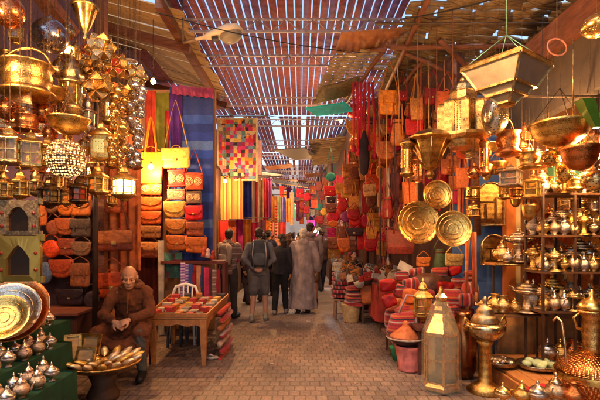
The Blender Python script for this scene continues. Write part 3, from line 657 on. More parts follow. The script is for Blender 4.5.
figure('woman in black top and black leggings turning her orange lit face to the left',(gx(280,8.9),8.9,0),PI-.1,1.64,dict(elR=(.26,-.04,1.12),wrR=(.2,-.16,.95),anL=(-.12,-.1,.08),knL=(-.1,-.08,.5),anR=(.1,.14,.09),knR=(.09,.0,.5)),dict(top=(.02,.018,.025),legs=(.012,.012,.015),shoe=(.3,.25,.22),skin=(.5,.22,.1),hair=(.02,.01,.008)),('jacket','trousers'),'long',headyaw=1.2)
figure('person in a long mauve grey hooded robe and white skull cap seen from behind',(gx(303,9.0),9.0,0),PI+.08,1.76,dict(elL=(-.28,.02,1.14),wrL=(-.3,-.06,.9),elR=(.28,.02,1.14),wrR=(.28,-.06,.9)),dict(top=(.3,.22,.2),legs=(.05,.04,.04),hair=(.5,.42,.34),shoe=(.03,.02,.02)),('robe',),'capped')
figure('tall man with curly dark hair and mauve brown jacket just behind the robed person',(gx(311,10.0),10.0,0),PI-.1,1.92,dict(elR=(.27,.05,1.12),wrR=(.22,-.05,.9)),dict(top=(.16,.11,.115),legs=(.2,.1,.06),skin=(.42,.16,.08),shoe=(.03,.02,.02)),('jacket','shorts','hood'),headyaw=-.5)
figure('woman in navy coat walking ahead of the black clad woman',(gx(288,10.2),10.2,0),PI+.1,1.66,dict(anL=(-.1,-.14,.09),anR=(.1,.16,.1),knR=(.1,.02,.52)),dict(top=(.03,.025,.05),legs=(.015,.015,.02),skin=(.38,.17,.1),hair=(.06,.02,.012)),('jacket','trousers'),'long')
# distant crowd, three more bodies then copies with other colours
pa=figure('distant man in dark blue jacket left of the lane centre',(gx(268,11.5),11.5,0),PI,1.76,dict(anL=(-.1,-.1,.09),anR=(.1,.12,.1)),dict(top=(.02,.03,.08),legs=(.03,.03,.05)),('jacket','trousers'),vox=.014)
pb=figure('distant woman in dark red coat facing the camera',(gx(275,12.6),12.6,0),.2,1.64,dict(anL=(-.1,-.1,.09),anR=(.1,.12,.1)),dict(top=(.16,.03,.03),legs=(.03,.02,.03)),('coat','trousers'),'long',vox=.014)
pc=figure('distant person in a dark brown robe near the lane middle',(gx(294,12.8),12.8,0),PI-.2,1.72,None,dict(top=(.08,.05,.05),hair=(.02,.015,.015)),('robe',),'short',vox=.014)
far=[(pa,283,14.5,.1,'distant walker in grey jacket beyond the navy coat woman',(.1,.1,.1)),(pb,298,15,0,'distant woman in pale blue top beyond the robed person',(.18,.28,.5)),(pa,306,14,PI,'distant man facing the camera in black jacket',(.03,.02,.03)),(pc,312,17,0,'far robed figure beside the right hand shops',(.12,.08,.07)),(pa,290,18,.2,'far man in brown jacket near the lane end',(.12,.07,.05)),(pb,282,20,PI,'far woman in dark green coat near the lane end',(.03,.06,.04)),(pc,299,21,0,'far robed figure in the lane middle',(.09,.09,.11)),(pa,304,23,PI,'tiny far walker in a maroon jacket',(.1,.02,.03)),(pb,292,25,0,'tiny far walker in a black coat',(.03,.03,.03)),(pa,272,15.5,PI,'distant man in purple jacket beside the hanging scarves',(.08,.04,.1)),(pc,286,16.5,.4,'distant robed figure in grey at left of centre',(.16,.14,.13)),(pa,263,10.6,.3,'man in black jacket half hidden between the two backpack wearers',(.03,.03,.035)),(pb,247,10.2,.9,'woman in dark clothes half hidden behind the striped jacket man',(.05,.03,.04)),(pa,321,12.5,.6,'man in dark jacket browsing at the right hand shops',(.05,.035,.04))]
for src,px,Y,rz,lab,c in far:
    o=dup(src); o['label']=lab; o.location=(gx(px,Y),Y,0); o.rotation_euler=(0,0,src.rotation_euler.z+rz); s=rnd.uniform(.95,1.04); o.scale=(s,s,s)
    for ch in kids.get(o.as_pointer(),[]):
        if ch.name.split('.')[0] in('jacket','robe'): ch.color=(*c,1)
figure('seller with dark hair half hidden behind the handbag counter at the right',(gx(352,9.05),8.75,.0),.3,1.3,None,dict(top=(.02,.02,.02),legs=(.02,.02,.02),skin=(.3,.14,.09)),('jacket','trousers'),vox=.013,group='stall sellers')
# ---------------- seated man
SM=dict(pel=(0,.14,.53),chest=(0,.03,.86),neck=(0,-.03,1.0),head=(.01,-.115,1.115),
 shL=(-.175,.0,.93),elL=(-.26,-.18,.69),wrL=(-.075,-.4,.66),shR=(.175,.0,.93),elR=(.265,-.16,.71),wrR=(.09,-.41,.68),
 hipL=(-.1,.1,.5),knL=(-.26,-.36,.52),anL=(-.2,-.3,.09),hipR=(.1,.1,.5),knR=(.2,-.38,.53),anR=(.2,-.32,.09),ftL=(-.22,-.46,.045),ftR=(.22,-.5,.045))
px0,Y0=131,5.15
sx0=gx(px0,Y0)
man=figure('bald older man in a brown hooded robe seated with clasped hands beside the low table',(sx0,Y0,0),.12,1.75,SM,dict(skin=(.5,.24,.13),hair=(.16,.14,.13),top=(.12,.045,.022),legs=(.1,.1,.09),shoe=(.012,.01,.01)),(),'fringe',headyaw=.18,headpitch=.28,vox=.0062,hk=1.12,group=None,
 handcfg=dict(L=((.75,-.42,-.35),(-.2,-.7,.55),.55),R=((-.78,-.4,-.3),(.2,-.6,.7),.6)))
def cl(nm,fn,vx,col,mt=None,amp=.012,sm=3):
    g_=MB(); fn(g_); ob=g_.build(nm,mt or CLOTH,man,color=col); remesh(ob,vx,sm)
    push(ob.data,lambda p:noise.noise(V((p.x*9+p.z*5,p.y*12,p.z*7-p.x*4)))*amp*1.3-abs(noise.noise(V((p.x*16+p.z*9,p.y*16,p.z*12-p.x*9))))*amp*1.6)
    return ob
J={a:V(b) for a,b in SM.items()}
def robe(g_):
    rings=[]
    for c,rx,ry in (((0,.14,.45),.23,.2),((0,.13,.6),.215,.18),((0,.07,.75),.205,.165),((0,.03,.88),.205,.15),((0,-.0,.96),.16,.12),((0,-.03,1.02),.09,.085)):
        rings.append([(c[0]+rx*math.cos(a),c[1]+ry*math.sin(a),c[2]) for a in [2*PI*q/24 for q in range(24)]])
    g_.loft(rings)
    for s in 'LR': chainc(g_,[J['sh'+s],J['el'+s],J['wr'+s].lerp(J['el'+s],.12)],[.075,.066,.052],14); capsule(g_,J['chest'],J['sh'+s],.115,.075,12)
    # skirt over both thighs, hanging down in front of shins
    for s in 'LR': chainc(g_,[J['hip'+s]+V((0,0,.0)),J['kn'+s]+V((0,.02,0)),J['kn'+s].lerp(J['an'+s],.55)+V((0,.03,0))],[.13,.1,.11 if s=='L' else .085],14)
    rr=[]
    for t in range(9):
        u=t/8; x=-.26+u*.46; sag=.13*math.sin(PI*u)
        hm=.24+.05*math.sin(PI*u*3); rr.append([(x,.1,.52-sag*.4),(x,-.38,.58-sag),(x,-.45+.03*math.sin(u*9),.5-sag),(x,-.42+.04*math.sin(u*11),hm),(x,-.36+.04*math.sin(u*11),hm-.02),(x,-.34,.42-sag),(x,.1,.42-sag*.4)])
    g_.loft(rr)
    g_.ell((0,.08,1.0),(.15,.09,.1),14); g_.ell((-.09,-.02,1.0),(.06,.1,.045),12); g_.ell((.09,-.02,1.0),(.06,.1,.045),12); g_.tube([(0,-.12,.93),(0,-.155,.8),(0,-.16,.7)],[.02,.02,.015],6)
cl('robe',robe,.0095,(.13,.038,.013),amp=.012)
for s in 'LR':
  def tr(g_):
    chainc(g_,[J['kn'+s],J['kn'+s].lerp(J['an'+s],.5),J['an'+s]+V((0,0,.03))],[.08,.068,.058],12)
  cl('trouser_leg',tr,.01,(.09,.085,.075),amp=.008)
cl('undershirt',lambda g_: g_.ell((0,-.055,1.015),(.06,.055,.03),12),.008,(.35,.3,.26),amp=.002)
o=thing('wooden_stool','low wooden stool hidden under the seated man','stool',(sx0,Y0+.14,0)); MB().box((0,0,.37),(.36,.36,.04)).build('seat',WOOD,o,color=(.12,.05,.03))
for x in(-.14,.14):
    for y in(-.14,.14): MB().bar((x,y,0),(x,y,.35),.035,.035).build('leg',WOOD,o,color=(.1,.04,.02))
# ================================================================ SETTING
sc=bpy.context.scene
def m_ground():
    t=NT('worn_brick_paving'); tc=t.n('ShaderNodeTexCoord'); mp=t.n('ShaderNodeMapping'); t.l(tc,'Object',mp,0)
    nw=t.noise(mp,3,2); ad=t.n('ShaderNodeMix',data_type='RGBA',blend_type='LINEAR_LIGHT'); ad.inputs[0].default_value=.014; t.l(mp,0,ad,6); t.l(nw,1,ad,7)
    b=t.n('ShaderNodeTexBrick'); t.l(ad,2,b,0); b.offset=.5; b.inputs['Scale'].default_value=1; b.inputs['Brick Width'].default_value=.11; b.inputs['Row Height'].default_value=.14
    b.inputs['Mortar Size'].default_value=.009; b.inputs['Mortar Smooth'].default_value=.5; b.inputs['Bias'].default_value=0
    b.inputs['Color1'].default_value=(.25,.17,.125,1); b.inputs['Color2'].default_value=(.16,.112,.088,1); b.inputs['Mortar'].default_value=(.11,.077,.06,1)
    n=t.noise(mp,1.1,5,.6); r=t.ramp(n,0,[(.32,(.5,.48,.5)),(.5,(.9,.88,.86)),(.68,(1.25,1.12,1.0))]); m=t.mix(None,0,b,'Color',r,0,'MULTIPLY')
    n3=t.noise(mp,35,4); r3=t.ramp(n3,0,[(.3,g(.75)),(.7,g(1.15))]); m2=t.mix(None,0,m,2,r3,0,'MULTIPLY')
    # colour turns greyer down the lane
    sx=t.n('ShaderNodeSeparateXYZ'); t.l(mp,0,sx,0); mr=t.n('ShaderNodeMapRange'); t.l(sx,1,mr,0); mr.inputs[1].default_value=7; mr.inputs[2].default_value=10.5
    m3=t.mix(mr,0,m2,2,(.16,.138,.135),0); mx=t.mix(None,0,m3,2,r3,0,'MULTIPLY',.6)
    t.l(mx,2,t.b,'Base Color'); rr=t.ramp(n,0,[(.3,g(.42)),(.7,g(.68))]); t.l(rr,0,t.b,'Roughness')
    mu=t.n('ShaderNodeMath',operation='MULTIPLY_ADD'); t.l(b,'Fac',mu,0); mu.inputs[1].default_value=-1; t.l(n3,0,mu,2); t.bump(mu,0,.4,.012); return t.mat
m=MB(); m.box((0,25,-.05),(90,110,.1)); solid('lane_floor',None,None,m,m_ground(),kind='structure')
SLAT=NT('slat_roof_paint'); t=SLAT; tc=t.coord(False); sx=t.n('ShaderNodeSeparateXYZ'); t.l(tc,0,sx,0)
dv=t.n('ShaderNodeMath',operation='MULTIPLY'); t.l(sx,0,dv,0); dv.inputs[1].default_value=1/.14; fl=t.n('ShaderNodeMath',operation='FLOOR'); t.l(dv,0,fl,0)
wn=t.n('ShaderNodeTexWhiteNoise',noise_dimensions='1D'); t.l(fl,0,wn,'W'); r=t.ramp(wn,'Value',[(0,(.32,.1,.11)),(.3,(.25,.12,.19)),(.55,(.28,.18,.3)),(.8,(.36,.14,.14))],'CONSTANT')
n=t.noise(tc,9,4); r2=t.ramp(n,0,[(.3,g(.6)),(.7,g(1.15))]); mm=t.mix(None,0,r,0,r2,0,'MULTIPLY'); t.l(mm,2,t.b,'Base Color'); t.set(rough=.7)
tl=t.n('ShaderNodeBsdfTranslucent'); t.l(mm,2,tl,0); ms=t.n('ShaderNodeMixShader'); ms.inputs[0].default_value=.5; t.l(t.b,0,ms,1); t.l(tl,0,ms,2); t.l(ms,0,t.out,0); SLAT=SLAT.mat
ZR=5.3
def xr0(Y): return -2.05
roof=thing('slatted_lane_roof','long striped roof of dark red and purple slats with daylight between them, over the lane','roof',(0,0,ZR))
secs=[(-6,3,.10,.2),(3,8.6,.117,.0),(8.6,13.2,.118,.0),(13.4,19,.118,.06),(19.3,26,.12,.12),(26.4,34,.122,.2)]
for (y0,y1,sw,miss) in secs:
    m=MB(); x=-2.05 if y0<8 else -4.43; k=0
    while x<(1.62 if y0<8 else 1.9 if y0<13 else 3.6):
        if rnd.random()>miss and not (13<y0<14 and -1.05<x<-.78):
            if miss==0 and rnd.random()<.0: pass
            w=sw+rnd.uniform(-.012,.012)
            m.box((x+.07,(y0+y1)/2,rnd.uniform(-.006,.006)),(w,y1-y0,.02),0,Matrix.Rotation(rnd.uniform(-.0012,.0012),4,'Z'))
        x+=.14
    m.build('slat_panel',SLAT,roof)
def truss(y,z=-.12,x0=-2.1,x1=2.1,h=.2):
    m=MB(); m.bar((x0,y,z),(x1,y,z),.035,.035); m.bar((x0,y,z-h),(x1,y,z-h),.035,.035); n=18
    for i in range(n):
        xa=x0+(x1-x0)*i/n; xb=x0+(x1-x0)*(i+1)/n; m.tube([(xa,y,z-(h if i%2 else 0)),(xb,y,z-(0 if i%2 else h))],.011,4)
    return m.build('lattice_truss',IRON,roof,color=(.36,.31,.34))
for y in (2,5.2,7.15,8.6,11.2,13.3,16.2,19.2,22.5,26.2,30): truss(y)
m=MB(); m.bar((-2.07,-6,-.06),(-2.07,34,-.06),.06,.1); m.bar((2.02,-6,-.06),(2.02,34,-.06),.06,.1); m.build('edge_rail',IRON,roof,color=(.22,.18,.2))
# far roof patches (sagging sheets, cross boards)
m=MB()
for (x,y,w,d,z) in ((-1.0,21,1.3,1.2,-.35),(.6,18,1.6,.5,-.4),(-.2,25,2.4,.8,-.5),(.9,23,1.2,1.5,-.45),(-1.2,29,1.4,1.6,-.5),(.4,31,1.8,.9,-.6)):
    m.box((x,y,z),(w,d,.02),0,Matrix.Rotation(rnd.uniform(-.15,.15),4,'Y')@Matrix.Rotation(rnd.uniform(-.1,.1),4,'Z'))
m.build('roof_patch',TIN,roof)
# -------- buildings
def bld(name,label,parts):
    o=thing(name,label,'building',(0,0,0))
    for nm,mb,mt in parts: mb.build(nm,mt,o)
    return o
def wall(m,x0,y0,x1,y1,z0,z1,th=.12): 
    m.bar((x0,y0,(z0+z1)/2),(x1,y1,(z0+z1)/2),th,z1-z0); return m
bld('stall_building','left stall with mauve plaster back wall behind the brass lanterns',[
  ('back_wall',wall(MB(),-4.3,5.75,-2.72,5.75,1.95,6.2),MAUVE),('lower_back_wall',wall(MB(),-4.3,5.752,-2.6,5.752,0,1.95),MAROON),
  ('side_wall',wall(MB(),-4.3,-6,-4.3,5.75,0,6.2),DARKPL),('corner_post',wall(MB(),-2.68,5.72,-2.56,5.72,0,5.0,.12),BEAM)])
bld('shop_building','ochre shop wall behind the seated man and the bag rack at left',[
  ('back_wall',wall(MB(),-4.3,7.45,-1.45,7.45,0,4.1),OCHRE),('side_wall',wall(MB(),-4.3,5.9,-4.3,10.7,0,6.2),DARKPL),('lane_wall',wall(MB(),-1.78,7.5,-1.74,11,0,3.0),MAROON)])
m=wall(MB(),-1.82,11,-1.75,26,0,3.5); wall(m,-1.75,26,-1.5,44,0,4.2); wall(m,-4.4,10.9,-1.9,10.9,0,3.6)
bld('souk_building','far row of shops along the left side of the lane behind hanging textiles',[('wall',m,MAROON)])
def RW(px):
    # right angled display line in plan
    pts=[(2.35,6.5),(1.35,9.3),(1.05,14),(1.0,26),(.95,44)]
    for (xa,ya),(xb,yb) in zip(pts,pts[1:]):
        k=(px-300)/F; den=(xb-xa)-k*(yb-ya)
        if abs(den)<1e-9: continue
        t=(k*ya-xa)/den
        if -.001<=t<=1.001: return ya+t*(yb-ya)
    return 30
m=wall(MB(),2.42,6.5,1.42,9.3,0,4.4); wall(m,1.42,9.3,1.12,14,0,4.3); wall(m,1.12,14,1.1,26,0,4.4); wall(m,1.1,26,1.08,44,0,5.2)
bld('souk_building','dark maroon shop fronts hung with bags along the right side of the lane',[('wall',m,MAROON)])
bld('end_building','pale sunlit building closing the far end of the lane',[('wall',wall(MB(),-8,45,8,45,0,9,.3),PALE)])
RB=thing('stall_building','right brass stall with dark plaster fascia, blue wall and orange post','building',(0,0,0))
wall(MB(),2.98,-6,2.98,6.15,3.05,3.66,.14).build('fascia',DARKPL,RB)
wall(MB(),2.92,-6,2.92,6.3,3.665,4.0,.2).build('roof_beam',BEAM,RB)
wall(MB(),4.5,-6,4.5,6.6,0,4.0).build('rear_wall',MAROON,RB)
wall(MB(),2.95,6.62,4.6,6.62,0,4.0).build('back_panel',BACKW,RB)
wall(MB(),2.3,6.5,3.02,6.5,0,3.7,.1).build('blue_wall',BLUEW,RB)
MB().box((3.03,6.28,1.5),(.13,.13,3.0)).build('orange_post',PAINT,RB,color=(.55,.16,.03))
MB().box((3.17,6.36,1.5),(.1,.08,3.0)).build('cream_post',CREAM,RB)
m=wall(MB(),2.98,-6,2.98,1.6,0,3.05); m.build('near_wall',DARKPL,RB)
MB().box((3.75,3,4.03),(1.6,9,.05)).build('ceiling',BEAM,RB)
# raised wooden platform of the right stall
m=MB()
for i in range(9): m.box((2.22+i*.145,4.62,.17),(.138,1.15,.03))
m.box((2.86,4.03,.08),(1.42,.03,.16)); m.box((2.13,4.62,.08),(.03,1.15,.16))
solid('display_platform','low plank platform under the right stall metalware','platform',m,TABLEW,bevel=.004)
# -------- left board canopy (rises to the left)
cz=lambda x:4.93+(-1.9-x)*.27
o=thing('board_canopy','tan board canopy on red brown beams above the left stalls','canopy',(0,0,0))
m=MB(); y=6.55
while y<10.5:
    d=rnd.uniform(.13,.2)
    m.bar((-4.4,y,cz(-4.4)+.06+rnd.uniform(0,.01)),(-1.78+rnd.uniform(-.05,.05),y,cz(-1.78)+.06+rnd.uniform(0,.01)),d-.012,.02); y+=d
m.build('boards',BOARD,o)
def beam(a,b,w,h,label=None): return MB().bar(a,b,w,h).build('beam',BEAM,o)
beam((-2.02,6.2,cz(-2.02)-.03),(-2.02,10.6,cz(-2.02)-.03),.12,.13); beam((-4.4,7.3,cz(-4.4)-.17),(-1.85,7.3,cz(-1.85)-.17),.12,.12)
beam((-4.4,10.4,cz(-4.4)-.17),(-1.75,10.4,cz(-1.75)-.17),.12,.14); beam((-2.95,7.2,3.75),(-1.95,10.3,cz(-2)-.3),.09,.09)
o=tag(MB().bar((-2.95,5.6,4.2),(-3.6,3.6,5.5),.2,.12).build('roof_beam',BEAM),'dark brown sloping beam across the mauve wall at top left','beam')
m=MB(); m.box((-3.3,3.2,5.75),(2.2,4.6,.06)); solid('stall_awning','dark board awning above the mauve walled lantern stall','awning',m,BOARD)
# -------- right canopies: reed mats and tin
def ceil(px,py,z): 
    Y=F*(z-H)/(HY-py); return V(((px-300)*Y/F,Y,z))
def rods(a,b,c,d,n,r,miss=0,jit=.01,flat=.6,seg=1):
    m=MB(); a,b,c,d=map(V,(a,b,c,d))
    for i in range(n):
        if seg==1 and rnd.random()<miss: continue
        t=(i+.5)/n; p=a.lerp(d,t); q=b.lerp(c,t); j=V((rnd.uniform(-jit,jit),rnd.uniform(-jit,jit),rnd.uniform(-jit,jit)))
        e0=rnd.uniform(0,.04); e1=rnd.uniform(0,.04)
        k=seg
        for s_ in range(k):
            if miss and k>1 and rnd.random()<miss: continue
            u0=e0 if s_==0 else s_/k-.01; u1=(1-e1) if s_==k-1 else (s_+1)/k+rnd.uniform(-.03,.02)
            m.tube([p.lerp(q,u0)+j,p.lerp(q,(u0+u1)/2)-j,p.lerp(q,u1)+j],r*rnd.uniform(.75,1.15),5,flat=flat)
    return m
def canopy(label,mb,mat,name='reed_canopy',cat='canopy',color=None): return solid(name,label,cat,mb,mat,color=color)
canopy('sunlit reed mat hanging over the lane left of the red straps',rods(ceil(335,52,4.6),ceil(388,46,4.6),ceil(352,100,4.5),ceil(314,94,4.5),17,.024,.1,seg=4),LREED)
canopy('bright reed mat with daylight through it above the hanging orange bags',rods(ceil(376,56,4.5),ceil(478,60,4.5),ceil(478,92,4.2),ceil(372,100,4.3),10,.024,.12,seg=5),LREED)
canopy('tattered dark reed roof flecked with light at the upper right',rods((1.25,4.6,4.42),(4.6,4.6,4.42),(4.6,8.2,4.3),(1.5,8.2,4.35),60,.037,.1,.03,.5,7),REED)
canopy('near reed roof above the right brass stall',rods((1.9,-6,4.42),(4.6,-6,4.42),(4.6,4.4,4.42),(1.45,4.4,4.42),150,.055,.03,.02,.5),REED)
def sheet(pts,th=.012,corr=0,n=20):
    a,b,c,d=map(V,pts); m=MB(); rings=[]
    for o in (0,th):
        for j in range(2):
            for i in range(n+1):
                p=(a.lerp(b,i/n) if j==0 else d.lerp(c,i/n)); rings.append(p+V((0,0,o+corr*math.sin(i*PI*.9))))
    N=2*(n+1); fs=[]
    for i in range(n): fs += [(i,i+1,n+2+i,n+1+i),(N+i,N+n+1+i,N+n+2+i,N+i+1),(i,N+i,N+i+1,i+1),(n+1+i,n+2+i,N+n+2+i,N+n+1+i)]
    fs += [(0,n+1,N+n+1,N),(n,N+n,N+2*n+1,2*n+1)]
    return m.add(rings,fs,0,corr>0)
canopy('rust brown tin sheet under the slatted roof at upper right',sheet([ceil(341,33,4.7),ceil(420,26,4.6),ceil(428,44,4.55),ceil(334,54,4.65)],.012,.015,24),TIN,'tin_sheet','roof sheet')
canopy('tan reed awning edge above the teal board',rods(ceil(313,104,4.35),ceil(352,94,4.35),ceil(360,78,4.5),ceil(322,88,4.5),12,.045,0),REED)
canopy('bright teal painted awning board hanging over the lane',MB().bar(ceil(311,112,4.1),ceil(350,107,4.1),.6,.02),TEALSHEET,'awning_board','awning')
canopy('dark brown reed awning below the teal board',rods(ceil(309,140,4.15),ceil(350,136,4.25),ceil(352,160,3.85),ceil(311,166,3.75),22,.03,.0,.02,.5),REED,'board_awning','awning',)
canopy('small grey awning flap sticking out above the far shops',MB().bar(ceil(285,155,3.95),ceil(314,153,3.95),1.6,.03),PAINT,'awning_flap','awning',(.05,.045,.05))
canopy('grey awning sheet above the far scarf stalls at left',MB().bar(ceil(244,176,3.7),ceil(268,172,3.7),1.5,.03),PAINT,'awning_flap','awning',(.2,.22,.26))
canopy('weathered tarpaulin stretched over the far right shop fronts',sheet([(.95,12,4.3),(1.5,12,4.8),(1.6,18,4.8),(.9,18,4.2)],.01,.02),PAINT,'tarpaulin','tarpaulin',(.16,.13,.13))
fr=thing('roof_frame','dark wooden poles holding up the right canopies','roof frame',(0,0,0))
def pole(a,b,r=.04): return MB().tube([a,V(a).lerp(V(b),.5)+V((.01,0,.02)),b],r,8).build('pole',BEAM,fr)
pole(ceil(388,44,4.45),ceil(345,104,4.2),.035); pole(ceil(388,46,4.42),ceil(470,84,3.9),.03); pole(ceil(400,36,4.5),ceil(450,18,4.5),.03)
pole(P(385,50,6.2),P(345,52,9),.03); pole(ceil(440,40,4.3),ceil(478,82,4.0),.035); pole(P(470,62,5.8),P(478,235,6.3),.05)
pole((1.3,4.5,4.36),(4.5,4.5,4.36),.045); pole((1.3,6.2,4.3),(4.5,6.2,4.3),.04); pole((1.45,4.4,4.34),(1.6,8.2,4.28),.04); pole(P(405,84,6.9),P(424,58,6.6),.035)
for (x,y) in ((1.38,9.1),(2.36,6.55)): pole((x,y,0),(x,y,4.4),.05)
for (x,y) in ((1.0,14.1),(.95,20)): pole((x,y,0),(x,y,4.9),.05)
# hanging rails (poles the wares hang from)
def rail(a,b,label,r=.018): return solid('hanging_rail',label,'rail',MB().tube([a,b],r,8),IRON,(.08,.05,.03))
for i,(y,nm) in enumerate(((3.3,'nearest'),(3.85,'second'),(4.4,'third'),(4.95,'rearmost'))): rail((-4.25,y,4.45),(-1.3,y,4.45),f'{nm} iron rail carrying the left lanterns')
rail((1.9,4.4,3.02),(4.45,4.4,3.02),'low rail of small lanterns in front of the right fascia',.012)
for i,(y,nm) in enumerate(((3.4,'nearest'),(4.1,'second'),(4.8,'third'),(5.5,'rearmost'))): rail((.95,y,4.3),(4.45,y,4.3),f'{nm} iron rail carrying the right lanterns')
# street lamp
o=thing('street_lamp','cream cobra head street lamp with glass bowl under the slatted roof','street lamp',ceil(222,34,4.7))
m=MB(); q=Matrix.Rotation(math.radians(-12),4,'Y'); m.M=q
m.loft([[( x, w*math.cos(a), .0+hh*max(math.sin(a),-.25)) for a in [2*PI*k/14 for k in range(14)]] for x,w,hh in ((-.42,.03,.03),(-.3,.035,.035),(-.22,.07,.06),(-.05,.13,.1),(.12,.16,.12),(.26,.13,.09),(.33,.03,.02))]); m.build('housing',PAINT,o,color=(.8,.68,.52))
m=MB(); m.M=q; m.ell((.13,0,-.05),(.175,.14,.12),16); m.build('glass_bowl',GLASS_W,o)
m=MB(); m.M=q; m.box((-.12,0,-.05),(.1,.1,.05)); m.build('gear_box',IRON,o,color=(.05,.05,.06),bevel=.01)
MB().tube([(-.4,0,-.09),(-.6,.02,-.12)],.022,6).build('arm',IRON,o,color=(.3,.2,.12))
m=MB(); m.tube([(-.6,.02,-.12),(-.62,.02,.6)],.015,6); m.build('hanger',IRON,o,color=(.15,.12,.12))
# wires
for i,(a,b,s,lab) in enumerate([((-2,6,4.7),(1.6,7.5,4.75),.12,'thin black wire strung across the lane beside the street lamp'),((-2,9,4.4),(1.2,10,4.3),.15,'sagging black cable across the lane beyond the street lamp'),((-1.9,13,4.2),(1,12,4.2),.2,'far sagging cable over the walkers'),((1.2,5.2,4.2),(2.9,3.2,3.9),.1,'wire running along the right beam')]):
    a,b=V(a),V(b); solid('overhead_wire',lab,'wire',MB().tube([a.lerp(b,k/12)-V((0,0,s*4*(k/12)*(1-k/12))) for k in range(13)],.008,4),IRON,(.02,.02,.02))
# ================================================================ LEFT: lanterns
L=lantern; G_='metal lanterns hanging at the left stall'
def LL(*a,**k):
    k.setdefault('group',G_)
    return L(*a,**k)
LL(50,36,34,34,4.1,'dark silver pierced ball lantern in front of the mauve wall',DSIL,'ball')
LL(9,12,30,32,3.6,'copper gold ball lantern cut by the top left corner of the photo',COP,'ball')
LL(27,74,52,52,3.75,'large shiny gold pail with arched handle, at the left edge under the silver ball',GOLD,'pail')
LL(72,84,25,70,4.25,'tall pale gold tiered lantern with glass sides right of the big gold pail',GOLD3,'onion')
LL(85,20,24,42,4.0,'twisted gold fluted cone lantern at the top of the left cluster',GOLD,'cone')
LL(101,48,32,30,3.95,'gold star lantern with dark and white glass panes, upper left of the star group',GOLD,'star',glass=GLASS_C)
LL(117,66,28,30,4.1,'gold star lantern with pink and clear panes in the middle of the star group',GOLD,'star',glass=GLASS_R)
LL(136,76,26,28,4.2,'small bright gold star lantern nearest the board canopy',GOLD3,'star',glass=GLASS_C)
LL(100,88,34,34,3.8,'big gold star lantern lowest in the star group',GOLD2,'star')
LL(126,95,24,24,4.2,'gold star lantern just above the silver ball strings',GOLD,'star',glass=GLASS_C)
LL(90,66,24,24,4.4,'dull gold star lantern behind the fluted cone',GOLD2,'star')
LL(118,130,24,76,3.9,'gold string of pierced balls left of the silver one',GOLD,'cluster')
LL(135,126,24,80,4.1,'silver string of shiny balls nearest the bag rack',SIL,'cluster')
LL(101,140,21,38,3.9,'square gold plaque lantern with pierced front hanging before the salmon leather',GOLD,'plate',rz=.1)
LL(66,158,37,38,3.6,'lit round beaded lampshade glowing cream in the lantern cluster',GOLD3,'cage',lit=True)
LL(124,182,25,40,3.9,'lit glass lantern glowing white below the ball strings',GOLD,'house',lit=True,glass=GLASS_L)
LL(98,180,22,36,3.9,'small gold house lantern with green glass left of the lit lantern',GOLD,'house',glass=GLASS_Y)
LL(10,146,24,40,3.5,'clear glass box lantern at the left edge below the gold pail',GOLD3,'box',rz=.2)
LL(31,150,22,40,3.6,'amber glass box lantern second from the left edge below the gold pail',GOLD,'box',rz=.5)
LL(48,152,16,34,3.8,'narrow brass box lantern beside the beaded lampshade',GOLD,'box',rz=.3)
LL(69,126,38,18,3.7,'wide shallow gold bowl hanging above the beaded lampshade',GOLD,'bowl')
LL(27,120,24,26,3.9,'red copper pot hanging below the big gold pail',COP,'pail')
LL(44,112,20,24,4.0,'small copper ball lantern right of the red copper pot',COP,'ball')
LL(50,192,24,34,3.6,'black iron lantern with green glass under the beaded lampshade',(.08,.05,.04),'house')
LL(79,190,20,34,3.8,'dark openwork lantern left of the small gold house lantern',(.12,.07,.04),'house',glass=GLASS_R)
LL(20,184,20,34,3.5,'gold house lantern directly above the arched mirror',GOLD,'house')
LL(4,186,18,34,3.4,'gold lantern half cut by the left edge above the arched mirror',GOLD2,'house')
LL(36,182,15,30,3.9,'slim gold lantern between the mirror lantern and the black iron lantern',GOLD3,'onion')
LL(60,68,16,30,4.5,'small brown gold globe lantern partly behind the tall tiered lantern',ANT,'globe')
LL(8,108,22,30,4.1,'orange glass ball lantern tucked under the big gold pail',COP,'globe')
LL(88,112,16,44,4.4,'slender silver lantern behind the star group',SIL,'onion',glass=GLASS_C)
LL(84,146,14,24,4.4,'little brass globe lantern between the bowl and the plaque lantern',GOLD2,'globe')
LL(112,158,14,22,4.5,'small brass tube lantern above the lit glass lantern',GOLD2,'tube')
LL(12,60,18,22,4.4,'dim gold globe lantern behind the big gold pail',ANT,'globe')
LL(50,96,30,18,4.1,'flat gold hanging bowl behind the rim of the gold pail',GOLD2,'bowl')
LL(60,180,14,26,4.1,'tiny gold tube lantern between two dark lanterns',GOLD2,'tube')
LL(108,110,14,30,4.4,'thin brass tube lantern under the big star lantern',GOLD,'tube')
LL(76,52,12,26,4.6,'small brass onion lantern behind the fluted cone',GOLD2,'onion')
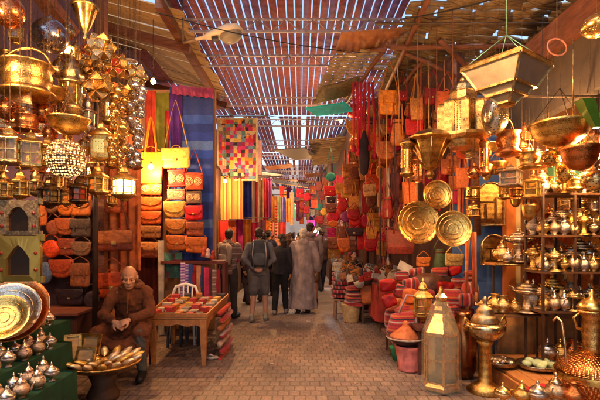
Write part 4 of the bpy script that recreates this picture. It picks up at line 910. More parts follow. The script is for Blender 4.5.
# mirrors
INLAY=m_patch('bone_inlay',[(.25,.18,.09),(.17,.12,.06),(.3,.22,.12),(.13,.09,.05),(.2,.14,.07)],.011); GILT=m_obj('gilt_wood',.38,.7,5,.8,1.1,60,.2)
def mirror(pxl,pxr,pyt,pyb,Y,label,tiles,col):
    a=P(pxl,pyt,Y); b=P(pxr,pyb,Y); w=b.x-a.x; h=a.z-b.z; o=thing('framed_mirror',label,'mirror',((a.x+b.x)/2,Y,b.z),.12,'framed arched mirrors')
    def archp(wd,z0,z1,pt):
        n=10; out=[(-wd,z0),(-wd,z0+(z1-z0)*.55)]
        for i in range(1,n): 
            t=i/n; out.append((-wd+wd*2*t, z0+(z1-z0)*(.55+.45*math.sin(PI*t)**.8 if not pt else .55+.45*(1-abs(2*t-1)**1.4))))
        out += [(wd,z0+(z1-z0)*.55),(wd,z0)]; return out
    inner=archp(w*.27,h*.12,h*.8,tiles); m=MB(); y=-.02
    outer=[]
    for (x,z) in inner:
        # project to rectangle border
        cx,cz=0,h*.45; dx,dz=x-cx,z-cz; s=min((w/2)/abs(dx) if abs(dx)>1e-6 else 99, ((h-cz) if dz>0 else cz)/abs(dz) if abs(dz)>1e-6 else 99); outer.append((cx+dx*s,cz+dz*s))
    n=len(inner)
    vs=[(x,-.02,z) for x,z in outer]+[(x,-.03,z) for x,z in inner]+[(x,0,z) for x,z in inner]+[(x,.02,z) for x,z in outer]; fs=[]
    for i in range(n):
        j=(i+1)%n; fs += [(i,j,n+j,n+i),(n+i,n+j,2*n+j,2*n+i),(3*n+i,3*n+j,j,i)]
    m.add(vs,fs)
    for i in range(n):
        j=(i+1)%n; a_,b_=outer[i],outer[j]
        ea=abs(abs(a_[0])-w/2)<1e-4; eb=abs(abs(b_[0])-w/2)<1e-4
        if ea!=eb:
            cx_=a_[0] if ea else b_[0]; cz_=b_[1] if ea else a_[1]
            for yy in (-.02,.02): m.add([(a_[0],yy,a_[1]),(cx_,yy,cz_),(b_[0],yy,b_[1])],[(0,1,2)])
    m.box((-w*.49,0,h*.97),(.05,.03,.05)); m.box((w*.49,0,h*.97),(.05,.03,.05)); m.box((w*.49,0,h*.03),(.05,.03,.05)); m.box((-w*.49,0,h*.03),(.05,.03,.05)); m.box((0,-.004,h*.03),(w*.98,.028,h*.08)); m.box((0,-.004,h*.96),(w*.98,.028,h*.07))
    m.build('frame',(INLAY if not tiles else GILT),o,color=col)
    MB().box((0,.005,h*.47),(w*.6,.008,h*.74)).build('glass',MIRG,o)
    for x in (-.4,.4):
        for z in (.25,.62):
            m=MB(); m.M=Matrix.Translation((x*w,-.02,z*h))@Matrix.Rotation(PI/2,4,'X'); m.lathe([(.014,0),(.014,.008),(.004,.012)],8); m.build('stud',GLASS_R,o)
    return o
MIRG=NT('dark_mirror_glass').set(base=(.25,.16,.12),rough=.08,metal=.9).mat
mirror(1,38,200,235,3.4,'inlaid arched mirror frame with round arch, above the other one',False,(.55,.47,.38))
mirror(0,40,236,281,3.35,'plain gold mirror frame with pointed arch, above the big trays',True,(.36,.24,.05))
# big trays on display
def tray(px,py,d,Y,label,col,rx,rz=0,group='large round trays',name='round_tray',cat='tray'):
    p=P(px,py,Y); s=S(d,Y); o=inst(PLATE,name,label,cat,(p.x,Y,p.z-s*.5*math.cos(rx)),s,group,rz=rz,rx=rx,cols=dict(dish=col,engraved_ring=tuple(min(1,c*1.15) for c in col))); return o
tray(6,312,72,3.55,'outermost big copper red tray leaning behind the silver and gold ones',COP,-.5,.3)
tray(3,314,62,3.45,'bright silver engraved tray between the copper and the gold tray',SIL,-.55,.3)
tray(-2,320,50,3.3,'front gold engraved tray leaning on the silver tray',GOLD,-.6,.3)
# ---------------- green stepped stand and teapots
GREEN=(.008,.05,.022)
m=MB()
for x0,x1,z,ye in ((-2.95,-2.42,.72,4.55),(-2.42,-2.16,.6,4.08),(-2.16,-1.88,.47,3.62)):
    m.box(((x0+x1)/2,(2.5+ye)/2,z/2),(x1-x0-.003,ye-2.5,z))
sst=o=solid('stepped_stand','stepped display stand draped in dark green cloth holding the teapots','display stand',m,CLOTH,GREEN,bevel=.02)
for x0,x1,z,ye in ((-2.95,-2.42,.72,4.55),(-2.42,-2.16,.6,4.08),(-2.16,-1.88,.47,3.62)):
    m=MB(); pts=[(x1+.003,2.5+(ye-2.5)*q/40) for q in range(41)]+[(x1-(x1-x0)*q/10,ye+.003) for q in range(1,11)]; vs=[];fs=[]
    for j in range(7):
        zz=z+.003-(z-.005)*j/6
        for q,(a,b) in enumerate(pts):
            off=.004+(.004+.012*j/6)*(1+math.sin(q*1.1+1.5*math.sin(q*.4)+j*.15)); vs.append((a+(off if q<41 else 0),b+(0 if q<40 else off),zz))
    N=len(pts)
    for j in range(6):
        for q in range(N-1): fs.append((j*N+q,(j+1)*N+q,(j+1)*N+q+1,j*N+q+1))
    m.add(vs,fs,0,True); m.build('cloth_drape',CLOTH,sst,color=GREEN)
rows=[('top step',-2.53,[3.3+.088*q for q in range(13)],.72),('middle step',-2.28,[2.95+.088*q for q in range(12)],.6),('bottom step',-2.0,[2.58+.088*q for q in range(11)],.47)]
ords=['first','second','third','fourth','fifth','sixth','seventh','eighth','ninth','tenth','eleventh','twelfth','thirteenth','fourteenth','fifteenth','sixteenth','seventeenth','eighteenth']
for rn,x,ys,z in rows:
    for i,y in enumerate(reversed(ys)):
        tp=(i%3!=1); s=.165 if tp else .14; c=[SIL,(.8,.55,.38),(.75,.6,.42)][(i+len(rn))%3]; cn=['silver','rosy silver','pale brass'][(i+len(rn))%3]
        o=inst(TEA if tp else SUG,'teapot' if tp else 'sugar_bowl',f"{cn} {'teapot' if tp else 'lidded sugar bowl'}, {ords[i]} from the far end of the green {rn}",'teapot' if tp else 'sugar bowl',(x+(.062 if i%2 else -.062)+rnd.uniform(-.01,.01),y,z+.001),(s*.92,s*.92,s*1.05),'silver teapots and bowls on the green steps',rz=rnd.choice([2.6,-2.7,-.4,.4])+rnd.uniform(-.3,.3),cols=dict(body=c,lid=c,spout=c,handle=c))
# ---------------- jewellery tray on stand
ztr=-.05
jt=thing('trinket_tray','large flat round brass tray of trinkets beside the teapots','tray',(-1.93,4.25,-.05))
MB().lathe([(.02,.36),(.29,.37),(.35,.41),(.36,.415),(.35,.43),(.29,.4),(.02,.385)],32,sx=1).build('dish',BRASS,jt,color=GOLD2)
MB().lathe([(.14,.055),(.15,.1),(.1,.2),(.16,.37)],24,fl=24,fa=.015).build('basket_base',WOOD,jt,color=(.07,.03,.015))
spots=[(math.cos(a)*r,math.sin(a)*r) for r,n,o in ((.31,16,0),(.21,10,.3),(.11,6,0)) for a in [2*PI*k/n+o for k in range(n)]]
wd=['outer','middle','inner']
for i,(x,y) in enumerate(spots):
    ring=0 if i<16 else 1 if i<26 else 2; front=y<0
    if ring>0 and y>.05 and x<.05: continue
    k=MB(); a=math.atan2(y,x); R=Matrix.Rotation(a,4,'Z')@Matrix.Rotation(-.5,4,'Y')
    k.M=Matrix.Translation((x-1.93,y+4.25,.39))@R@Matrix.Diagonal((1.5,1.5,1.7,1)); k.loft([[(-.05,0,0)]*6]+[[(xx,w*math.cos(t),hh*max(-.3,math.sin(t))) for t in [2*PI*q/6 for q in range(6)]] for xx,w,hh in ((-.03,.02,.012),(0,.03,.022),(.035,.02,.014),(.055,.004,.004))])
    solid('pointed_trinket',f"small {['silver','gold','cream'][i%3]} pointed trinket, {ords[(i if i<16 else i-16 if i<26 else i-26)%12]} round the {wd[ring]} ring{' past twelve' if i<16 and i>11 else ''} of the trinket tray",'trinket',k,GILT,[(.75,.6,.4),(.8,.5,.12),(.8,.66,.4)][i%3],'pointed trinkets on the brass tray')
def frame(px,py,w,h,Y,lab,tilt=-.3,rz=0,col=GOLD2):
    p=P(px,py,Y); a,b=S(w,Y),S(h,Y); o=thing('picture_frame',lab,'frame',(p.x,Y,p.z-b/2),rz,'gold frames propped at the trinket tray'); o.rotation_euler[0]=tilt
    m=MB(); t=min(a,b)*.16
    m.box((0,0,t/2),(a,.02,t)); m.box((0,0,b-t/2),(a,.02,t)); m.box((-a/2+t/2,0,b/2),(t,.02,b-2*t)); m.box((a/2-t/2,0,b/2),(t,.02,b-2*t)); m.build('border',BRASS,o,color=col)
    MB().box((0,.005,b/2),(a-1.5*t,.006,b-1.5*t)).build('panel',BOARD,o); return o
frame(73,352,16,34,4.15,'tall brown gold frame at the left rim of the trinket tray',-.25,.5)
frame(89,344,22,20,4.3,'gold frame standing at the back of the trinket tray',-.25,-.2,GOLD)
frame(84,355,20,16,4.1,'lower gold frame propped in front of the other two',-.35,-.1,GOLD)
for i,x in enumerate((81,87,97)):
    ware(TEA if i==2 else VASE,'brass_cup' if i<2 else 'small_teapot','cup' if i<2 else 'teapot',x,369-i,13,4.15,GOLD,['left brass cup standing on the trinket tray','right brass cup standing on the trinket tray','tiny brass teapot on the trinket tray near the gold frames'][i],'brassware on the trinket tray')
# ---------------- wall of small bags at far left
WB='bags hung on the left stall wall'
Bg=lambda *a,**k: bag(*a,**{'group':WB,**k})
LB=[('disc',52,207,14,14,(.2,.1,.06),'dull brown round purse, top of the left column of the stall wall bags'),
('disc',54,228,15,16,(.28,.1,.05),'brown round purse above the bright red orange one'),
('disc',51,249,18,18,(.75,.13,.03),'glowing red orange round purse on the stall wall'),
('disc',45,273,15,22,(.14,.17,.24),'grey blue oval purse low on the stall wall'),
('round',66,205,19,22,(.6,.22,.05),'orange saddle bag with curved bottom, top of the middle column'),
('round',66,227,19,17,(.4,.13,.04),'russet saddle bag, second in the middle column'),
('flap',67,247,17,17,(.32,.09,.04),'dark tan flap bag, third in the middle column'),
('round',62,269,25,18,(.5,.12,.04),'wide red brown half moon bag at the middle column bottom'),
('flap',81,206,21,20,(.55,.22,.07),'orange bag with notched flap, top of the right column'),
('square',81,228,19,18,(.09,.06,.045),'black buckled bag in the right column beside the dark post'),
('round',81,249,19,14,(.3,.17,.09),'tooled brown saddle bag with pale patterned flap'),
('square',80,275,19,24,(.36,.14,.05),'brown two part bag with metal clasp, bottom right of the wall bags'),
('flap',42,213,10,26,(.5,.18,.05),'narrow orange bag half hidden by the arched mirror'),
('satch',75,318,36,14,(.22,.07,.03),'long dark brown case lying low under the wall bags'),
('flap',70,297,28,16,(.04,.02,.02),'nearly black bag in the shade under the half moon bag'),
('disc',92,300,16,18,(.05,.03,.03),'black round bag low beside the dark post')]
for k,px,py,w,h,c,lab in LB: Bg(k,px,py,w,h,5.5,c,lab,strap=7 if k!='satch' else None)
for i,(px,py,c,cn) in enumerate([(57,186,(.5,.2,.06),'orange'),(90,187,(.3,.1,.05),'brown'),(70,187,(.45,.08,.03),'rust red')]): Bg('flap',px,py,16,14,5.55,c,f'{cn} bag peeking out under the dark lanterns')
o=thing('leather_cabinet','dark shelf cabinet low in the left stall behind the teapots','cabinet',(-3.2,5.35,0))
m=MB(); m.box((0,0,.33),(1.15,.5,.66)); m.build('body',WOOD,o,color=(.08,.025,.015),bevel=.01); MB().box((0,-.02,.68),(1.2,.56,.04)).build('top',WOOD,o,color=(.2,.06,.03),bevel=.008)
solid('stall_post','dark iron stall post between the wall bags and the satchels','post',MB().tube([P(95,345,5.3),P(96,90,5.3)],.035,8),IRON,(.06,.03,.02))
# salmon leather sheets and satchels
cloth('hanging_hide','smooth salmon orange leather hide hung behind the plaque lantern, left one','leather hide',97,120,82,285,5.85,LEATHER,'hides hung behind the seated man',(.58,.2,.07),.025,2)
cloth('hanging_hide','salmon orange leather hide hung behind the ball strings, right one','leather hide',119,141,90,270,5.95,LEATHER,'hides hung behind the seated man',(.55,.18,.06),.03,2.5)
bag('satch',115,241,35,21,5.6,(.2,.06,.03),'dark brown satchel with pale orange flap top, above the red orange one','wide satchels behind the seated man',strap=50,flapcol=(.45,.19,.08))
bag('satch',113,285,36,25,5.6,(.55,.12,.03),'red orange satchel just left of the seated man\'s head','wide satchels behind the seated man',strap=15)
bag('satch',111,205,30,16,5.75,(.45,.14,.05),'rust orange satchel topmost of the three beside the dark post','wide satchels behind the seated man',strap=30)
# ---------------- lit bag rack
RK='bags on the lit rack at left'
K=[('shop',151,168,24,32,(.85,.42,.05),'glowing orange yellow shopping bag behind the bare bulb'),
('emb',151,188,21,14,(.62,.2,.07),'orange embossed bag right below the glowing shopping bag'),
('flap',151,204,22,14,(.62,.2,.05),'plain orange flap bag, third down the left rack column'),
('flap',151,218,21,13,(.5,.16,.05),'darker orange flap bag, fourth down the left rack column'),
('square',150,232,21,12,(.3,.16,.07),'tan two pocket bag, fifth down the left rack column'),
('square',149,250,22,16,(.2,.07,.03),'brown bag with pale flap at the bottom of the left rack column'),
('satch',176,158,29,20,(.8,.55,.17),'pale yellow wide flap bag on long straps, top of the middle column'),
('emb',177,178,18,18,(.55,.06,.05),'crimson embossed bag under the pale yellow one'),
('emb',176,194,18,11,(.55,.3,.25),'pink grey patterned bag under the crimson one'),
('round',175,210,22,16,(.7,.45,.15),'cream yellow saddle bag in the middle column'),
('round',176,227,21,15,(.45,.22,.07),'mustard brown saddle bag below the cream one'),
('flap',177,243,20,15,(.5,.19,.05),'rust orange flap bag, lowest of the middle column'),
('emb',194,181,18,18,(.58,.14,.05),'orange red embossed bag, top of the right column beside the blue blanket'),
('emb',194,197,16,13,(.15,.1,.08),'dark bag with white pattern beside the blue blanket'),
('flap',194,213,18,15,(.6,.03,.05),'bright red flap bag beside the blue blanket'),
('square',195,229,17,14,(.35,.12,.05),'brown pocket bag under the bright red one'),
('square',196,245,21,16,(.6,.22,.05),'orange two pocket bag at the lower right of the rack')]
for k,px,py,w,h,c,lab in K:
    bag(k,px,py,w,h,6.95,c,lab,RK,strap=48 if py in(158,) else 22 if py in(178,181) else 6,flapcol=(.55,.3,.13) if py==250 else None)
cloth('blue_blanket','indigo blue woven blanket with pale bands hung behind the bag rack','blanket',170,213,88,262,7.2,BLANKET,None,None,.035,3,slope=-.06)
cloth('hanging_textile','olive green cloth hung between the orange and purple ones','textile',154,172,92,160,7.25,CLOTH,'cloths hung above the bag rack',(.2,.2,.03),.03,2)
cloth('hanging_textile','orange and red cloth hung left of the olive green cloth','textile',146,156,90,185,7.2,CLOTH,'cloths hung above the bag rack',(.5,.07,.03),.03,2)
cloth('hanging_textile','purple violet cloth hung left of the blue blanket','textile',169,182,92,150,7.15,CLOTH,'cloths hung above the bag rack',(.1,.03,.2),.03,2)
cloth('hanging_textile','deep red cloth hung below the purple violet cloth','textile',165,176,110,190,7.22,CLOTH,'cloths hung above the bag rack',(.35,.02,.03),.03,2)
cloth('hanging_textile','dark brown red cloth filling the back below the rack columns','textile',136,163,150,330,7.3,CLOTH,'cloths hung above the bag rack',(.1,.02,.015),.03,3)
cloth('pink_trim','pink and magenta folded cloth edge above the blue blanket','textile',172,214,86,96,7.05,CLOTH,None,(.32,.07,.16),.03,6,slope=-.1)
cloth('white_curtain','pale grey vertical cloth strip beside the teal cloth','curtain',158,164,240,335,6.9,CLOTH,None,(.45,.4,.33),.02,1)
cloth('teal_cloth','teal green checked cloth hanging below the bag rack','textile',163,182,252,278,7.0,m_patch('teal_check',[(.03,.13,.12),(.02,.09,.08),(.04,.16,.13),(.1,.02,.03)],.1),None,None,.02,2)
rk=thing('rack_shelf','dark red wooden shelf board under the bag rack holding the folded scarves','shelf',P(200,262,7.0))
MB().box((-.1,.05,0),(1.0,.35,.04)).build('board',WOOD,rk,color=(.1,.02,.015)); MB().box((.4,.05,-.45),(.04,.3,.9)).build('side',WOOD,rk,color=(.1,.02,.015)); MB().box((-.1,.05,-.85),(1.0,.35,.04)).build('lower_board',WOOD,rk,color=(.1,.02,.015))
scol=[((.3,.08,.4),'violet banded',STR_FOLD),((.4,.35,.5),'white and lilac banded',STR_FOLD),((.05,.1,.3),'navy blue',CLOTH),((.4,.03,.04),'crimson',CLOTH),((.5,.25,.15),'tan pink',CLOTH),((.06,.08,.16),'dark blue',CLOTH),((.5,.06,.14),'rose red',CLOTH),((.12,.06,.06),'brown',CLOTH),((.45,.4,.38),'grey white spotted',STR_HOOD),((.25,.02,.04),'wine red',CLOTH)]
for i,(c,nm,mt) in enumerate(scol):
    x=183+i*3.9; cloth('folded_scarf',f'{nm} scarf hanging in the slanted row behind the white chair','scarf',x-2.2,x+2.2,262+i*.8,305+i*1.3,6.85+.03*(i%2),mt,'scarves hung under the rack shelf',c,.012,1.3,rot=.2)
for i,(px,py,c,n_) in enumerate([(208,253,(.6,.4,.35),'pink white doll like tassel'),(213,255,(.35,.04,.03),'red tassel'),(204,252,(.4,.06,.04),'dark red tassel')]):
    m=MB(); p=P(px,py+5,6.9); m.lathe([(.05,0),(.035,.06),(.02,.1),(.03,.12),(.01,.15)],10,p,fl=5,fa=.15); solid('tassel',f'{n_} standing at the rack shelf end','tassel',m,CLOTH,c,'tassels on the shelf end')
bulb(151,167,6.7,'bare bright bulb glowing before the orange shopping bag',55,(1,.5,.17))
bulb(225,181,8.6,'bare bright bulb hanging by the patchwork quilt',60,(1,.55,.22),top=4.9,r=.03)
# ---------------- seller's table and chair
tb=thing('display_table','low orange brown wooden table with scalloped apron and sloping top','table',(0,0,0))
A=P(148,319,5.35); Bq=P(207,322,5.3); Cq=P(228,297,6.5); D=P(171,297,6.5)
A.z=Bq.z=.575; Cq.z=D.z=.66
def quad(zz): return [V((q.x,q.y,q.z+zz)) for q in (A,Bq,Cq,D)]
m=MB(); m.add(quad(0)+quad(.03),[(3,2,1,0),(4,5,6,7),(0,1,5,4),(1,2,6,5),(2,3,7,6),(3,0,4,7)]); m.build('tabletop',TABLEW,tb,bevel=.004)
def apron(p,q,h=.15):
    m=MB(); n=24; d=(q-p); nrm=V((-d.y,d.x,0)).normalized()*.012; top=[];bot=[]
    for i in range(n+1):
        t=i/n; k=min(t,1-t); cut=h-(.075*(1-math.exp(-k*14)))+.012*math.cos(t*6*PI)*(k>.1); pt=p.lerp(q,t); top.append(pt); bot.append(pt-V((0,0,cut)))
    vs=[a+s for s in (nrm,-nrm) for a in top+bot]; N=2*(n+1); fs=[]
    for i in range(n): fs += [(i,i+1,n+2+i,n+1+i),(N+i,N+n+1+i,N+n+2+i,N+i+1),(n+1+i,n+2+i,N+n+2+i,N+n+1+i)]
    m.add(vs,fs); m.build('apron',TABLEW,tb)
i_=.02
apron(A+V((.02,.02,-.003)),Bq+V((-.02,.02,-.003))); apron(Bq+V((-.015,.03,-.003)),Cq+V((-.015,-.03,-.003)),.13); apron(A+V((.015,.03,-.003)),D+V((.015,-.03,-.003)),.13)
for q in (A+V((.05,.05,0)),Bq+V((-.05,.05,0)),Cq+V((-.05,-.05,0)),D+V((.05,-.05,0))):
    MB().loft([[(q.x+a*s,q.y+b*s,z) for a,b in((-1,-1),(1,-1),(1,1),(-1,1))] for z,s in((0,.024),(.3,.036),(q.z-.002,.044))],sm=False).build('leg',TABLEW,tb,bevel=.004)
m=MB(); r0=.05
for p,q in ((A,Bq),(Bq,Cq),(A,D)): m.bar(p+V((0,0,.05)),q+V((0,0,.05)),.015,.045)
m.build('rim',TABLEW,tb)
gcol=[((.5,.05,.04),'red'),((.55,.3,.06),'mustard'),((.06,.05,.05),'black'),((.5,.42,.3),'cream'),((.6,.2,.04),'orange'),((.3,.25,.2),'grey brown')]
for i in range(7):
    for j in range(5):
        u=.03+(j+.5)/5*.94+rnd.uniform(-.03,.03); v=(i+.5)/7; p=A.lerp(Bq,u).lerp(D.lerp(Cq,u),v)
        c,cn=gcol[(i*3+j*2+ (i*j)%3)%6]; w,d,h=rnd.uniform(.07,.13),rnd.uniform(.08,.15),rnd.uniform(.02,.07)
        m=MB(); q=Matrix.Rotation(rnd.uniform(-.3,.3),4,'Z'); m.box((p.x,p.y,p.z+.031+h/2),(w,d,h),0,q)
        solid('trinket_box' if (i+j)%2 else 'notebook',f"{cn} {'small box' if (i+j)%2 else 'leather notebook'} on the low table, {ords[i]} row from the front, {ords[j]} from left",'box' if (i+j)%2 else 'notebook',m,LEATHER,c,'small goods laid out on the low table',bevel=.006)
for i in range(7):
    c,cn=[((.45,.05,.03),'red'),((.4,.12,.04),'rust'),((.5,.3,.2),'pink tan')][i%3]; p=P(221+(i%2)*2,352-i*7.2,6.0)
    m=MB(); m.tube([(p.x+.05,5.6,p.z),(p.x+.07,6.0,p.z+.01),(p.x+.05,6.4,p.z)],.035,8,flat=.8); solid('rolled_cloth',f'{cn} rolled cloth, {ords[i]} from the bottom of the pile at the table end','rolled cloth',m,STR_RED if i%2 else CLOTH,c,'rolled cloths piled at the right end of the low table')
solid('cardboard_sheet','tan board leaning between the low table legs','board',MB().bar((-1.12,5.75,.33),(-1.02,6.1,.33),.012,.3),PAINT,(.3,.2,.11))
m=MB(); m.ell((P(211,360,5.6).x,5.6,.03),(.06,.05,.03),8); m.ell((P(211,360,5.6).x+.05,5.63,.02),(.05,.04,.02),8); m.tube([(P(211,360,5.6).x-.03,5.58,.04),(P(211,360,5.6).x,5.55,.08),(P(211,360,5.6).x+.04,5.58,.05)],.015,6); solid('crumpled_paper','crumpled white paper on the paving under the table','litter',m,CLOTH,(.6,.5,.42))
ch=thing('plastic_chair','white plastic garden chair with rounded slotted back behind the low table','chair',(P(184,300,6.55).x,6.52,0),.1)
m=MB()
out=[(.0,.0)]; W_=(.75,.72,.68)
m.pillow([(-.22,.42),(-.24,.7),(-.2,.84),(-.1,.9),(.1,.9),(.2,.84),(.24,.7),(.22,.42),(.16,.42),(.17,.68),(.13,.78),(.0,.81),(-.13,.78),(-.17,.68),(-.16,.42)],.03,.2); m.M=Matrix()
mm=MB(); mm.tube([(-.2,.2,.42),(-.23,.22,.7),(-.17,.23,.84),(0,.24,.88),(.17,.23,.84),(.23,.22,.7),(.2,.2,.42)],.025,8); 
for x in (-.12,-.04,.04,.12): mm.tube([(x*.9,.2,.42),(x,.23,.86)],.02,6,flat=.5)
mm.tube([(-.2,.22,.62),(.2,.22,.62)],.02,6,flat=.5); mm.build('backrest',PAINT,ch,color=W_)
MB().box((0,0,.42),(.44,.42,.03)).build('seat',PAINT,ch,color=W_,bevel=.01)
for x in(-.19,.19):
    for y in(-.18,.18): MB().tube([(x*1.15,y*1.15,0),(x,y,.42)],.02,6).build('leg',PAINT,ch,color=W_)
    MB().tube([(x*1.1,.2,.62),(x*1.25,0,.63),(x*1.2,-.16,.6),(x*1.05,-.18,.42)],.018,6).build('armrest',PAINT,ch,color=W_)
m=MB(); m.M=Matrix.Translation((ch.location.x,6.93,.45)); m.pillow(sup(.34,0,.3,4,20),.1); solid('red_cushion','dark red cushion propped on the white plastic chair','cushion',m,STR_RED)
for i,(px,Y) in enumerate([(178,6.35),(190,6.4)]):
    p=P(px,0,Y).x; o=thing('wooden_stool',['left','right'][i]+' dark blue grey stool pushed under the low table','stool',(p,Y,0),.2,'stools under the low table')
    MB().box((0,0,.4),(.3,.3,.03)).build('seat',WOOD,o,color=(.05,.06,.08),bevel=.01)
    for x in(-.12,.12):
        for y in(-.12,.12): MB().bar((x*1.1,y*1.1,0),(x,y,.39),.03,.03).build('leg',WOOD,o,color=(.06,.07,.09))
# ---------------- hung textiles further down the left side
quilt=cloth('patchwork_quilt','patchwork quilt of many small coloured squares with cream border hung over the lane','quilt',218,257,119,180,9.4,PATCH,None,None,.01,2,rot=.0)
def fringe(name,label,cat,pxl,pxr,pyt,pyb,Y,mt,c,**k): return cloth(name,label,cat,pxl,pxr,pyt,pyb,Y,mt,'textiles hung along the left side of the lane',c,**k)
a,b=P(218,119,9.39),P(257,180,9.39); m=MB()
for zz in (a.z,b.z): m.bar((a.x,a.y-.03,zz),(b.x,a.y-.03,zz),.02,.04) 
for xx in (a.x,b.x): m.bar((xx,a.y-.032,b.z-.04),(xx,a.y-.032,a.z+.02),.035,.02)
qb=m.build('quilt_border',CLOTH,color=(.5,.4,.24)); adopt(qb,quilt); qb.matrix_parent_inverse=Matrix.Translation(quilt.location).inverted()
T=[(214,229,176,220,9.3,STR_ORANGE,O_,'orange brocade panel left of its twin under the quilt'),(229,243,178,219,9.35,STR_ORANGE,O_,'orange brocade panel right of its twin under the quilt'),
(243,251,178,219,9.9,CLOTH,(.03,.05,.3),'royal blue hanging cloth next to the orange brocade'),(251,259,177,222,10.2,STR_SCARF,R_,'striped pink and purple scarves under the quilt corner'),
(258,264,178,218,11,CLOTH,(.5,.35,.2),'cream hanging scarf, first of the far scarf row'),(263,268,178,220,11.2,CLOTH,(.5,.03,.05),'crimson hanging scarf in the far scarf row'),(267,272,178,218,11.4,CLOTH,(.25,.08,.25),'plum hanging scarf in the far scarf row'),
(272,277,196,224,13.5,CLOTH,(.45,.2,.05),'ochre scarf hanging farther down the left side'),(276,281,196,222,14,CLOTH,(.4,.42,.2),'yellow green scarf hanging farther down the left side'),(281,286,197,222,14.6,CLOTH,(.2,.15,.35),'lilac blue scarf hanging farther down the left side'),(285,291,198,222,15.2,CLOTH,(.6,.25,.05),'bright orange scarf nearest the lane end at left'),
(212,219,220,268,9.0,CLOTH,(.45,.14,.03),'rust orange cloth hanging low behind the striped jacket man'),(219,228,220,264,9.2,CLOTH,(.5,.04,.03),'scarlet cloth hanging low behind the striped jacket man'),(228,236,220,262,9.5,CLOTH,(.4,.1,.03),'brick red cloth hanging low under the brocade'),
(236,243,219,262,9.8,CLOTH,(.3,.03,.14),'magenta cloth hanging low beside the orange one'),(243,251,219,262,10.1,CLOTH,(.6,.25,.05),'bright orange cloth hanging low beside the magenta one'),(251,258,222,258,10.5,CLOTH,(.55,.05,.12),'rose pink cloth hanging low above the backpack man'),
(258,266,219,250,11.6,CLOTH,(.15,.06,.1),'dark plum cloth hanging low beyond the backpack man'),(266,272,220,246,12.6,CLOTH,(.6,.2,.04),'orange cloth hanging low in the far row'),(272,279,222,246,13.4,STR_ORANGE,O_,'yellow orange patterned cloth hanging low in the far row'),(279,286,222,244,15,CLOTH,(.5,.06,.04),'red cloth hanging low near the lane end'),
(213,219,130,178,10.0,CLOTH,(.25,.16,.2),'dusky mauve cloth hanging left of the quilt'),(256,262,140,176,12,CLOTH,(.3,.2,.22),'faded grey pink cloth hanging right of the quilt')]
for a in T: fringe('hanging_textile',a[7],'textile',a[0],a[1],a[2],a[3],a[4],a[5],a[6],fold=.03,nf=1.6,rot=.12)
for i,(y,z) in enumerate(((9.45,4.22),(9.4,2.88),(10.3,3.05),(11.3,3.15),(14.2,2.95),(9.6,2.0),(12.3,2.05))): rail((-1.8,y,z),(-.7 if y<11 else -.45,y,z),['upper rail of the patchwork quilt','rail of the orange brocade panels','rail of the striped scarves','rail of the far scarf row','rail of the last scarves at left','rail of the low orange cloths','rail of the low far cloths'][i],.012)
# lights strung further down plus strings of red yellow garlands
for i,(px,Y) in enumerate(((276,11.8),(270,12.5))):
    m=MB(); p=P(px,206,Y)
    for k in range(12): m.ell((p.x,Y,p.z-k*.085),(.05,.05,.03),7)
    solid('bead_garland',['red and yellow bead garland, nearer one above the walkers','orange bead garland, farther one above the walkers'][i],'garland',m,CLOTH,[(.55,.06,.03),(.65,.3,.05)][i],'bead garlands above the walkers')
for i,(st,px,py,w,h,Y,c,lab) in enumerate([
('house',16,30,16,30,4.9,GOLD2,'small dim house lantern high between the two pierced balls'),
('globe',68,30,14,24,4.8,ANT,'brown metal globe high left of the fluted cone'),
('house',40,96,16,30,4.6,GOLD2,'gold house lantern showing behind the lower half of the gold pail'),
('tube',58,112,12,30,4.5,COP,'copper tube lantern under the tall tiered lantern'),
('onion',84,108,16,30,4.6,GOLD3,'gold onion lantern with clear glass below the lowest star'),
('box',14,112,18,28,4.6,GOLD2,'brass box lantern in shade behind the red copper pot'),
('globe',50,132,14,22,4.6,COP,'copper globe lantern between the amber box lantern and the gold bowl'),
('house',112,102,16,30,4.7,GOLD2,'house lantern of dull gold behind the ball strings'),
('house',84,168,14,26,4.7,GOLD3,'pale gold house lantern right of the beaded lampshade'),
('onion',112,196,12,22,4.6,GOLD2,'little onion lantern low beside the lit lantern'),
('house',66,196,14,22,4.5,GOLD,'little gold house lantern between the black and the dark openwork lantern'),
('tube',140,100,10,30,4.7,SIL,'thin silver tube lantern right of the silver ball string')]):
    LL(px,py,w,h,Y,lab,c,st,n=6 if st=='house' else 8,glass=GLASS_C if c==GOLD3 else None)
# denser cascade of small lanterns, three loose layers
_n=0; sty=['house','globe','onion','tube','house','star','plate','cone']; 
desc={'house':'house lantern','globe':'pierced globe','onion':'onion lantern','tube':'tube lantern','star':'star lantern','plate':'plaque lantern','cone':'cone lantern'}
ctone=[(GOLD,'gold'),(GOLD2,'deep gold'),(GOLD3,'pale gold'),(ANT,'antique brown'),(COP,'coppery'),(SIL,'silvery')]
for r_i,py in enumerate((46,66,86,106,124,142,160,176)):
    for c_i,px in enumerate((4,20,36,52,68,84,100,116,132)):
        if (r_i*5+c_i*3)%7 in (0,3) or (px<60 and py<60) or (px>120 and py<60): continue
        st=sty[(r_i*3+c_i)%8]; c,cn=ctone[(r_i+c_i*2)%6]; w=rnd.uniform(11,17)
        LL(px+rnd.uniform(-5,5),py+rnd.uniform(-5,5),w,w*rnd.uniform(1.2,1.9),rnd.uniform(4.35,5.2),f'small {cn} {desc[st]} in the back layer, {ords[r_i]} row, {ords[c_i]} from left',c,st,n=6 if st=='house' else 8,glass=[GLASS_Y,GLASS_C,GLASS_R][(r_i+c_i)%3],lit=(r_i*9+c_i)%11==4 and st=='house',group='small lanterns in the back layer at left')
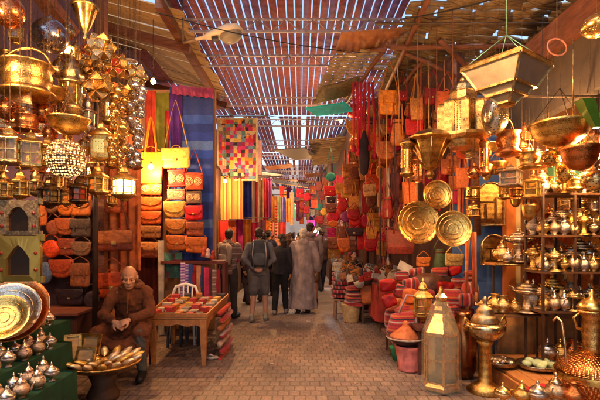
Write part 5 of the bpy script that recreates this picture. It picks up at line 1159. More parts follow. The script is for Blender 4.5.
for i,(x,y,w) in enumerate([(.35,6.9,.05),(-.7,7.6,.04),(.9,5.6,.035),(-.35,5.4,.03),(.15,8.1,.05),(-.9,4.9,.04),(.6,4.7,.03)]):
    m=MB(); a=rnd.uniform(0,3); pts=[(x+w*math.cos(a+k*1.3)*rnd.uniform(.6,1.2),y+w*math.sin(a+k*1.3)*rnd.uniform(.6,1.2)) for k in range(5)]
    m.add([(p[0],p[1],.003+rnd.uniform(0,.012)) for p in pts]+[(p[0],p[1],.002) for p in pts],[(0,1,2,3,4),(9,8,7,6,5)]+[(k,(k+1)%5,5+(k+1)%5,5+k) for k in range(5)]); solid('paper_scrap',['pale','torn','brown','tiny','creased','grey','flat'][i]+' paper scrap lying on the paving '+['beside the counter side walkers','near the striped jacket man','before the tagine','in front of the low table','behind the bare centre of the lane','by the seated man\'s shoe','in the near foreground'][i],'litter',m,CLOTH,[(.4,.36,.3),(.3,.26,.22),(.2,.13,.08),(.4,.3,.25),(.35,.3,.28),(.25,.25,.25),(.3,.2,.12)][i])
# ================================================================ RIGHT
GR_='metal lanterns hanging at the right stall'
def LR(*a,**k):
    k.setdefault('group',GR_); k.setdefault('top',3.02 if a[1]>=155 and a[0]>500 else 4.3); return L(*a,**k)
# large stepped lamp
lp=thing('stepped_lamp','large square stepped lamp with frosted white panels and brass strips, upper right','lamp',(1.806,3.79,2.74),math.radians(35))
tiers=[(.265,.33,.175,.15),(.17,.19,.12,.085),(.112,.1,.05,.02)]
gm=MB(); bm_=MB()
for (s0,z0,s1,z1) in tiers:
    c=[(-1,-1),(1,-1),(1,1),(-1,1)]
    for i in range(4):
        a,b=c[i],c[(i+1)%4]; q=[(a[0]*s0,a[1]*s0,z0),(b[0]*s0,b[1]*s0,z0),(b[0]*s1,b[1]*s1,z1),(a[0]*s1,a[1]*s1,z1)]
        gm.add(q,[(0,3,2,1)])
        bm_.bar(q[0],q[3],.02,.02); bm_.bar(q[3],q[2],.022,.018); bm_.bar(q[0],q[1],.03,.026)
    n_=[(a*s1,b*s1) for a,b in c]
for (s1,z1,s2) in ((.24,.15,.235),(.165,.085,.155)): pass
gm.build('glass_panels',GLASS_W,lp); bm_.build('brass_frame',SMOOTHM,lp,color=(.8,.6,.28))
MB().box((0,0,.345),(.545,.545,.03)).build('top_plate',SMOOTHM,lp,color=(.5,.33,.12))
m=MB(); m.box((0,0,.19+.0),(.34,.34,.012)); m.box((0,0,.1),(.225,.225,.012)); m.build('tier_plate',SMOOTHM,lp,color=(.8,.6,.28))
MB().lathe([(.05,0),(.075,.01),(.06,.03)],4,(0,0,-.01),sm=False,ph=PI/4).build('tip',SMOOTHM,lp,color=GOLD3)
m=MB()
for a,b in((-1,-1),(1,-1),(1,1),(-1,1)): m.tube([(a*.24,b*.24,.36),(0,0,.62)],.004,4)
m.tube([(0,0,.62),(0,0,1.56)],.004,4); m.build('chain',IRON,lp,color=(.12,.3,.25))
o=LR(463,112,52,72,4.9,'gold tower lantern ringed by pierced turrets under a dome',GOLD3,'tower',rz=.15)
LR(430,152,46,52,4.9,'eight sided gold funnel lantern flaring upward, above the round trays',GOLD2,'funnel')
LR(407,158,15,40,4.9,'small square gold lantern left of the funnel lantern',GOLD2,'tube')
LR(495,115,26,40,4.5,'silver pierced ball lantern below the stepped lamp',(.7,.6,.42),'ball')
LR(508,138,25,38,4.6,'shiny copper pail with arched handle',COP,'pail')
LR(484,157,11,40,4.9,'slim copper tube lantern left of the copper pail',COP,'tube')
LR(478,150,40,12,5.2,'wide thin brass hanging dish under the tower lantern',GOLD,'bowl')
LR(560,134,56,26,3.9,'very wide gold hanging bowl with engraved side at the right',GOLD,'bowl')
LR(530,157,22,26,4.4,'round gold pot hanging left of the wide bowl',GOLD,'pail')
LR(551,156,18,24,4.2,'amber glass ball lantern below the wide bowl',GOLD2,'globe',glass=GLASS_Y)
LR(580,158,36,26,3.8,'copper cauldron hanging by the right edge',COP,'bowl')
LR(511,176,22,24,4.8,'clear glass box lantern over the orange post',(.6,.5,.38),'box',glass=GLASS_C)
LR(497,168,20,14,5.0,'small brass balance dish on chains beside the copper tube lantern',GOLD2,'bowl')
LR(533,186,16,26,4.6,'little amber lantern hanging over the cream post',GOLD,'box')
LR(529,212,14,18,4.7,'small hanging brass basket on the cream post',GOLD2,'bowl')
LR(565,170,18,24,4.3,'gold ball lantern behind the copper cauldron',GOLD,'ball')
LR(594,178,24,30,3.9,'gold pierced globe at the right edge near the bright bulb',GOLD3,'globe')
LR(417,170,12,26,5.3,'thin copper lantern behind the small square gold lantern',COP,'tube')
LR(597,26,30,22,3.4,'fringed gold ball lantern cut by the upper right edge',GOLD,'ball')
LR(522,148,13,24,4.9,'small brass onion lantern behind the copper pail',GOLD2,'onion')
LR(546,184,14,20,4.7,'dim brass globe over the top shelf',GOLD2,'globe')
LR(575,182,16,18,4.4,'small gold pail hanging just above the top shelf',GOLD,'pail')
LR(504,190,12,20,5.3,'tiny tube lantern before the blue wall',GOLD2,'tube')
LR(590,138,20,34,4.3,'copper and glass lantern at the right edge above the cauldron',COP,'house')
o=solid('rope_ring','pink hanging rope ring in front of the right fascia','ring',MB().tube([(P(557,47,3.9).x+.085*math.cos(a),3.9+.02*math.sin(a),P(557,47,3.9).z+.085*math.sin(a)) for a in [2*PI*k/24 for k in range(25)]]+[(P(557,47,3.9).x+.085,3.9,P(557,47,3.9).z)],.007,6),CLOTH,(.5,.2,.15))
solid('ring_string','thin string holding the pink rope ring','string',MB().tube([(P(557,47,3.9).x,3.9,P(557,47,3.9).z+.085),(P(557,47,3.9).x,3.9,4.35)],.003,4),IRON,(.2,.15,.1))
m=MB(); p=P(593,112,3.6); m.loft([[(p.x+x+a,3.6+b,p.z+z) for a,b in((-w,-w),(w,-w),(w,w),(-w,w))] for x,z,w in ((-.07,.1,.055),(-.03,.0,.045),(.03,-.13,.025))],sm=False)
o=solid('glass_shade','green and black tapering glass shade at the upper right edge','lamp shade',m,[m_glass('green_glass',(.05,.16,.02),.3,.3)]); 
# chain links ends (hooks on fascia)
for i,px in enumerate((548,573)):
    p=P(px,98,4.0); solid('wall_hook',['left','right'][i]+' brass hook rod hanging before the fascia','hook',MB().tube([(p.x,4.0,p.z+.55),(p.x,4.0,p.z-.25)],.006,6),SMOOTHM,GOLD3,'hook rods before the right fascia')
# shelves rack
rkx=thing('metal_shelf_rack','black iron shelf rack crowded with silver teapots at the right','shelf rack',(0,0,0))
for px in (538,543,575,601): 
    if px==538: continue
    x=P(px,0,4.6).x; MB().bar((x,4.6,.19),(x,4.6,2.12),.022,.022).build('post',IRON,rkx,color=(.06,.025,.012)); MB().bar((x,4.95,.19),(x,4.95,2.12),.022,.022).build('post',IRON,rkx,color=(.06,.025,.012))
SH=[('top shelf',2.06),('second shelf',1.61),('third shelf',1.22),('fourth shelf',.80)]
xa=P(543,0,4.6).x-.02; xb=3.9
for nm,z in SH:
    MB().box(((xa+xb)/2,4.775,z-.012),(xb-xa,.38,.022)).build('shelf',WOOD,rkx,color=(.1,.04,.015))
sc_=[(SIL,'silver'),(GOLD3,'pale gold'),(GOLD,'gold'),((.78,.6,.4),'champagne')]
pots=[]
for si,(nm,z) in enumerate(SH):
    n=11 if si!=3 else 8
    for row in (0,1,2):
        for i in range(n):
            x=xa+.06+i*.105+(0,.05,.02)[row]
            if x>3.35: continue
            k=(i*2+si+row)%5; pr,knd=[(TEA,'teapot'),(SUG,'sugar bowl'),(TEA,'teapot'),(VASE,'vase'),(URN,'small urn')][k]; c,cn=sc_[(i+si*2+row)%4]; s=rnd.uniform(.17,.23)*(1,1.15,1.45)[row]*(1.1 if k==4 else 1)
            inst(pr,knd.replace(' ','_'),f"{cn} {knd}, {ords[i]} from the left in the {('front','middle','back')[row]} row of the {nm}",knd,(x,(4.64,4.77,4.9)[row],z),(s*.8,s*.8,s),'metal pots on the black shelf rack',rz=rnd.uniform(-.8,.8),cols=dict(body=c,lid=c,spout=c,handle=c,stem=c,bowl=c))
# plates and pans on the back wall behind the rack
for i,(px,py,d,c,lab) in enumerate([(565,218,26,COP,'copper plate on the back wall between top and second shelf'),(590,222,24,GOLD,'gold plate on the back wall at the right edge'),(552,215,16,GOLD3,'narrow gold plate on the back wall'),(573,245,24,COP,'copper red plate behind the third shelf'),(597,246,26,GOLD,'yellow gold round tray at the right edge behind the third shelf'),(556,247,16,DSIL,'dark plate behind the third shelf'),(583,290,24,COP,'copper plate in shade below the third shelf'),(560,292,22,COP,'reddish plate between the third and fourth shelves')]):
    tray(px,py,d,5.35 ,lab,c,-.08,group='plates on the right back wall',name='wall_plate',cat='plate')
for i,(px,py,h,lab) in enumerate([(537,240,46,'long handled copper pan hanging by the cream post, upper one'),(536,275,40,'copper pan hanging below the upper one by the cream post'),(549,220,34,'copper pan hanging on the rack corner'),(553,284,26,'round red copper pan under the third shelf')]):
    p=P(px,py+h/2,5.2); s=S(h,5.2); inst(PAN,'copper_pan',lab,'pan',(p.x,5.2,p.z),s,'copper pans hanging at the right',cols=dict(pan=(.6,.14,.05),handle=COP))
m=MB(); p=P(564,178,4.8); m.box((p.x,4.8,p.z),(.3,.12,.24)); solid('green_box','dark green box with gold crest standing on the top shelf','box',m,PAINT,(.01,.06,.03),bevel=.01)
m=MB()
for k in range(9):
    a=2*PI*k/9; m.ell((p.x+.03+.05*math.cos(a),4.73,p.z-.03+.045*math.sin(a)),(.022,.012,.022),7)
m.ell((p.x+.03,4.73,p.z-.03),(.03,.015,.03),8); solid('gold_crest','gold flower shaped ornament on the front of the dark green box','ornament',m,SMOOTHM,GOLD3)
# arched shelf before blue wall
ar=thing('wall_shelf','curved brass edged wooden shelf in front of the blue wall','shelf',P(520,264,5.3))
MB().box((-.03,.02,0),(.68,.3,.03)).build('board',TABLEW,ar,bevel=.008); MB().tube([(-.36,-.13,.005),(0,-.15,.0),(.3,-.12,-.02),(.45,-.0,-.06)],.016,6).build('edge',SMOOTHM,ar,color=GOLD)
MB().bar((-.3,.05,-.02),(-.3,.05,-1.2),.025,.025).build('leg',IRON,ar,color=(.04,.03,.03))
WS='metalware on the curved shelf before the blue wall'
ware(TEA,'teapot','teapot',502,261,22,5.25,GOLD3,'gold teapot at the left end of the curved shelf',WS,rz=.2)
ware(URN,'samovar','samovar',519,262,34,5.25,(.75,.62,.45),'tall silver samovar in the middle of the curved shelf',WS,rz=.2,wide=.9)
ware(SUG,'sugar_bowl','sugar bowl',537,264,22,5.2,GOLD,'gold lidded bowl at the right of the curved shelf',WS)
ware(TEA,'teapot','teapot',528,262,14,5.15,SIL,'small silver teapot between the samovar and the gold bowl',WS)
ware(TEA,'teapot','teapot',508,262,14,5.15,SIL,'small silver teapot in front of the gold one at the shelf left',WS)
# arched brass panels
def archpanel(px,py,w,h,Y,lab,opened):
    p=P(px,py,Y); a,b=S(w,Y),S(h,Y); o=thing('arched_panel',lab,'panel',(p.x,Y,p.z-b/2),0,'arched brass panels on the blue wall')
    out=[(-a/2,0),(a/2,0),(a/2,b*.66)]+[(a/2*math.cos(t),b*.66+b*.34*math.sin(t)) for t in [PI*k/14 for k in range(1,14)]]+[(-a/2,b*.66)]
    def ex(out,y0,y1): 
        n=len(out); m=MB(); m.add([(x,y0,z) for x,z in out]+[(x,y1,z) for x,z in out],[tuple(range(n)),tuple(reversed(range(n,2*n)))]+[(i,n+i,n+(i+1)%n,(i+1)%n) for i in range(n)]); return m
    ex(out,-.02,.02).build('plate',BRASS,o,color=GOLD)
    m=MB(); m.tube([(x*.97,-.03,.01+z*.97) for x,z in out]+[(out[0][0]*.97,-.03,.01)],.016,6); m.build('border',SMOOTHM,o,color=GOLD3)
    m=MB(); m.box((-a*.1,-.035,b*.55),(a*.5,.02,.02)); m.box((a*.18,-.035,b*.4),(.02,.02,b*.5)); m.box((-a*.16,-.035,b*.3),(.02,.02,b*.4)); m.box((0,-.032,b*.12),(a*.7,.02,.05)); m.build('relief',SMOOTHM,o,color=ANT)
archpanel(490,204,29,44,6.3,'arched brass relief panel hung high on the blue wall',False)
archpanel(493,250,24,30,6.2,'arched brass panel standing lower on the blue wall',False)
# round trays
def wt(px,py,d,Y,lab,scal=0,rz=0):
    p=P(px,py,Y); r=S(d,Y)/2; o=thing('round_tray',lab,'tray',(p.x,Y,p.z),rz,'round gold trays hung at the right'); 
    m=MB(); m.M=Matrix.Rotation(PI/2-.1,4,'X'); m.lathe([(.02,.0),(.7*r,.0),(.82*r,.012),(.93*r,.015),(r,.045),(1.0*r,.035),(.94*r,-.01),(.6*r,-.02),(.02,-.02)],48,fl=24 if scal else 0,fa=.018); m.build('dish',BRASS_T,o,color=GOLD)
    m=MB(); m.M=Matrix.Rotation(PI/2-.1,4,'X')
    for q in (.3,.55,.78): m.tube([(q*r*math.cos(2*PI*k/36),q*r*math.sin(2*PI*k/36),.012) for k in range(37)],.005,4)
    m.build('engraved_ring',SMOOTHM,o,color=GOLD3)
    MB().tube([(0,0,r*.95),(0,.02,4.3-p.z)],.005,4).build('cord',IRON,o,color=(.3,.12,.05)); return o
wt(418,223,43,5.3,'largest round gold tray with scalloped rim, left of the other two',1,.1); wt(453,229,36,5.1,'plain rimmed round gold tray at the lower right of the three',0,-.1); wt(437,195,29,5.5,'smallest round gold tray between and above the other two',0,0)
# ---------------- bags on the right
RG='bags hung along the right shop fronts'
BB=[('flap',374,139,26,13,(.62,.22,.04),'bright orange wide flap bag below the red straps',30),
('square',389,103,22,24,(.7,.3,.04),'orange yellow square bag high under the reed mat',30),('disc',384,111,12,16,(.3,.02,.02),'dark red round purse in front of the orange yellow square bag',24),
('flap',403,96,10,10,(.33,.02,.02),'small dark crimson bag right of the orange yellow square bag',20),('shop',417,109,13,22,(.55,.28,.09),'tan narrow shopping bag high above the funnel lantern',20),
('flap',432,97,15,16,(.3,.015,.02),'maroon bag high between two tan bags',20),('satch',446,103,22,22,(.42,.13,.04),'russet square bag left of the tower lantern',20),
('shop',414,127,18,16,(.5,.02,.02),'scarlet shopping bag above the funnel lantern rim',16),('sack',398,133,14,26,(.65,.26,.06),'orange bucket bag beside the small gold lantern',34),
('round',386,151,20,18,(.38,.13,.04),'brown saddle bag under the orange bucket bag',14),('flap',377,167,20,13,(.62,.19,.04),'orange flap bag above the glowing red orange one',10),
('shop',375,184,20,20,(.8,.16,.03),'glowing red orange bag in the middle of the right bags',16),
('square',350,171,16,14,(.55,.24,.07),'tan buckled bag, upper of the tan stack left of the black tassel',14),('square',351,187,16,15,(.52,.22,.06),'tan buckled bag, lower of the tan stack',4),('square',361,180,11,20,(.5,.2,.05),'narrow tan bag pressed against the tan stack',20),
('disc',331,177,10,9,(.05,.28,.24),'teal green round purse high over the lane',26),('flap',330,191,12,10,(.62,.02,.04),'bright red purse under the teal one',6),('flap',331,200,9,6,(.05,.03,.04),'black little purse under the bright red one',0),('flap',331,208,11,9,(.3,.12,.08),'brown purse, fourth down the teal topped column',0),
('disc',333,217,13,13,(.62,.05,.08),'pink red round purse, fifth down the teal topped column',0),('disc',333,224,11,7,(.6,.18,.03),'orange round purse tucked below the pink red one',0),('flap',333,233,12,10,(.65,.04,.22),'magenta purse in the teal topped column',0),('flap',333,243,11,12,(.33,.12,.05),'brown flap purse under the magenta one',0),('square',334,254,13,10,(.6,.32,.07),'mustard buckled purse at the column bottom',0),
('flap',346,194,10,8,(.6,.33,.07),'small gold yellow purse under the tan stack',0),('square',346,206,9,8,(.55,.3,.06),'second small gold yellow purse under the tan stack',0),('disc',346,217,11,11,(.25,.05,.15),'purple round purse between two red ones',8),
('disc',355,221,12,11,(.6,.03,.02),'scarlet ball like purse right of the purple one',9),('disc',365,221,9,13,(.55,.02,.08),'crimson oval purse left of the orange yellow flap purse',9),('flap',374,217,13,8,(.65,.3,.05),'orange yellow flap purse beside the big tray',8),('square',377,226,10,12,(.6,.3,.06),'pale orange purse under the orange yellow flap purse',4),
('shop',362,241,10,18,(.62,.02,.03),'tall bright red bag over the handbag counter',8),('flap',373,237,17,9,(.58,.03,.04),'wide red bag right of the tall bright red one',8),('flap',387,238,12,8,(.55,.03,.04),'red bag partly hidden behind the biggest tray',8),('satch',354,232,18,8,(.05,.02,.02),'wide black bag under the scarlet purse',6),
('shop',400,242,30,24,(.16,.03,.02),'large dark maroon bag hanging under the biggest tray',4),('flap',454,260,18,13,(.6,.45,.2),'straw coloured woven purse below the lower right tray',10),('sack',440,262,14,26,(.04,.06,.03),'dark green bottle shaped bag beside the straw purse',12),
('flap',423,262,14,10,(.5,.2,.06),'orange brown purse between the trays and the dark green bag',6),('shop',410,193,16,22,(.6,.2,.05),'tan orange shopping bag behind the biggest tray',16),('shop',394,190,11,34,(.12,.03,.03),'long black fringed bag right of the glowing red orange one',20),
('sack',387,208,12,22,(.3,.04,.03),'dark red bucket bag left of the biggest tray',14),('shop',366,200,10,26,(.4,.04,.03),'brick red narrow bag under the orange flap bags',12),
('flap',447,167,13,15,(.4,.13,.04),'brown bag behind the funnel lantern',20),('shop',462,178,13,20,(.45,.15,.04),'tan bag hanging beside the blue wall',20),('disc',463,152,14,14,(.55,.12,.04),'orange red round bag under the tower lantern',14)]
for k,px,py,w,h,c,lab,st in BB:
    Y=min(RW(px)-.28, 13)
    if px>385: Y=min(Y,6.9-(px-385)*.014)
    if px<356 and px>322: Y=9.0 if px>341 else 10.2
    Y+=rnd.uniform(-.12,.12); bag(k,px,py,w,h,Y,c,lab,RG,strap=st or None)
# second layer, smaller bags behind, rows between
def rc(): return rnd.choice([((.5,.03,.03),'red'),((.33,.02,.03),'maroon'),((.55,.2,.05),'orange'),((.35,.13,.05),'brown'),((.08,.03,.03),'black'),((.55,.33,.1),'mustard'),((.5,.04,.14),'crimson pink'),((.42,.15,.05),'rust')])
for r_i,py in enumerate(range(112,262,17)):
    for c_i,px in enumerate(range(342,470,14)):
        if py>205 and px>400: continue
        if px<352 and py<165: continue
        c,cn=rc(); k=rnd.choice(['flap','square','round','shop','sack','disc']); Y=RW(min(px,468))-.14
        if px>=375: Y=min(Y,RW(px)-.1)
        kn={'flap':'flap bag','square':'buckled bag','round':'saddle bag','shop':'shopping bag','sack':'bucket bag','disc':'round purse'}[k]
        bag(k,px+rnd.uniform(-3,3),py+rnd.uniform(-3,3),rnd.uniform(10,15),rnd.uniform(11,16),Y,c,f'{cn} {kn} at the back, {ords[r_i]} row down, {ords[c_i]} column from the lane','bags in the back layer of the right shop',strap=rnd.uniform(4,12))
# far right column bags toward the lane end
FB=[(300,193,8,9,(.5,.02,.06),'crimson'),(307,197,8,9,(.5,.02,.05),'cherry red'),(314,204,7,9,(.4,.06,.03),'rust red'),(312,213,6,7,(.12,.12,.12),'grey'),(319,207,7,6,(.04,.25,.2),'teal'),(324,212,7,7,(.65,.4,.06),'yellow'),(311,223,8,6,(.6,.05,.3),'pink magenta'),(320,220,8,8,(.35,.03,.03),'dark red'),(326,222,7,8,(.25,.09,.05),'brown'),(319,231,7,7,(.3,.3,.25),'pale grey'),(325,236,7,8,(.1,.03,.04),'black'),(318,243,7,7,(.4,.03,.1),'plum'),(326,246,7,7,(.5,.2,.06),'ochre'),(302,206,6,8,(.25,.03,.04),'wine red'),(307,210,6,7,(.4,.02,.04),'blood red'),(300,216,6,7,(.12,.03,.05),'dark plum'),(313,190,7,9,(.2,.06,.05),'chestnut'),(319,186,7,10,(.3,.1,.08),'faded brown'),(325,184,6,12,(.4,.15,.07),'light tan'),(322,196,7,9,(.25,.05,.05),'burgundy')]
for i,(px,py,w,h,c,cn) in enumerate(FB):
    Y=min(RW(px),24)-.35 if px>318 else (13 if px>309 else 15.5)
    bag(['flap','disc','square','round'][i%4],px,py,w,h,max(10.5,min(Y,15.5)),c,f'{cn} small bag in the farthest cluster above the walkers','small bags at the far right of the lane',strap=6)
# long red straps and tassels
def strapset(pxs,pt,pb,Y,c,name,lab,w=.02,group='long straps hanging at the right'):
    for i,px in enumerate(pxs):
        a=P(px,pt,Y); b=P(px+rnd.uniform(-2,2),pb+rnd.uniform(-5,5),Y); cc=c if not callable(c) else c(i)
        m=MB(); m.tube([a,a.lerp(b,.5)+V((rnd.uniform(-.02,.02),0,0)),b],[w,w*1.1,w*.8],6,flat=.4)
        m.lathe([(w*1.6,-.12),(w*1.2,-.04),(w*.6,0)],8,b,fl=4,fa=.2)
        solid(name,lab(i),'strap',m,CLOTH,cc,group)
strapset([353.5,357,361,365,369,372.5],82,148,7.6,(.5,.015,.04),'red_strap',lambda i:f'crimson fabric strap, {ords[i]} from the left under the reed mat edge',.028)
strapset([381,385,388.5,392],168,258,6.8,lambda i:[(.06,.02,.02),(.35,.05,.04),(.4,.3,.25),(.08,.02,.02)][i],'hanging_belt',lambda i:f"{['black','brick red','pale','dark'][i]} belt in the belt bunch left of the biggest tray",.018)
strapset([458,462,466,470],150,232,5.9,lambda i:[(.4,.12,.04),(.3,.05,.03),(.5,.2,.06),(.2,.04,.03)][i],'hanging_belt',lambda i:f"{['tan','brick brown','orange','dark red'][i]} leather belt in the bunch beside the blue wall",.022)
strapset([466,469,472,475],232,296,5.6,lambda i:[(.5,.1,.03),(.6,.22,.05),(.4,.08,.03),(.6,.25,.08)][i],'leather_thong',lambda i:f"{['red orange','orange','rust','pale orange'][i]} tassel cord below the lower right tray",.02)
strapset([397,421,428,444],60,135,6.2,lambda i:[(.5,.25,.1),(.6,.12,.08),(.5,.3,.15),(.6,.3,.2)][i],'leather_string',lambda i:f"{['tan','pinkish','brown','cream'][i]} cord hanging from the upper right poles",.006)
strapset([345,349,356],150,236,9.3,lambda i:[(.2,.03,.02),(.5,.04,.05),(.35,.12,.05)][i],'hanging_belt',lambda i:f"{['dark red','cherry','brown'][i]} belt behind the tan bag stack",.02)
o=solid('black_tassel','long black fringed tassel bag between the tan stack and the orange bags','tassel',MB().lathe([(.0,0),(.06,.05),(.09,.3),(.08,.6),(.03,.75),(.02,.8)],14,P(364,176,7.6),fl=7,fa=.12),CLOTH,(.03,.015,.02))
# ---------------- counters and goods on the right
def table(x0,x1,y0,y1,z,lab,mt,name='goods_table'):
    o=thing(name,lab,'table',((x0+x1)/2,(y0+y1)/2,0)); w,d=x1-x0,y1-y0
    MB().box((0,0,z-.02),(w,d,.04)).build('tabletop',WOOD,o,color=(.12,.05,.03))
    m=MB(); n=26; 
    for (ax,ay,bx,by) in ((-w/2,-d/2,w/2,-d/2),(-w/2,d/2,-w/2,-d/2)):
        vs=[];
        for j,zz in enumerate((z-.001,z*.55,z*.22)):
            for i in range(n+1):
                t=i/n; f=.02*math.sin(t*30)*(j); nx,ny=(0,-1) if ay==by else (-1,0)
                vs.append((ax+(bx-ax)*t+nx*(.012+f),ay+(by-ay)*t+ny*(.012+f),zz))
        m.add(vs,[(j*(n+1)+i,j*(n+1)+i+1,(j+1)*(n+1)+i+1,(j+1)*(n+1)+i) for j in range(2) for i in range(n)],0,True)
    m.build('table_skirt',mt,o,color=(.3,.03,.02))
    for x in(-w/2+.05,w/2-.05):
        for y in(-d/2+.05,d/2-.05): MB().bar((x,y,0),(x,y,z-.04),.04,.04).build('leg',WOOD,o,color=(.08,.03,.02))
    return o
table(1.3,2.6,7.2,8.1,.78,'long goods table with dark red cloth behind the orange chair',CLOTH)
table(1.5,2.35,5.85,6.7,.62,'goods table with red cloth behind the striped bags and tagine',CLOTH)
table(.95,1.75,9.2,10.6,.8,'counter of handbags beyond the folded textiles',CLOTH)
def lump(px,py,w,h,Y,c,lab,name,cat,mt=CLOTH,group=None,rz=0,p=3.0):
    pp=P(px,py,Y); ww,hh=S(w,Y),S(h,Y); m=MB(); m.M=Matrix.Translation((pp.x,Y,pp.z-hh/2))@Matrix.Rotation(rz,4,'Y'); m.pillow(sup(ww,0,hh,p,20),max(ww*.7,.08)); 
    for i,v in enumerate(m.v):
        q=noise.noise(v*9)*.012; m.v[i]=v+V((q,q,q*.8))
    return solid(name,lab,cat,m,mt,c,group)
pal=[((.5,.42,.33),'beige'),((.1,.06,.05),'black'),((.45,.06,.05),'red'),((.6,.5,.4),'cream'),((.3,.14,.07),'brown'),((.3,.3,.3),'grey'),((.55,.25,.07),'orange')]
for i in range(11):
    for j in range(3):
        px=338+i*6.3+rnd.uniform(-1,1); c,cn=pal[rnd.randrange(7)]; Y=7.45+j*.3; py=(H-.84)*F/Y+HY+rnd.uniform(-3,0)-j*3
        bag(rnd.choice(['flap','square','satch','round','sack']),px,py-1.5,rnd.uniform(6,10),rnd.uniform(5,9),Y,c,f"{cn} small bag on the long goods table, {ords[i]} from left, {['front','middle','back'][j]} row",'small bags heaped on the long goods table',strap=rnd.choice([None,3,5]),tilt=rnd.uniform(-.6,.6),rz=rnd.uniform(-.7,.7),name='small_bag')
for i in range(9):
    for j in range(2):
        px=335+i*5.6; c,cn=pal[rnd.randrange(7)]; Y=9.5+j*.5; py=(H-.87)*F/Y+HY-j*4-rnd.uniform(0,6)
        bag(rnd.choice(['flap','square','satch','shop']),px,py,rnd.uniform(5,8),rnd.uniform(6,9),Y,c,f"{cn} little handbag on the handbag counter, {ords[i]} from left, {['front','back'][j]} row",'handbags crowded on the counter',strap=rnd.choice([None,4,6]),tilt=rnd.uniform(-.3,.3),name='small_handbag',cat='handbag')
for i in range(7):
    for j in range(2):
        px=412+i*9; c,cn=[((.5,.2,.05),'orange'),((.5,.05,.04),'red'),((.15,.05,.03),'dark brown'),((.6,.45,.25),'straw')][(i+j)%4]; Y=6.05+j*.35; py=(H-.68)*F/Y+HY-j*4-rnd.uniform(0,3)
        bag(rnd.choice(['flap','square','round']),px,py,rnd.uniform(9,13),rnd.uniform(7,11),Y,c,f"{cn} folded bag on the red clothed table, {ords[i]} from left, {['front','back'][j]} row",'folded bags on the red clothed table',tilt=rnd.uniform(-.4,.4),rz=rnd.uniform(-.5,.5),name='folded_bag')
# folded striped textiles on stool
FO='folded striped textiles near the walkers'
for i in range(6):
    m=MB(); p=P(344,297-i*4.2,8.4); m.M=Matrix.Translation(p); m.pillow([(x,z) for x,z in sup(.5+rnd.uniform(-.04,.04),0,.075,4,20)],.42)
    solid('folded_textile',f'red and white striped folded textile, {ords[i]} from the bottom of its pile beside the walkers','folded textile',m,STR_REDX,None,FO)
st=thing('wooden_stool','low wooden stool under the striped textile pile','stool',(P(344,0,8.4).x,8.4,0)); zt=P(344,298,8.4).z
MB().box((0,0,zt-.02),(.42,.36,.035)).build('seat',WOOD,st,color=(.25,.13,.08),bevel=.01)
for x in(-.16,.16):
    for y in(-.14,.14): MB().bar((x*1.1,y*1.1,0),(x,y,zt-.04),.035,.035).build('leg',WOOD,st,color=(.22,.12,.08))
MB().bar((-.16,-.14,.12),(.16,-.14,.12),.025,.025).build('rung',WOOD,st,color=(.22,.12,.08))
# straw basket with striped cloth
def basket(px,pyb,pyt,wb,wt_,Y,lab,c):
    a=P(px,pyb,Y); h=S(pyb-pyt,Y); rb,rt=S(wb,Y)/2,S(wt_,Y)/2; m=MB(); pr=[]
    for i in range(13): t=i/12; pr.append((rb+(rt-rb)*t+.006*(i%2),h*t))
    pr += [(rt-.02,h),(rb*.9,.03)]; m.lathe(pr,24,(a.x,Y,0)); return solid('straw_basket',lab,'basket',m,BOARD,c)
basket(351,322,303,14,20,8.05,'straw basket holding the red striped bag, on the paving',None)
for i in range(4):
    p=P(353,306-i*5,8.0); m=MB(); m.M=Matrix.Translation(p)@Matrix.Rotation(rnd.uniform(-.15,.15),4,'Y'); m.pillow(sup(.34-.03*i,0,.1,3,20),.32); solid('striped_bag',f'red striped bag, {ords[i]} from the bottom of the stack in the straw basket','bag',m,STR_RED,None,'striped bags stacked in the straw basket')
# orange leather pouf chair on dark stool
oc=thing('orange_chair','orange leather sling chair on dark wooden legs','chair',(P(372,0,8.0).x,8.0,0))
MB().pillow(sup(.46,.36,.72,6,24),.12,-.12).build('front_panel',LEATHER,oc,color=(.5,.13,.03)); MB().box((0,.08,.37),(.42,.42,.05)).build('seat',LEATHER,oc,color=(.45,.12,.03),bevel=.02)
for x in(-.19,.19):
    for y in(-.12,.26): MB().bar((x,y,0),(x,y,.38),.035,.035).build('leg',WOOD,oc,color=(.06,.03,.02))
for z in(.12,.24): MB().bar((-.19,-.12,z),(.19,-.12,z),.022,.022).build('rung',WOOD,oc,color=(.06,.03,.02))
lump(392,295,17,30,7.4,(.55,.06,.03),'tall red orange leather pouf right of the orange chair','pouf','pouf',LEATHER)
for i,(px,py,c,l) in enumerate([(366,279,(.08,.05,.03),'dark furry rolled rug on top of the orange chair'),(380,281,(.45,.03,.04),'red rolled rug on top of the orange chair'),(358,282,(.6,.5,.36),'cream rolled rug end at the left of the orange chair')]):
    p=P(px,py,7.95); solid('rolled_rug',l,'rug',MB().tube([(p.x,7.75,p.z),(p.x+.02,8.1,p.z+.01)],[.09,.095],14),CLOTH,c,'rolled rugs on the orange chair')
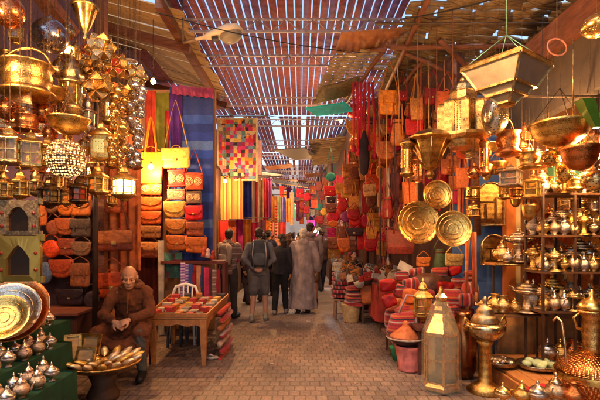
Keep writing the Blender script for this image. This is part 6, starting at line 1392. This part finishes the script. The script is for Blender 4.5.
for i,(px,py,w,h,Y,c,l) in enumerate([(428,285,30,22,6.1,(.12,.05,.03),'dark brown tufted leather pouf in front of the maroon bag'),(452,300,26,22,5.8,(.6,.05,.03),'red striped ribbed round pouf beside the gold lantern'),(405,268,14,10,6.6,(.4,.35,.3),'grey framed box lid leaning on the table'),(470,292,16,20,5.7,(.5,.12,.04),'orange brown pouf beside the tall urn')]):
    p=P(px,py+h/2,Y); r=S(w,Y)/2; hh=S(h,Y)
    if i==2: solid('wooden_tray',l,'tray',MB().box((p.x,Y,p.z+.08),(.22,.02,.16),0,Matrix.Rotation(.5,4,'Y')@Matrix.Rotation(-.5,4,'X')),WOOD,c,bevel=.005)
    else: solid('pouf',l,'pouf',MB().lathe([(.6*r,0),(.95*r,.12*hh),(1.05*r,.5*hh),(.9*r,.85*hh),(.5*r,1*hh),(.1*r,.97*hh)],32,(p.x,Y,p.z),fl=16,fa=.05),[LEATHER,STR_RED,LEATHER,STR_REDX][i],c)
# striped bags and orange garment pile nearer
q=P(424,330,5.7)
sb=thing('striped_shoulder_bag','big red shoulder bag with white and black stripes beside the brown tagine','bag',P(414,345,5.35),.1)
m=MB(); m.M=Matrix.Rotation(-.25,4,'Y'); m.pillow([(-.24,.02),(.22,0),(.27,.22),(.2,.4),(-.18,.44),(-.3,.25)],.2); m.build('body',STR_RED,sb)
m=MB(); m.M=Matrix.Rotation(.35,4,'Y'); m.pillow(sup(.3,.24,.46,3,18),.07,-.13); m.build('flap',STR_REDX,sb); MB().tube([(-.2,0,.38),(-.1,-.02,.62),(.1,-.02,.6),(.18,0,.4)],.014,6).build('strap',CLOTH,sb,color=(.5,.3,.3))
sb2=thing('striped_shoulder_bag','smaller dark red striped bag on the stool left of the brown tagine','bag',P(394,332,5.9),-.1)
m=MB(); m.pillow(sup(.26,0,.34,3,20),.18); m.build('body',STR_RED,sb2)
og=thing('orange_bag','bright orange slouchy bag heaped above the striped shoulder bag','bag',P(403,325,5.75)); m=MB(); m.M=Matrix.Rotation(.5,4,'Y'); m.pillow([(-.14,0),(.12,-.02),(.17,.25),(.1,.48),(-.04,.5),(-.17,.3)],.2); m.build('body',LEATHER,og,color=(.75,.13,.02)); m=MB(); m.pillow(sup(.2,.3,.5,3,16,.06),.05,-.12); m.build('flap',LEATHER,og,color=(.7,.15,.03))
lump(414,300,13,26,5.8,(.45,.05,.03),'red striped upright cloth roll behind the orange bag','cloth_roll','cloth roll',STR_RED)
lump(398,306,12,16,6.2,(.65,.2,.05),'orange flap pouch beside the cloth roll','pouch','pouch',LEATHER)
st=thing('wooden_stool','dark wooden stool carrying the striped bags beside the tagine','stool',(P(395,0,5.95).x+.1,5.95,0)); zt=P(394,332,5.9).z
MB().box((.05,0,zt-.02),(.62,.4,.035)).build('seat',WOOD,st,color=(.1,.03,.02),bevel=.01)
for x in(-.18,.28):
    for y in(-.15,.15): MB().bar((x,y,0),(x,y,zt-.04),.035,.035).build('leg',WOOD,st,color=(.1,.03,.02))
# tagine on pink pot, green pot
px_,pY=409,5.15; x=P(px_,0,pY).x
solid('pink_pot','pink ribbed clay pot standing on the paving','pot',MB().lathe([(.13,0),(.15,.02),(.14,.05),(.19,.3),(.2,.33),(.19,.35),(.17,.33),(.12,.04)],28,(x,pY,0),fl=14,fa=.03),CLAY,(.55,.15,.13))
C.objects['pink_pot'].scale=(.84,.84,.88); C.objects['pink_pot'].location=(x*.16,pY*.16,0)
tg=thing('tagine','brown and black banded clay tagine dish with orange lid on the pink pot','tagine',(x-.04,pY,.31)); 
MB().lathe([(.1,0),(.2,.02),(.33,.1),(.34,.12),(.31,.13),(.18,.05),(.05,.04)],32).build('dish',CLAY,tg,color=(.07,.025,.02)); MB().lathe([(.335,.098),(.346,.112),(.338,.124)],32,cap=False).build('rim_band',CLAY,tg,color=(.6,.4,.3))
tg.scale=(.66,.66,.8); MB().lathe([(.29,.11),(.27,.14),(.17,.2),(.07,.27),(.05,.3),(.06,.33),(.02,.35)],24).build('lid',CLAY,tg,color=(.5,.13,.04))
solid('green_pot','small green pot half hidden behind the pink pot','pot',MB().lathe([(.07,0),(.1,.15),(.11,.17),(.09,.16)],16,(P(398,0,5.6).x,5.6,0)),CLAY,(.03,.25,.1))
# plastic wrapped floor lantern
WRAP=m_glass('wrapped_glass',(.8,.6,.28),.08,.9)
fl_=thing('floor_lantern','tall gold floor lantern with glass sides wrapped in clear plastic on the paving','lantern',(P(441,392,4.5).x,4.5,.0),.35)
for nm,mb,mt,c in (('base',MB().lathe([(.2,0),(.3,.03),(.31,.07),(.27,.1)],6,sm=False),BRASS,GOLD2),('glass_body',MB().lathe([(.24,.1),(.25,.64)],6,sm=False),WRAP,None),('shoulder',MB().lathe([(.28,.64),(.285,.66),(.13,.86),(.13,.9)],6,sm=False),SMOOTHM,(.75,.6,.3)),('neck',MB().lathe([(.13,.9),(.11,.94),(.09,1.0),(.1,1.04),(.05,1.08),(.02,1.16)],6,sm=False),SMOOTHM,GOLD3)): mb.build(nm,mt,fl_,color=c)
m=MB()
for k in range(6):
    a=2*PI*k/6; m.bar((.27*math.cos(a),.27*math.sin(a),.08),(.27*math.cos(a),.27*math.sin(a),.65),.022,.022)
    b=a+2*PI/6
    for z in (.11,.36,.63): m.bar((.262*math.cos(a),.262*math.sin(a),z),(.262*math.cos(b),.262*math.sin(b),z),.014,.014)
m.build('frame',SMOOTHM,fl_,color=GOLD)
m=MB(); m.lathe([(.33,.02),(.3,.2),(.3,.62),(.18,.86),(.14,.93),(.1,1.0)],26,fl=7,fa=.05,cap=False)
for i,v in enumerate(m.v): m.v[i]=v+V(noise.noise_vector(v*7))*.02
t=NT('clear_plastic_film'); tr=t.n('ShaderNodeBsdfTransparent'); ms=t.n('ShaderNodeMixShader'); ms.inputs[0].default_value=.1; t.set(base=(.85,.75,.55),rough=.15); t.l(tr,0,ms,1); t.l(t.b,0,ms,2); t.l(ms,0,t.out,0); FILM=t.mat
m.build('plastic_wrap',FILM,fl_); fl_.scale=(.64,.64,.93)
lantern(423,300,20,46,5.2,'gold glass lantern standing among the striped bags',GOLD,'house',n=6,top=None,group='small gold lanterns on the stools',glass=GLASS_Y)
lantern(441,308,16,44,4.9,'pale gold lantern standing behind the wrapped floor lantern neck',GOLD3,'house',n=6,top=None,group='small gold lanterns on the stools',glass=GLASS_C)
st=thing('wooden_stool','dark square stool under the two small gold lanterns','stool',(P(433,0,5.15).x,5.2,0)); 
zt=P(423,323,5.2).z-.02; MB().box((0,0,zt),(.5,.55,.035)).build('seat',WOOD,st,color=(.1,.03,.02))
for x in(-.2,.2):
    for y in(-.2,.2): MB().bar((x,y,0),(x,y,zt-.02),.035,.035).build('leg',WOOD,st,color=(.1,.03,.02))
# urns
p=P(479,387,4.6); inst(URN,'brass_urn','tall brass pedestal urn with lidded bowl standing beside the wrapped lantern','urn',(p.x,4.45,0.0),(.42,.42,.98),None,rz=.2,cols=dict(stem=GOLD2,bowl=(.62,.45,.25),lid=(.62,.45,.25),handle=GOLD2))
solid('dark_jar','tall dark copper jar behind the brass pedestal urn','jar',MB().lathe([(.1,0),(.14,.1),(.16,.4),(.11,.62),(.08,.7),(.1,.75),(.08,.74)],20,(P(463,0,4.9).x,4.9,0)),SMOOTHM,(.25,.08,.03))
bu=thing('copper_urn','large copper gold dotted urn with tall neck at the lower right corner','urn',(P(592,0,3.95).x,3.95,0)); bu.scale=(.84,.84,.95)
MB().lathe([(.2,0),(.26,.05),(.2,.1),(.3,.2),(.36,.34),(.33,.46),(.2,.54),(.1,.57)],32).build('body',WEAVE,bu,color=(.85,.42,.12)); MB().lathe([(.37,.33),(.375,.36),(.37,.39)],32,cap=False).build('band',SMOOTHM,bu,color=GOLD)
MB().lathe([(.1,.57),(.08,.62),(.1,.78),(.09,.9),(.13,.94),(.14,.97),(.1,.98)],20).build('neck',BRASS,bu,color=(.8,.45,.15)); MB().lathe([(.14,.98),(.15,1.0),(.1,1.06),(.03,1.1),(.03,1.14),(.01,1.17)],16).build('lid',SMOOTHM,bu,color=GOLD)
for s in(-1,1): MB().tube([(s*.13,0,.95),(s*.2,0,.9),(s*.16,0,.8),(s*.1,0,.78)],.014,6).build('handle',SMOOTHM,bu,color=GOLD)
solid('curved_pipe','pale curved pipe standing beside the large copper urn','pipe',MB().tube([P(568,382,3.9),P(565,345,3.95),P(562,322,4.0),P(557,317,4.05),P(553,321,4.05)],.012,8),SMOOTHM,(.7,.45,.25))
# trays on platform
def ptray(px,py,w,Y,z,c,lab,items,ic,inm):
    x=P(px,0,Y).x; r=S(w,Y)/2; solid('oval_tray',lab,'tray',MB().lathe([(.02,0),(.7*r,.0),(.95*r,.03),(r,.06),(.98*r,.065),(.9*r,.045),(.65*r,.02),(.02,.02)],32,(x,Y,z),sy=.9,fl=16,fa=.02),BRASS,c,'trays on the wooden platform')
    for i in range(items):
        a=2*PI*i/items; rr=r*.55*(1 if i%2 else .35); m=MB(); m.ell((x+rr*math.cos(a),Y+rr*math.sin(a)*.9,z+.06),(.045,.06,.03),10); solid(inm.replace(' ','_'),f"{['dull','bright','small'][i%3]} {inm}, {ords[i]} round the {'left' if px<510 else 'right'} platform tray",inm,m,BRASS if ic!=3 else CLOTH,[SIL,GOLD3,ANT,(.45,.5,.25)][ic],f'{inm}s on the platform trays')
ptray(500,357,36,4.7,.19,(.45,.33,.2),'dark silver oval tray at the left of the platform',8,0,'metal dish'); ptray(539,357,44,4.6,.19,(.55,.5,.35),'silver oval tray with green packets on the platform',10,3,'wrapped packet')
# right foreground pots low
FG='metalware heaped at the lower right'
for i,(pr,kn,px,py,h,Y,c,lab) in enumerate([(SUG,'sugar bowl',503,402,20,3.9,GOLD3,'gold lidded bowl at the bottom edge, leftmost of the heap'),(TEA,'teapot',522,402,22,3.8,GOLD,'gold teapot with red knob at the bottom edge'),(SUG,'sugar bowl',538,404,24,3.75,SIL,'silver lidded bowl at the bottom edge beside the red pouch'),(TEA,'teapot',556,400,28,3.7,(.7,.5,.3),'rosy teapot at the bottom edge, rightmost of the heap'),(VASE,'vase',574,404,24,3.6,COP,'copper vase at the bottom edge before the large urn')]):
    p=P(px,py,Y); s=S(h,Y); z=.0
    inst(pr,kn.replace(' ','_'),lab,kn,(p.x,Y,max(.0,p.z)),(s,s,s),FG,rz=rnd.uniform(-1,1),cols=dict(body=c,lid=c,spout=c,handle=c))
table_low=thing('low_display_board','low wooden board carrying the metalware at the bottom right edge','board',(P(540,0,3.7).x,3.72,0)); MB().box((.1,0,.02),(1.0,.4,.03)).build('board',TABLEW,table_low)
for i,(px,py) in enumerate(((529,391),(545,389))): lump(px,py,11,9,3.8,(.5,.01,.02),f"bright red velvet pouch in the bottom metalware heap, {['left','right'][i]} one",'velvet_pouch','pouch',CLOTH,'red pouches in the metalware heap')
for i,(pr,kn,px,py,h,Y,c,lab) in enumerate([(URN,'small urn',455+30,300+18,20,4.9,GOLD3,'gold small urn on the rack end beside the tall urn'),(VASE,'vase',503,312,18,4.9,GOLD3,'pale gold vase standing left of the fourth shelf'),(TEA,'teapot',515,312,15,4.9,GOLD,'gold teapot standing left of the fourth shelf'),(URN,'small urn',528,312,32,4.9,(.7,.55,.35),'tall silver urn standing left of the fourth shelf'),(VASE,'vase',495,312,20,4.95,GOLD,'slim gold vase at the left end of the side shelf')]):
    ware(pr,kn.replace(' ','_'),kn,px,py,h,Y,c,lab,'metalware on the side shelf')
ss=thing('side_shelf','narrow dark shelf left of the black rack holding gold vases','shelf',P(512,313.5,4.95)); MB().box((.0,0,-.012),(.72,.26,.022)).build('board',WOOD,ss,color=(.12,.05,.02)); 
for x in(-.34,.34): MB().bar((x,.1,-.02),(x,.1,-.72),.02,.02).build('leg',IRON,ss,color=(.05,.03,.02))
bulb(598,155,4.15,'bright bulb glowing at the right edge among the gold globes',50,(1,.58,.24),top=3.0,r=.035)
# denser right stall
for r_i,(py,Yr) in enumerate(((118,5.3),(136,5.2),(154,5.0),(172,4.9),(190,5.4),(206,5.5))):
    for c_i,px in enumerate((472,486,500,514,528,542,556,570,584,598)):
        if (r_i*3+c_i*5)%8 in (0,5) or (py<130 and px>500) or (py>180 and 480<px<505): continue
        if py<150 and px>530: continue
        st=['pail','globe','bowl','house','tube','ball','box','onion'][(r_i*3+c_i)%8]; c,cn=[(GOLD,'gold'),(COP,'copper'),(GOLD3,'pale gold'),(GOLD2,'deep gold'),(SIL,'silver')][(r_i*2+c_i)%5]; w=rnd.uniform(10,16)
        nm={'pail':'pail','globe':'pierced globe','bowl':'hanging bowl','house':'house lantern','tube':'tube lantern','ball':'pierced ball','box':'box lantern','onion':'onion lantern'}[st]
        LR(px+rnd.uniform(-4,4),py+rnd.uniform(-4,4),w,w*rnd.uniform(.8,1.6),min(Yr+rnd.uniform(-.2,.2),6),f'small {cn} {nm} in the rear layer, {ords[r_i]} row, {ords[c_i]} from left',c,st,n=6 if st=='house' else 8,top=3.02 if px>505 else 4.3,group='small metalware in the rear layer at right')
for r_i,py in enumerate((205,222,240,258,276,292)):
    for c_i,px in enumerate((532,546,560,574,588,600)):
        if (r_i+c_i)%2: continue
        tray(px+rnd.uniform(-2,2),py+rnd.uniform(-2,2),rnd.uniform(13,20),5.6,f"small {['copper','gold','dark bronze'][(r_i+c_i//2)%3]} plate on the back wall, {ords[r_i]} row, {ords[c_i]} from left",[COP,GOLD,ANT][(r_i+c_i//2)%3],-.06,group='small plates on the right back wall',name='wall_plate',cat='plate')
# heap of red woven bags and cushions below the trays
hp=[(388,285,16,12),(399,291,15,12),(412,284,17,12),(426,296,16,13),(444,288,17,13),(458,284,14,12),(466,300,14,14),(452,312,15,13),(392,300,14,13),(405,312,16,12),(430,310,14,13),(440,272,16,10),(456,270,14,10),(470,276,12,11),(418,272,15,9),(402,276,14,9)]
for i,(px,py,w,h) in enumerate(hp):
    c,cn=[((.6,.02,.02),'red'),((.65,.14,.02),'orange'),((.4,.01,.03),'crimson'),((.5,.05,.02),'scarlet')][i%4]; Y=5.75+.04*i if py<300 else 5.5+.02*i
    lump(px,py,w,h,Y,tuple(x*.55 for x in sat(c)),f"{'striped ' if i%4 else ''}{cn} woven bag in the heap below the round trays, {ords[i]} placed",'woven_bag','bag',STR_RED if i%2==1 else STR_REDX if i%4==2 else LEATHER,'woven bags heaped below the round trays',rnd.uniform(-.5,.5),4.5)
# third layer of saturated bags toward the lane
for r_i,py in enumerate(range(128,252,15)):
    for c_i,px in enumerate((343,353,363,373,383,393)):
        if (r_i*2+c_i)%3==0 or (px<350 and py<160): continue
        c,cn=[((.5,.02,.02),'red'),((.65,.2,.04),'bright orange'),((.55,.3,.12),'tan'),((.6,.28,.05),'amber'),((.22,.08,.04),'dark brown')][(r_i*2+c_i*3)%5]; k=['flap','shop','round','sack','square','disc'][(r_i+c_i*2)%6]
        kn={'flap':'flap bag','square':'buckled bag','round':'saddle bag','shop':'shopping bag','sack':'bucket bag','disc':'round purse'}[k]
        bag(k,px+rnd.uniform(-3,3),py+rnd.uniform(-3,3),rnd.uniform(9,13),rnd.uniform(10,15),rnd.uniform(7.6,8.3) if px>365 else rnd.uniform(8.6,9.4),c,f'{cn} {kn} in the middle curtain, {ords[r_i]} row, {ords[c_i]} from the lane','bags in the middle curtain at right',strap=rnd.uniform(6,22),tilt=rnd.uniform(-.15,.15))
# far end hangings
cn_=['scarlet','amber','plum','cream','teal','rose','rust','violet','ochre','navy']
cc_=[(.5,.03,.03),(.6,.3,.04),(.2,.04,.15),(.5,.4,.28),(.04,.2,.2),(.5,.08,.15),(.45,.12,.04),(.2,.08,.3),(.45,.25,.06),(.04,.05,.2)]
for i in range(10):
    px=282+i*3.3; Y=22+(i*7%10)*.9; cloth('hanging_textile',f'{cn_[i]} cloth hung across the far end of the lane above the crowd','textile',px-2.2,px+2.2,186+(i*5%9),216+(i*3%10),Y,CLOTH,'cloths hung across the far end',cc_[i],.02,1.3)
rail((-1.7,26,4.8),(1.1,26,4.8),'rail of the cloths across the far end',.015)
for i,(px,Y,z,w) in enumerate(((290,19,3.9,1.6),(303,24,3.7,1.5),(284,29,3.9,1.8))):
    canopy(['patched brown awning','rusty awning','faded ochre awning'][i]+' stretched over the far end of the lane',MB().box((gx(px,Y),Y,z),(w,1.5,.03),0,Matrix.Rotation([.15,-.12,.1][i],4,'Y')@Matrix.Rotation(.2,4,'X')),BOARD if i!=1 else TIN,'far_awning','awning')
cloth('draped_cloth','tan ochre cloth hung under the side shelf behind the platform','cloth',497,545,316,362,5.25,CLOTH,None,(.4,.2,.07),.03,3)
cloth('draped_cloth','brown gold cloth hung below the fourth shelf at the right edge','cloth',548,604,318,372,5.05,CLOTH,None,(.3,.14,.05),.03,3)
for i,px in enumerate((553,566,579,592)):
    p=P(px,368,4.75); c,cn=[(SIL,'silver'),(GOLD,'gold'),(COP,'copper'),(GOLD3,'pale gold')][i]; inst([SUG,TEA,VASE,URN][i],['sugar_bowl','teapot','vase','small_urn'][i],f"{cn} {['sugar bowl','teapot','vase','small urn'][i]} standing on the wooden platform behind the large copper urn",['sugar bowl','teapot','vase','urn'][i],(p.x,4.85,.187),(.24,.24,.28),'metalware standing on the platform',rz=rnd.uniform(-1,1),cols=dict(body=c,lid=c,spout=c,handle=c,stem=c,bowl=c))
pn=['thin red','thin tan','thin black','thin orange','thin maroon','thin cream','thin rust','thin brown','thin scarlet','thin amber']
pc_=[(.5,.03,.02),(.45,.25,.1),(.04,.02,.02),(.6,.2,.04),(.25,.02,.02),(.55,.42,.28),(.4,.12,.04),(.2,.08,.04),(.6,.04,.02),(.55,.3,.06)]
strapset([379,387,394,402,409,417,425,433,441,450],104,206,6.6,lambda i:pc_[i],'long_strap',lambda i:f'{pn[i]} long strap dangling among the bags above the round trays',.009)
# ================================================================ LIGHT, CAMERA
bulb(0,0,0,'white bulb glowing far down the lane above the heads',28,(.9,.93,1),top=4.6,r=.04,mat=LITW,loc=P(315,231,12.8)-V((0,0,-.0)))
# warm bulbs added as fill for stalls; only the first has a seen source
for i,(loc,pw,lab) in enumerate([((-1.9,5.6,3.6),22,'warm bulb over the seated man under the canopy beam'),(tuple(P(419,221,5.7)),9,'added fill bulb hidden behind the round gold trays'),((.9,12.2,2.6),40,'added fill bulb among the farthest small bags'),((-.3,28,3.4),120,'added fill bulb at the very end of the lane'),((-2.6,2.9,3.3),46,'added unseen fill bulb high in the lantern stall at left'),((-3.0,5.0,2.5),13,'added fill bulb between the lanterns and the stall wall bags'),((1.2,3.0,3.4),62,'unseen warm bulb in front of the round gold trays'),((2.55,4.55,2.72),32,'added fill bulb hidden in front of the metalware shelves'),((3.6,5.2,2.75),25,'added fill bulb inside the metalware recess'),((1.15,7.6,3.3),70,'added fill bulb among the orange bags'),((.95,10,4.25),60,'added fill bulb over the handbag counter'),((-1.35,11.0,3.4),60,'added fill bulb over the hanging scarves'),((-1.2,14.5,3.2),70,'added fill bulb farther down the scarf stalls'),((.6,17,3.3),80,'added fill bulb far down the right hand shops'),((-.9,21,3.4),100,'added fill bulb near the lane end'),((-1.0,3.0,3.45),40,'added unseen fill bulb over the left lane edge near the teapots')]):
    bulb(0,0,0,lab,pw*BULBK,(1,.5,.19),top=min(4.4,loc[2]+1.2),r=.03,loc=V(loc))
sc.world=bpy.data.worlds.new('World'); sc.world.use_nodes=True; w=sc.world.node_tree; bg=w.nodes['Background']
sk=w.nodes.new('ShaderNodeTexSky'); sk.sky_type='NISHITA'; sk.sun_disc=False; sk.sun_elevation=math.radians(58); sk.sun_rotation=math.radians(-140); sk.air_density=1.2; sk.dust_density=2
w.links.new(sk.outputs[0],bg.inputs[0]); bg.inputs[1].default_value=.135
l=bpy.data.lights.new('sun_light','SUN'); l.energy=1.5; l.angle=math.radians(12); l.color=(1,.9,.78); so=bpy.data.objects.new('sun_light',l); C.objects.link(so)
d=V((math.sin(math.radians(-140))*math.cos(math.radians(58)),math.cos(math.radians(-140))*math.cos(math.radians(58)),math.sin(math.radians(58)))); so.rotation_euler=d.to_track_quat('Z','Y').to_euler()
cam=bpy.data.cameras.new('camera'); co=bpy.data.objects.new('camera',cam); C.objects.link(co); co.location=(0,0,H); co.rotation_euler=(PI/2,0,0)
cam.sensor_width=36; cam.lens=36*F/600; cam.shift_y=-0+ (36/600); cam.clip_end=400; cam.clip_start=.05; sc.camera=co
vs=sc.view_settings; vs.view_transform='Standard'; vs.look='None'; vs.gamma=1; vs.use_curve_mapping=False; vs.exposure=EXPO
sc.render.engine='CYCLES'; sc.cycles.max_bounces=7; sc.cycles.sample_clamp_indirect=6
def kill(o):
    for ch in list(kids.get(o.as_pointer(),[])): kill(ch)
    bpy.data.objects.remove(o,do_unlink=True)
for p_ in protos: kill(p_)
for o in bpy.data.objects:
    if o.name.startswith('plastic_chair'): o.scale=(.86,.86,.97)
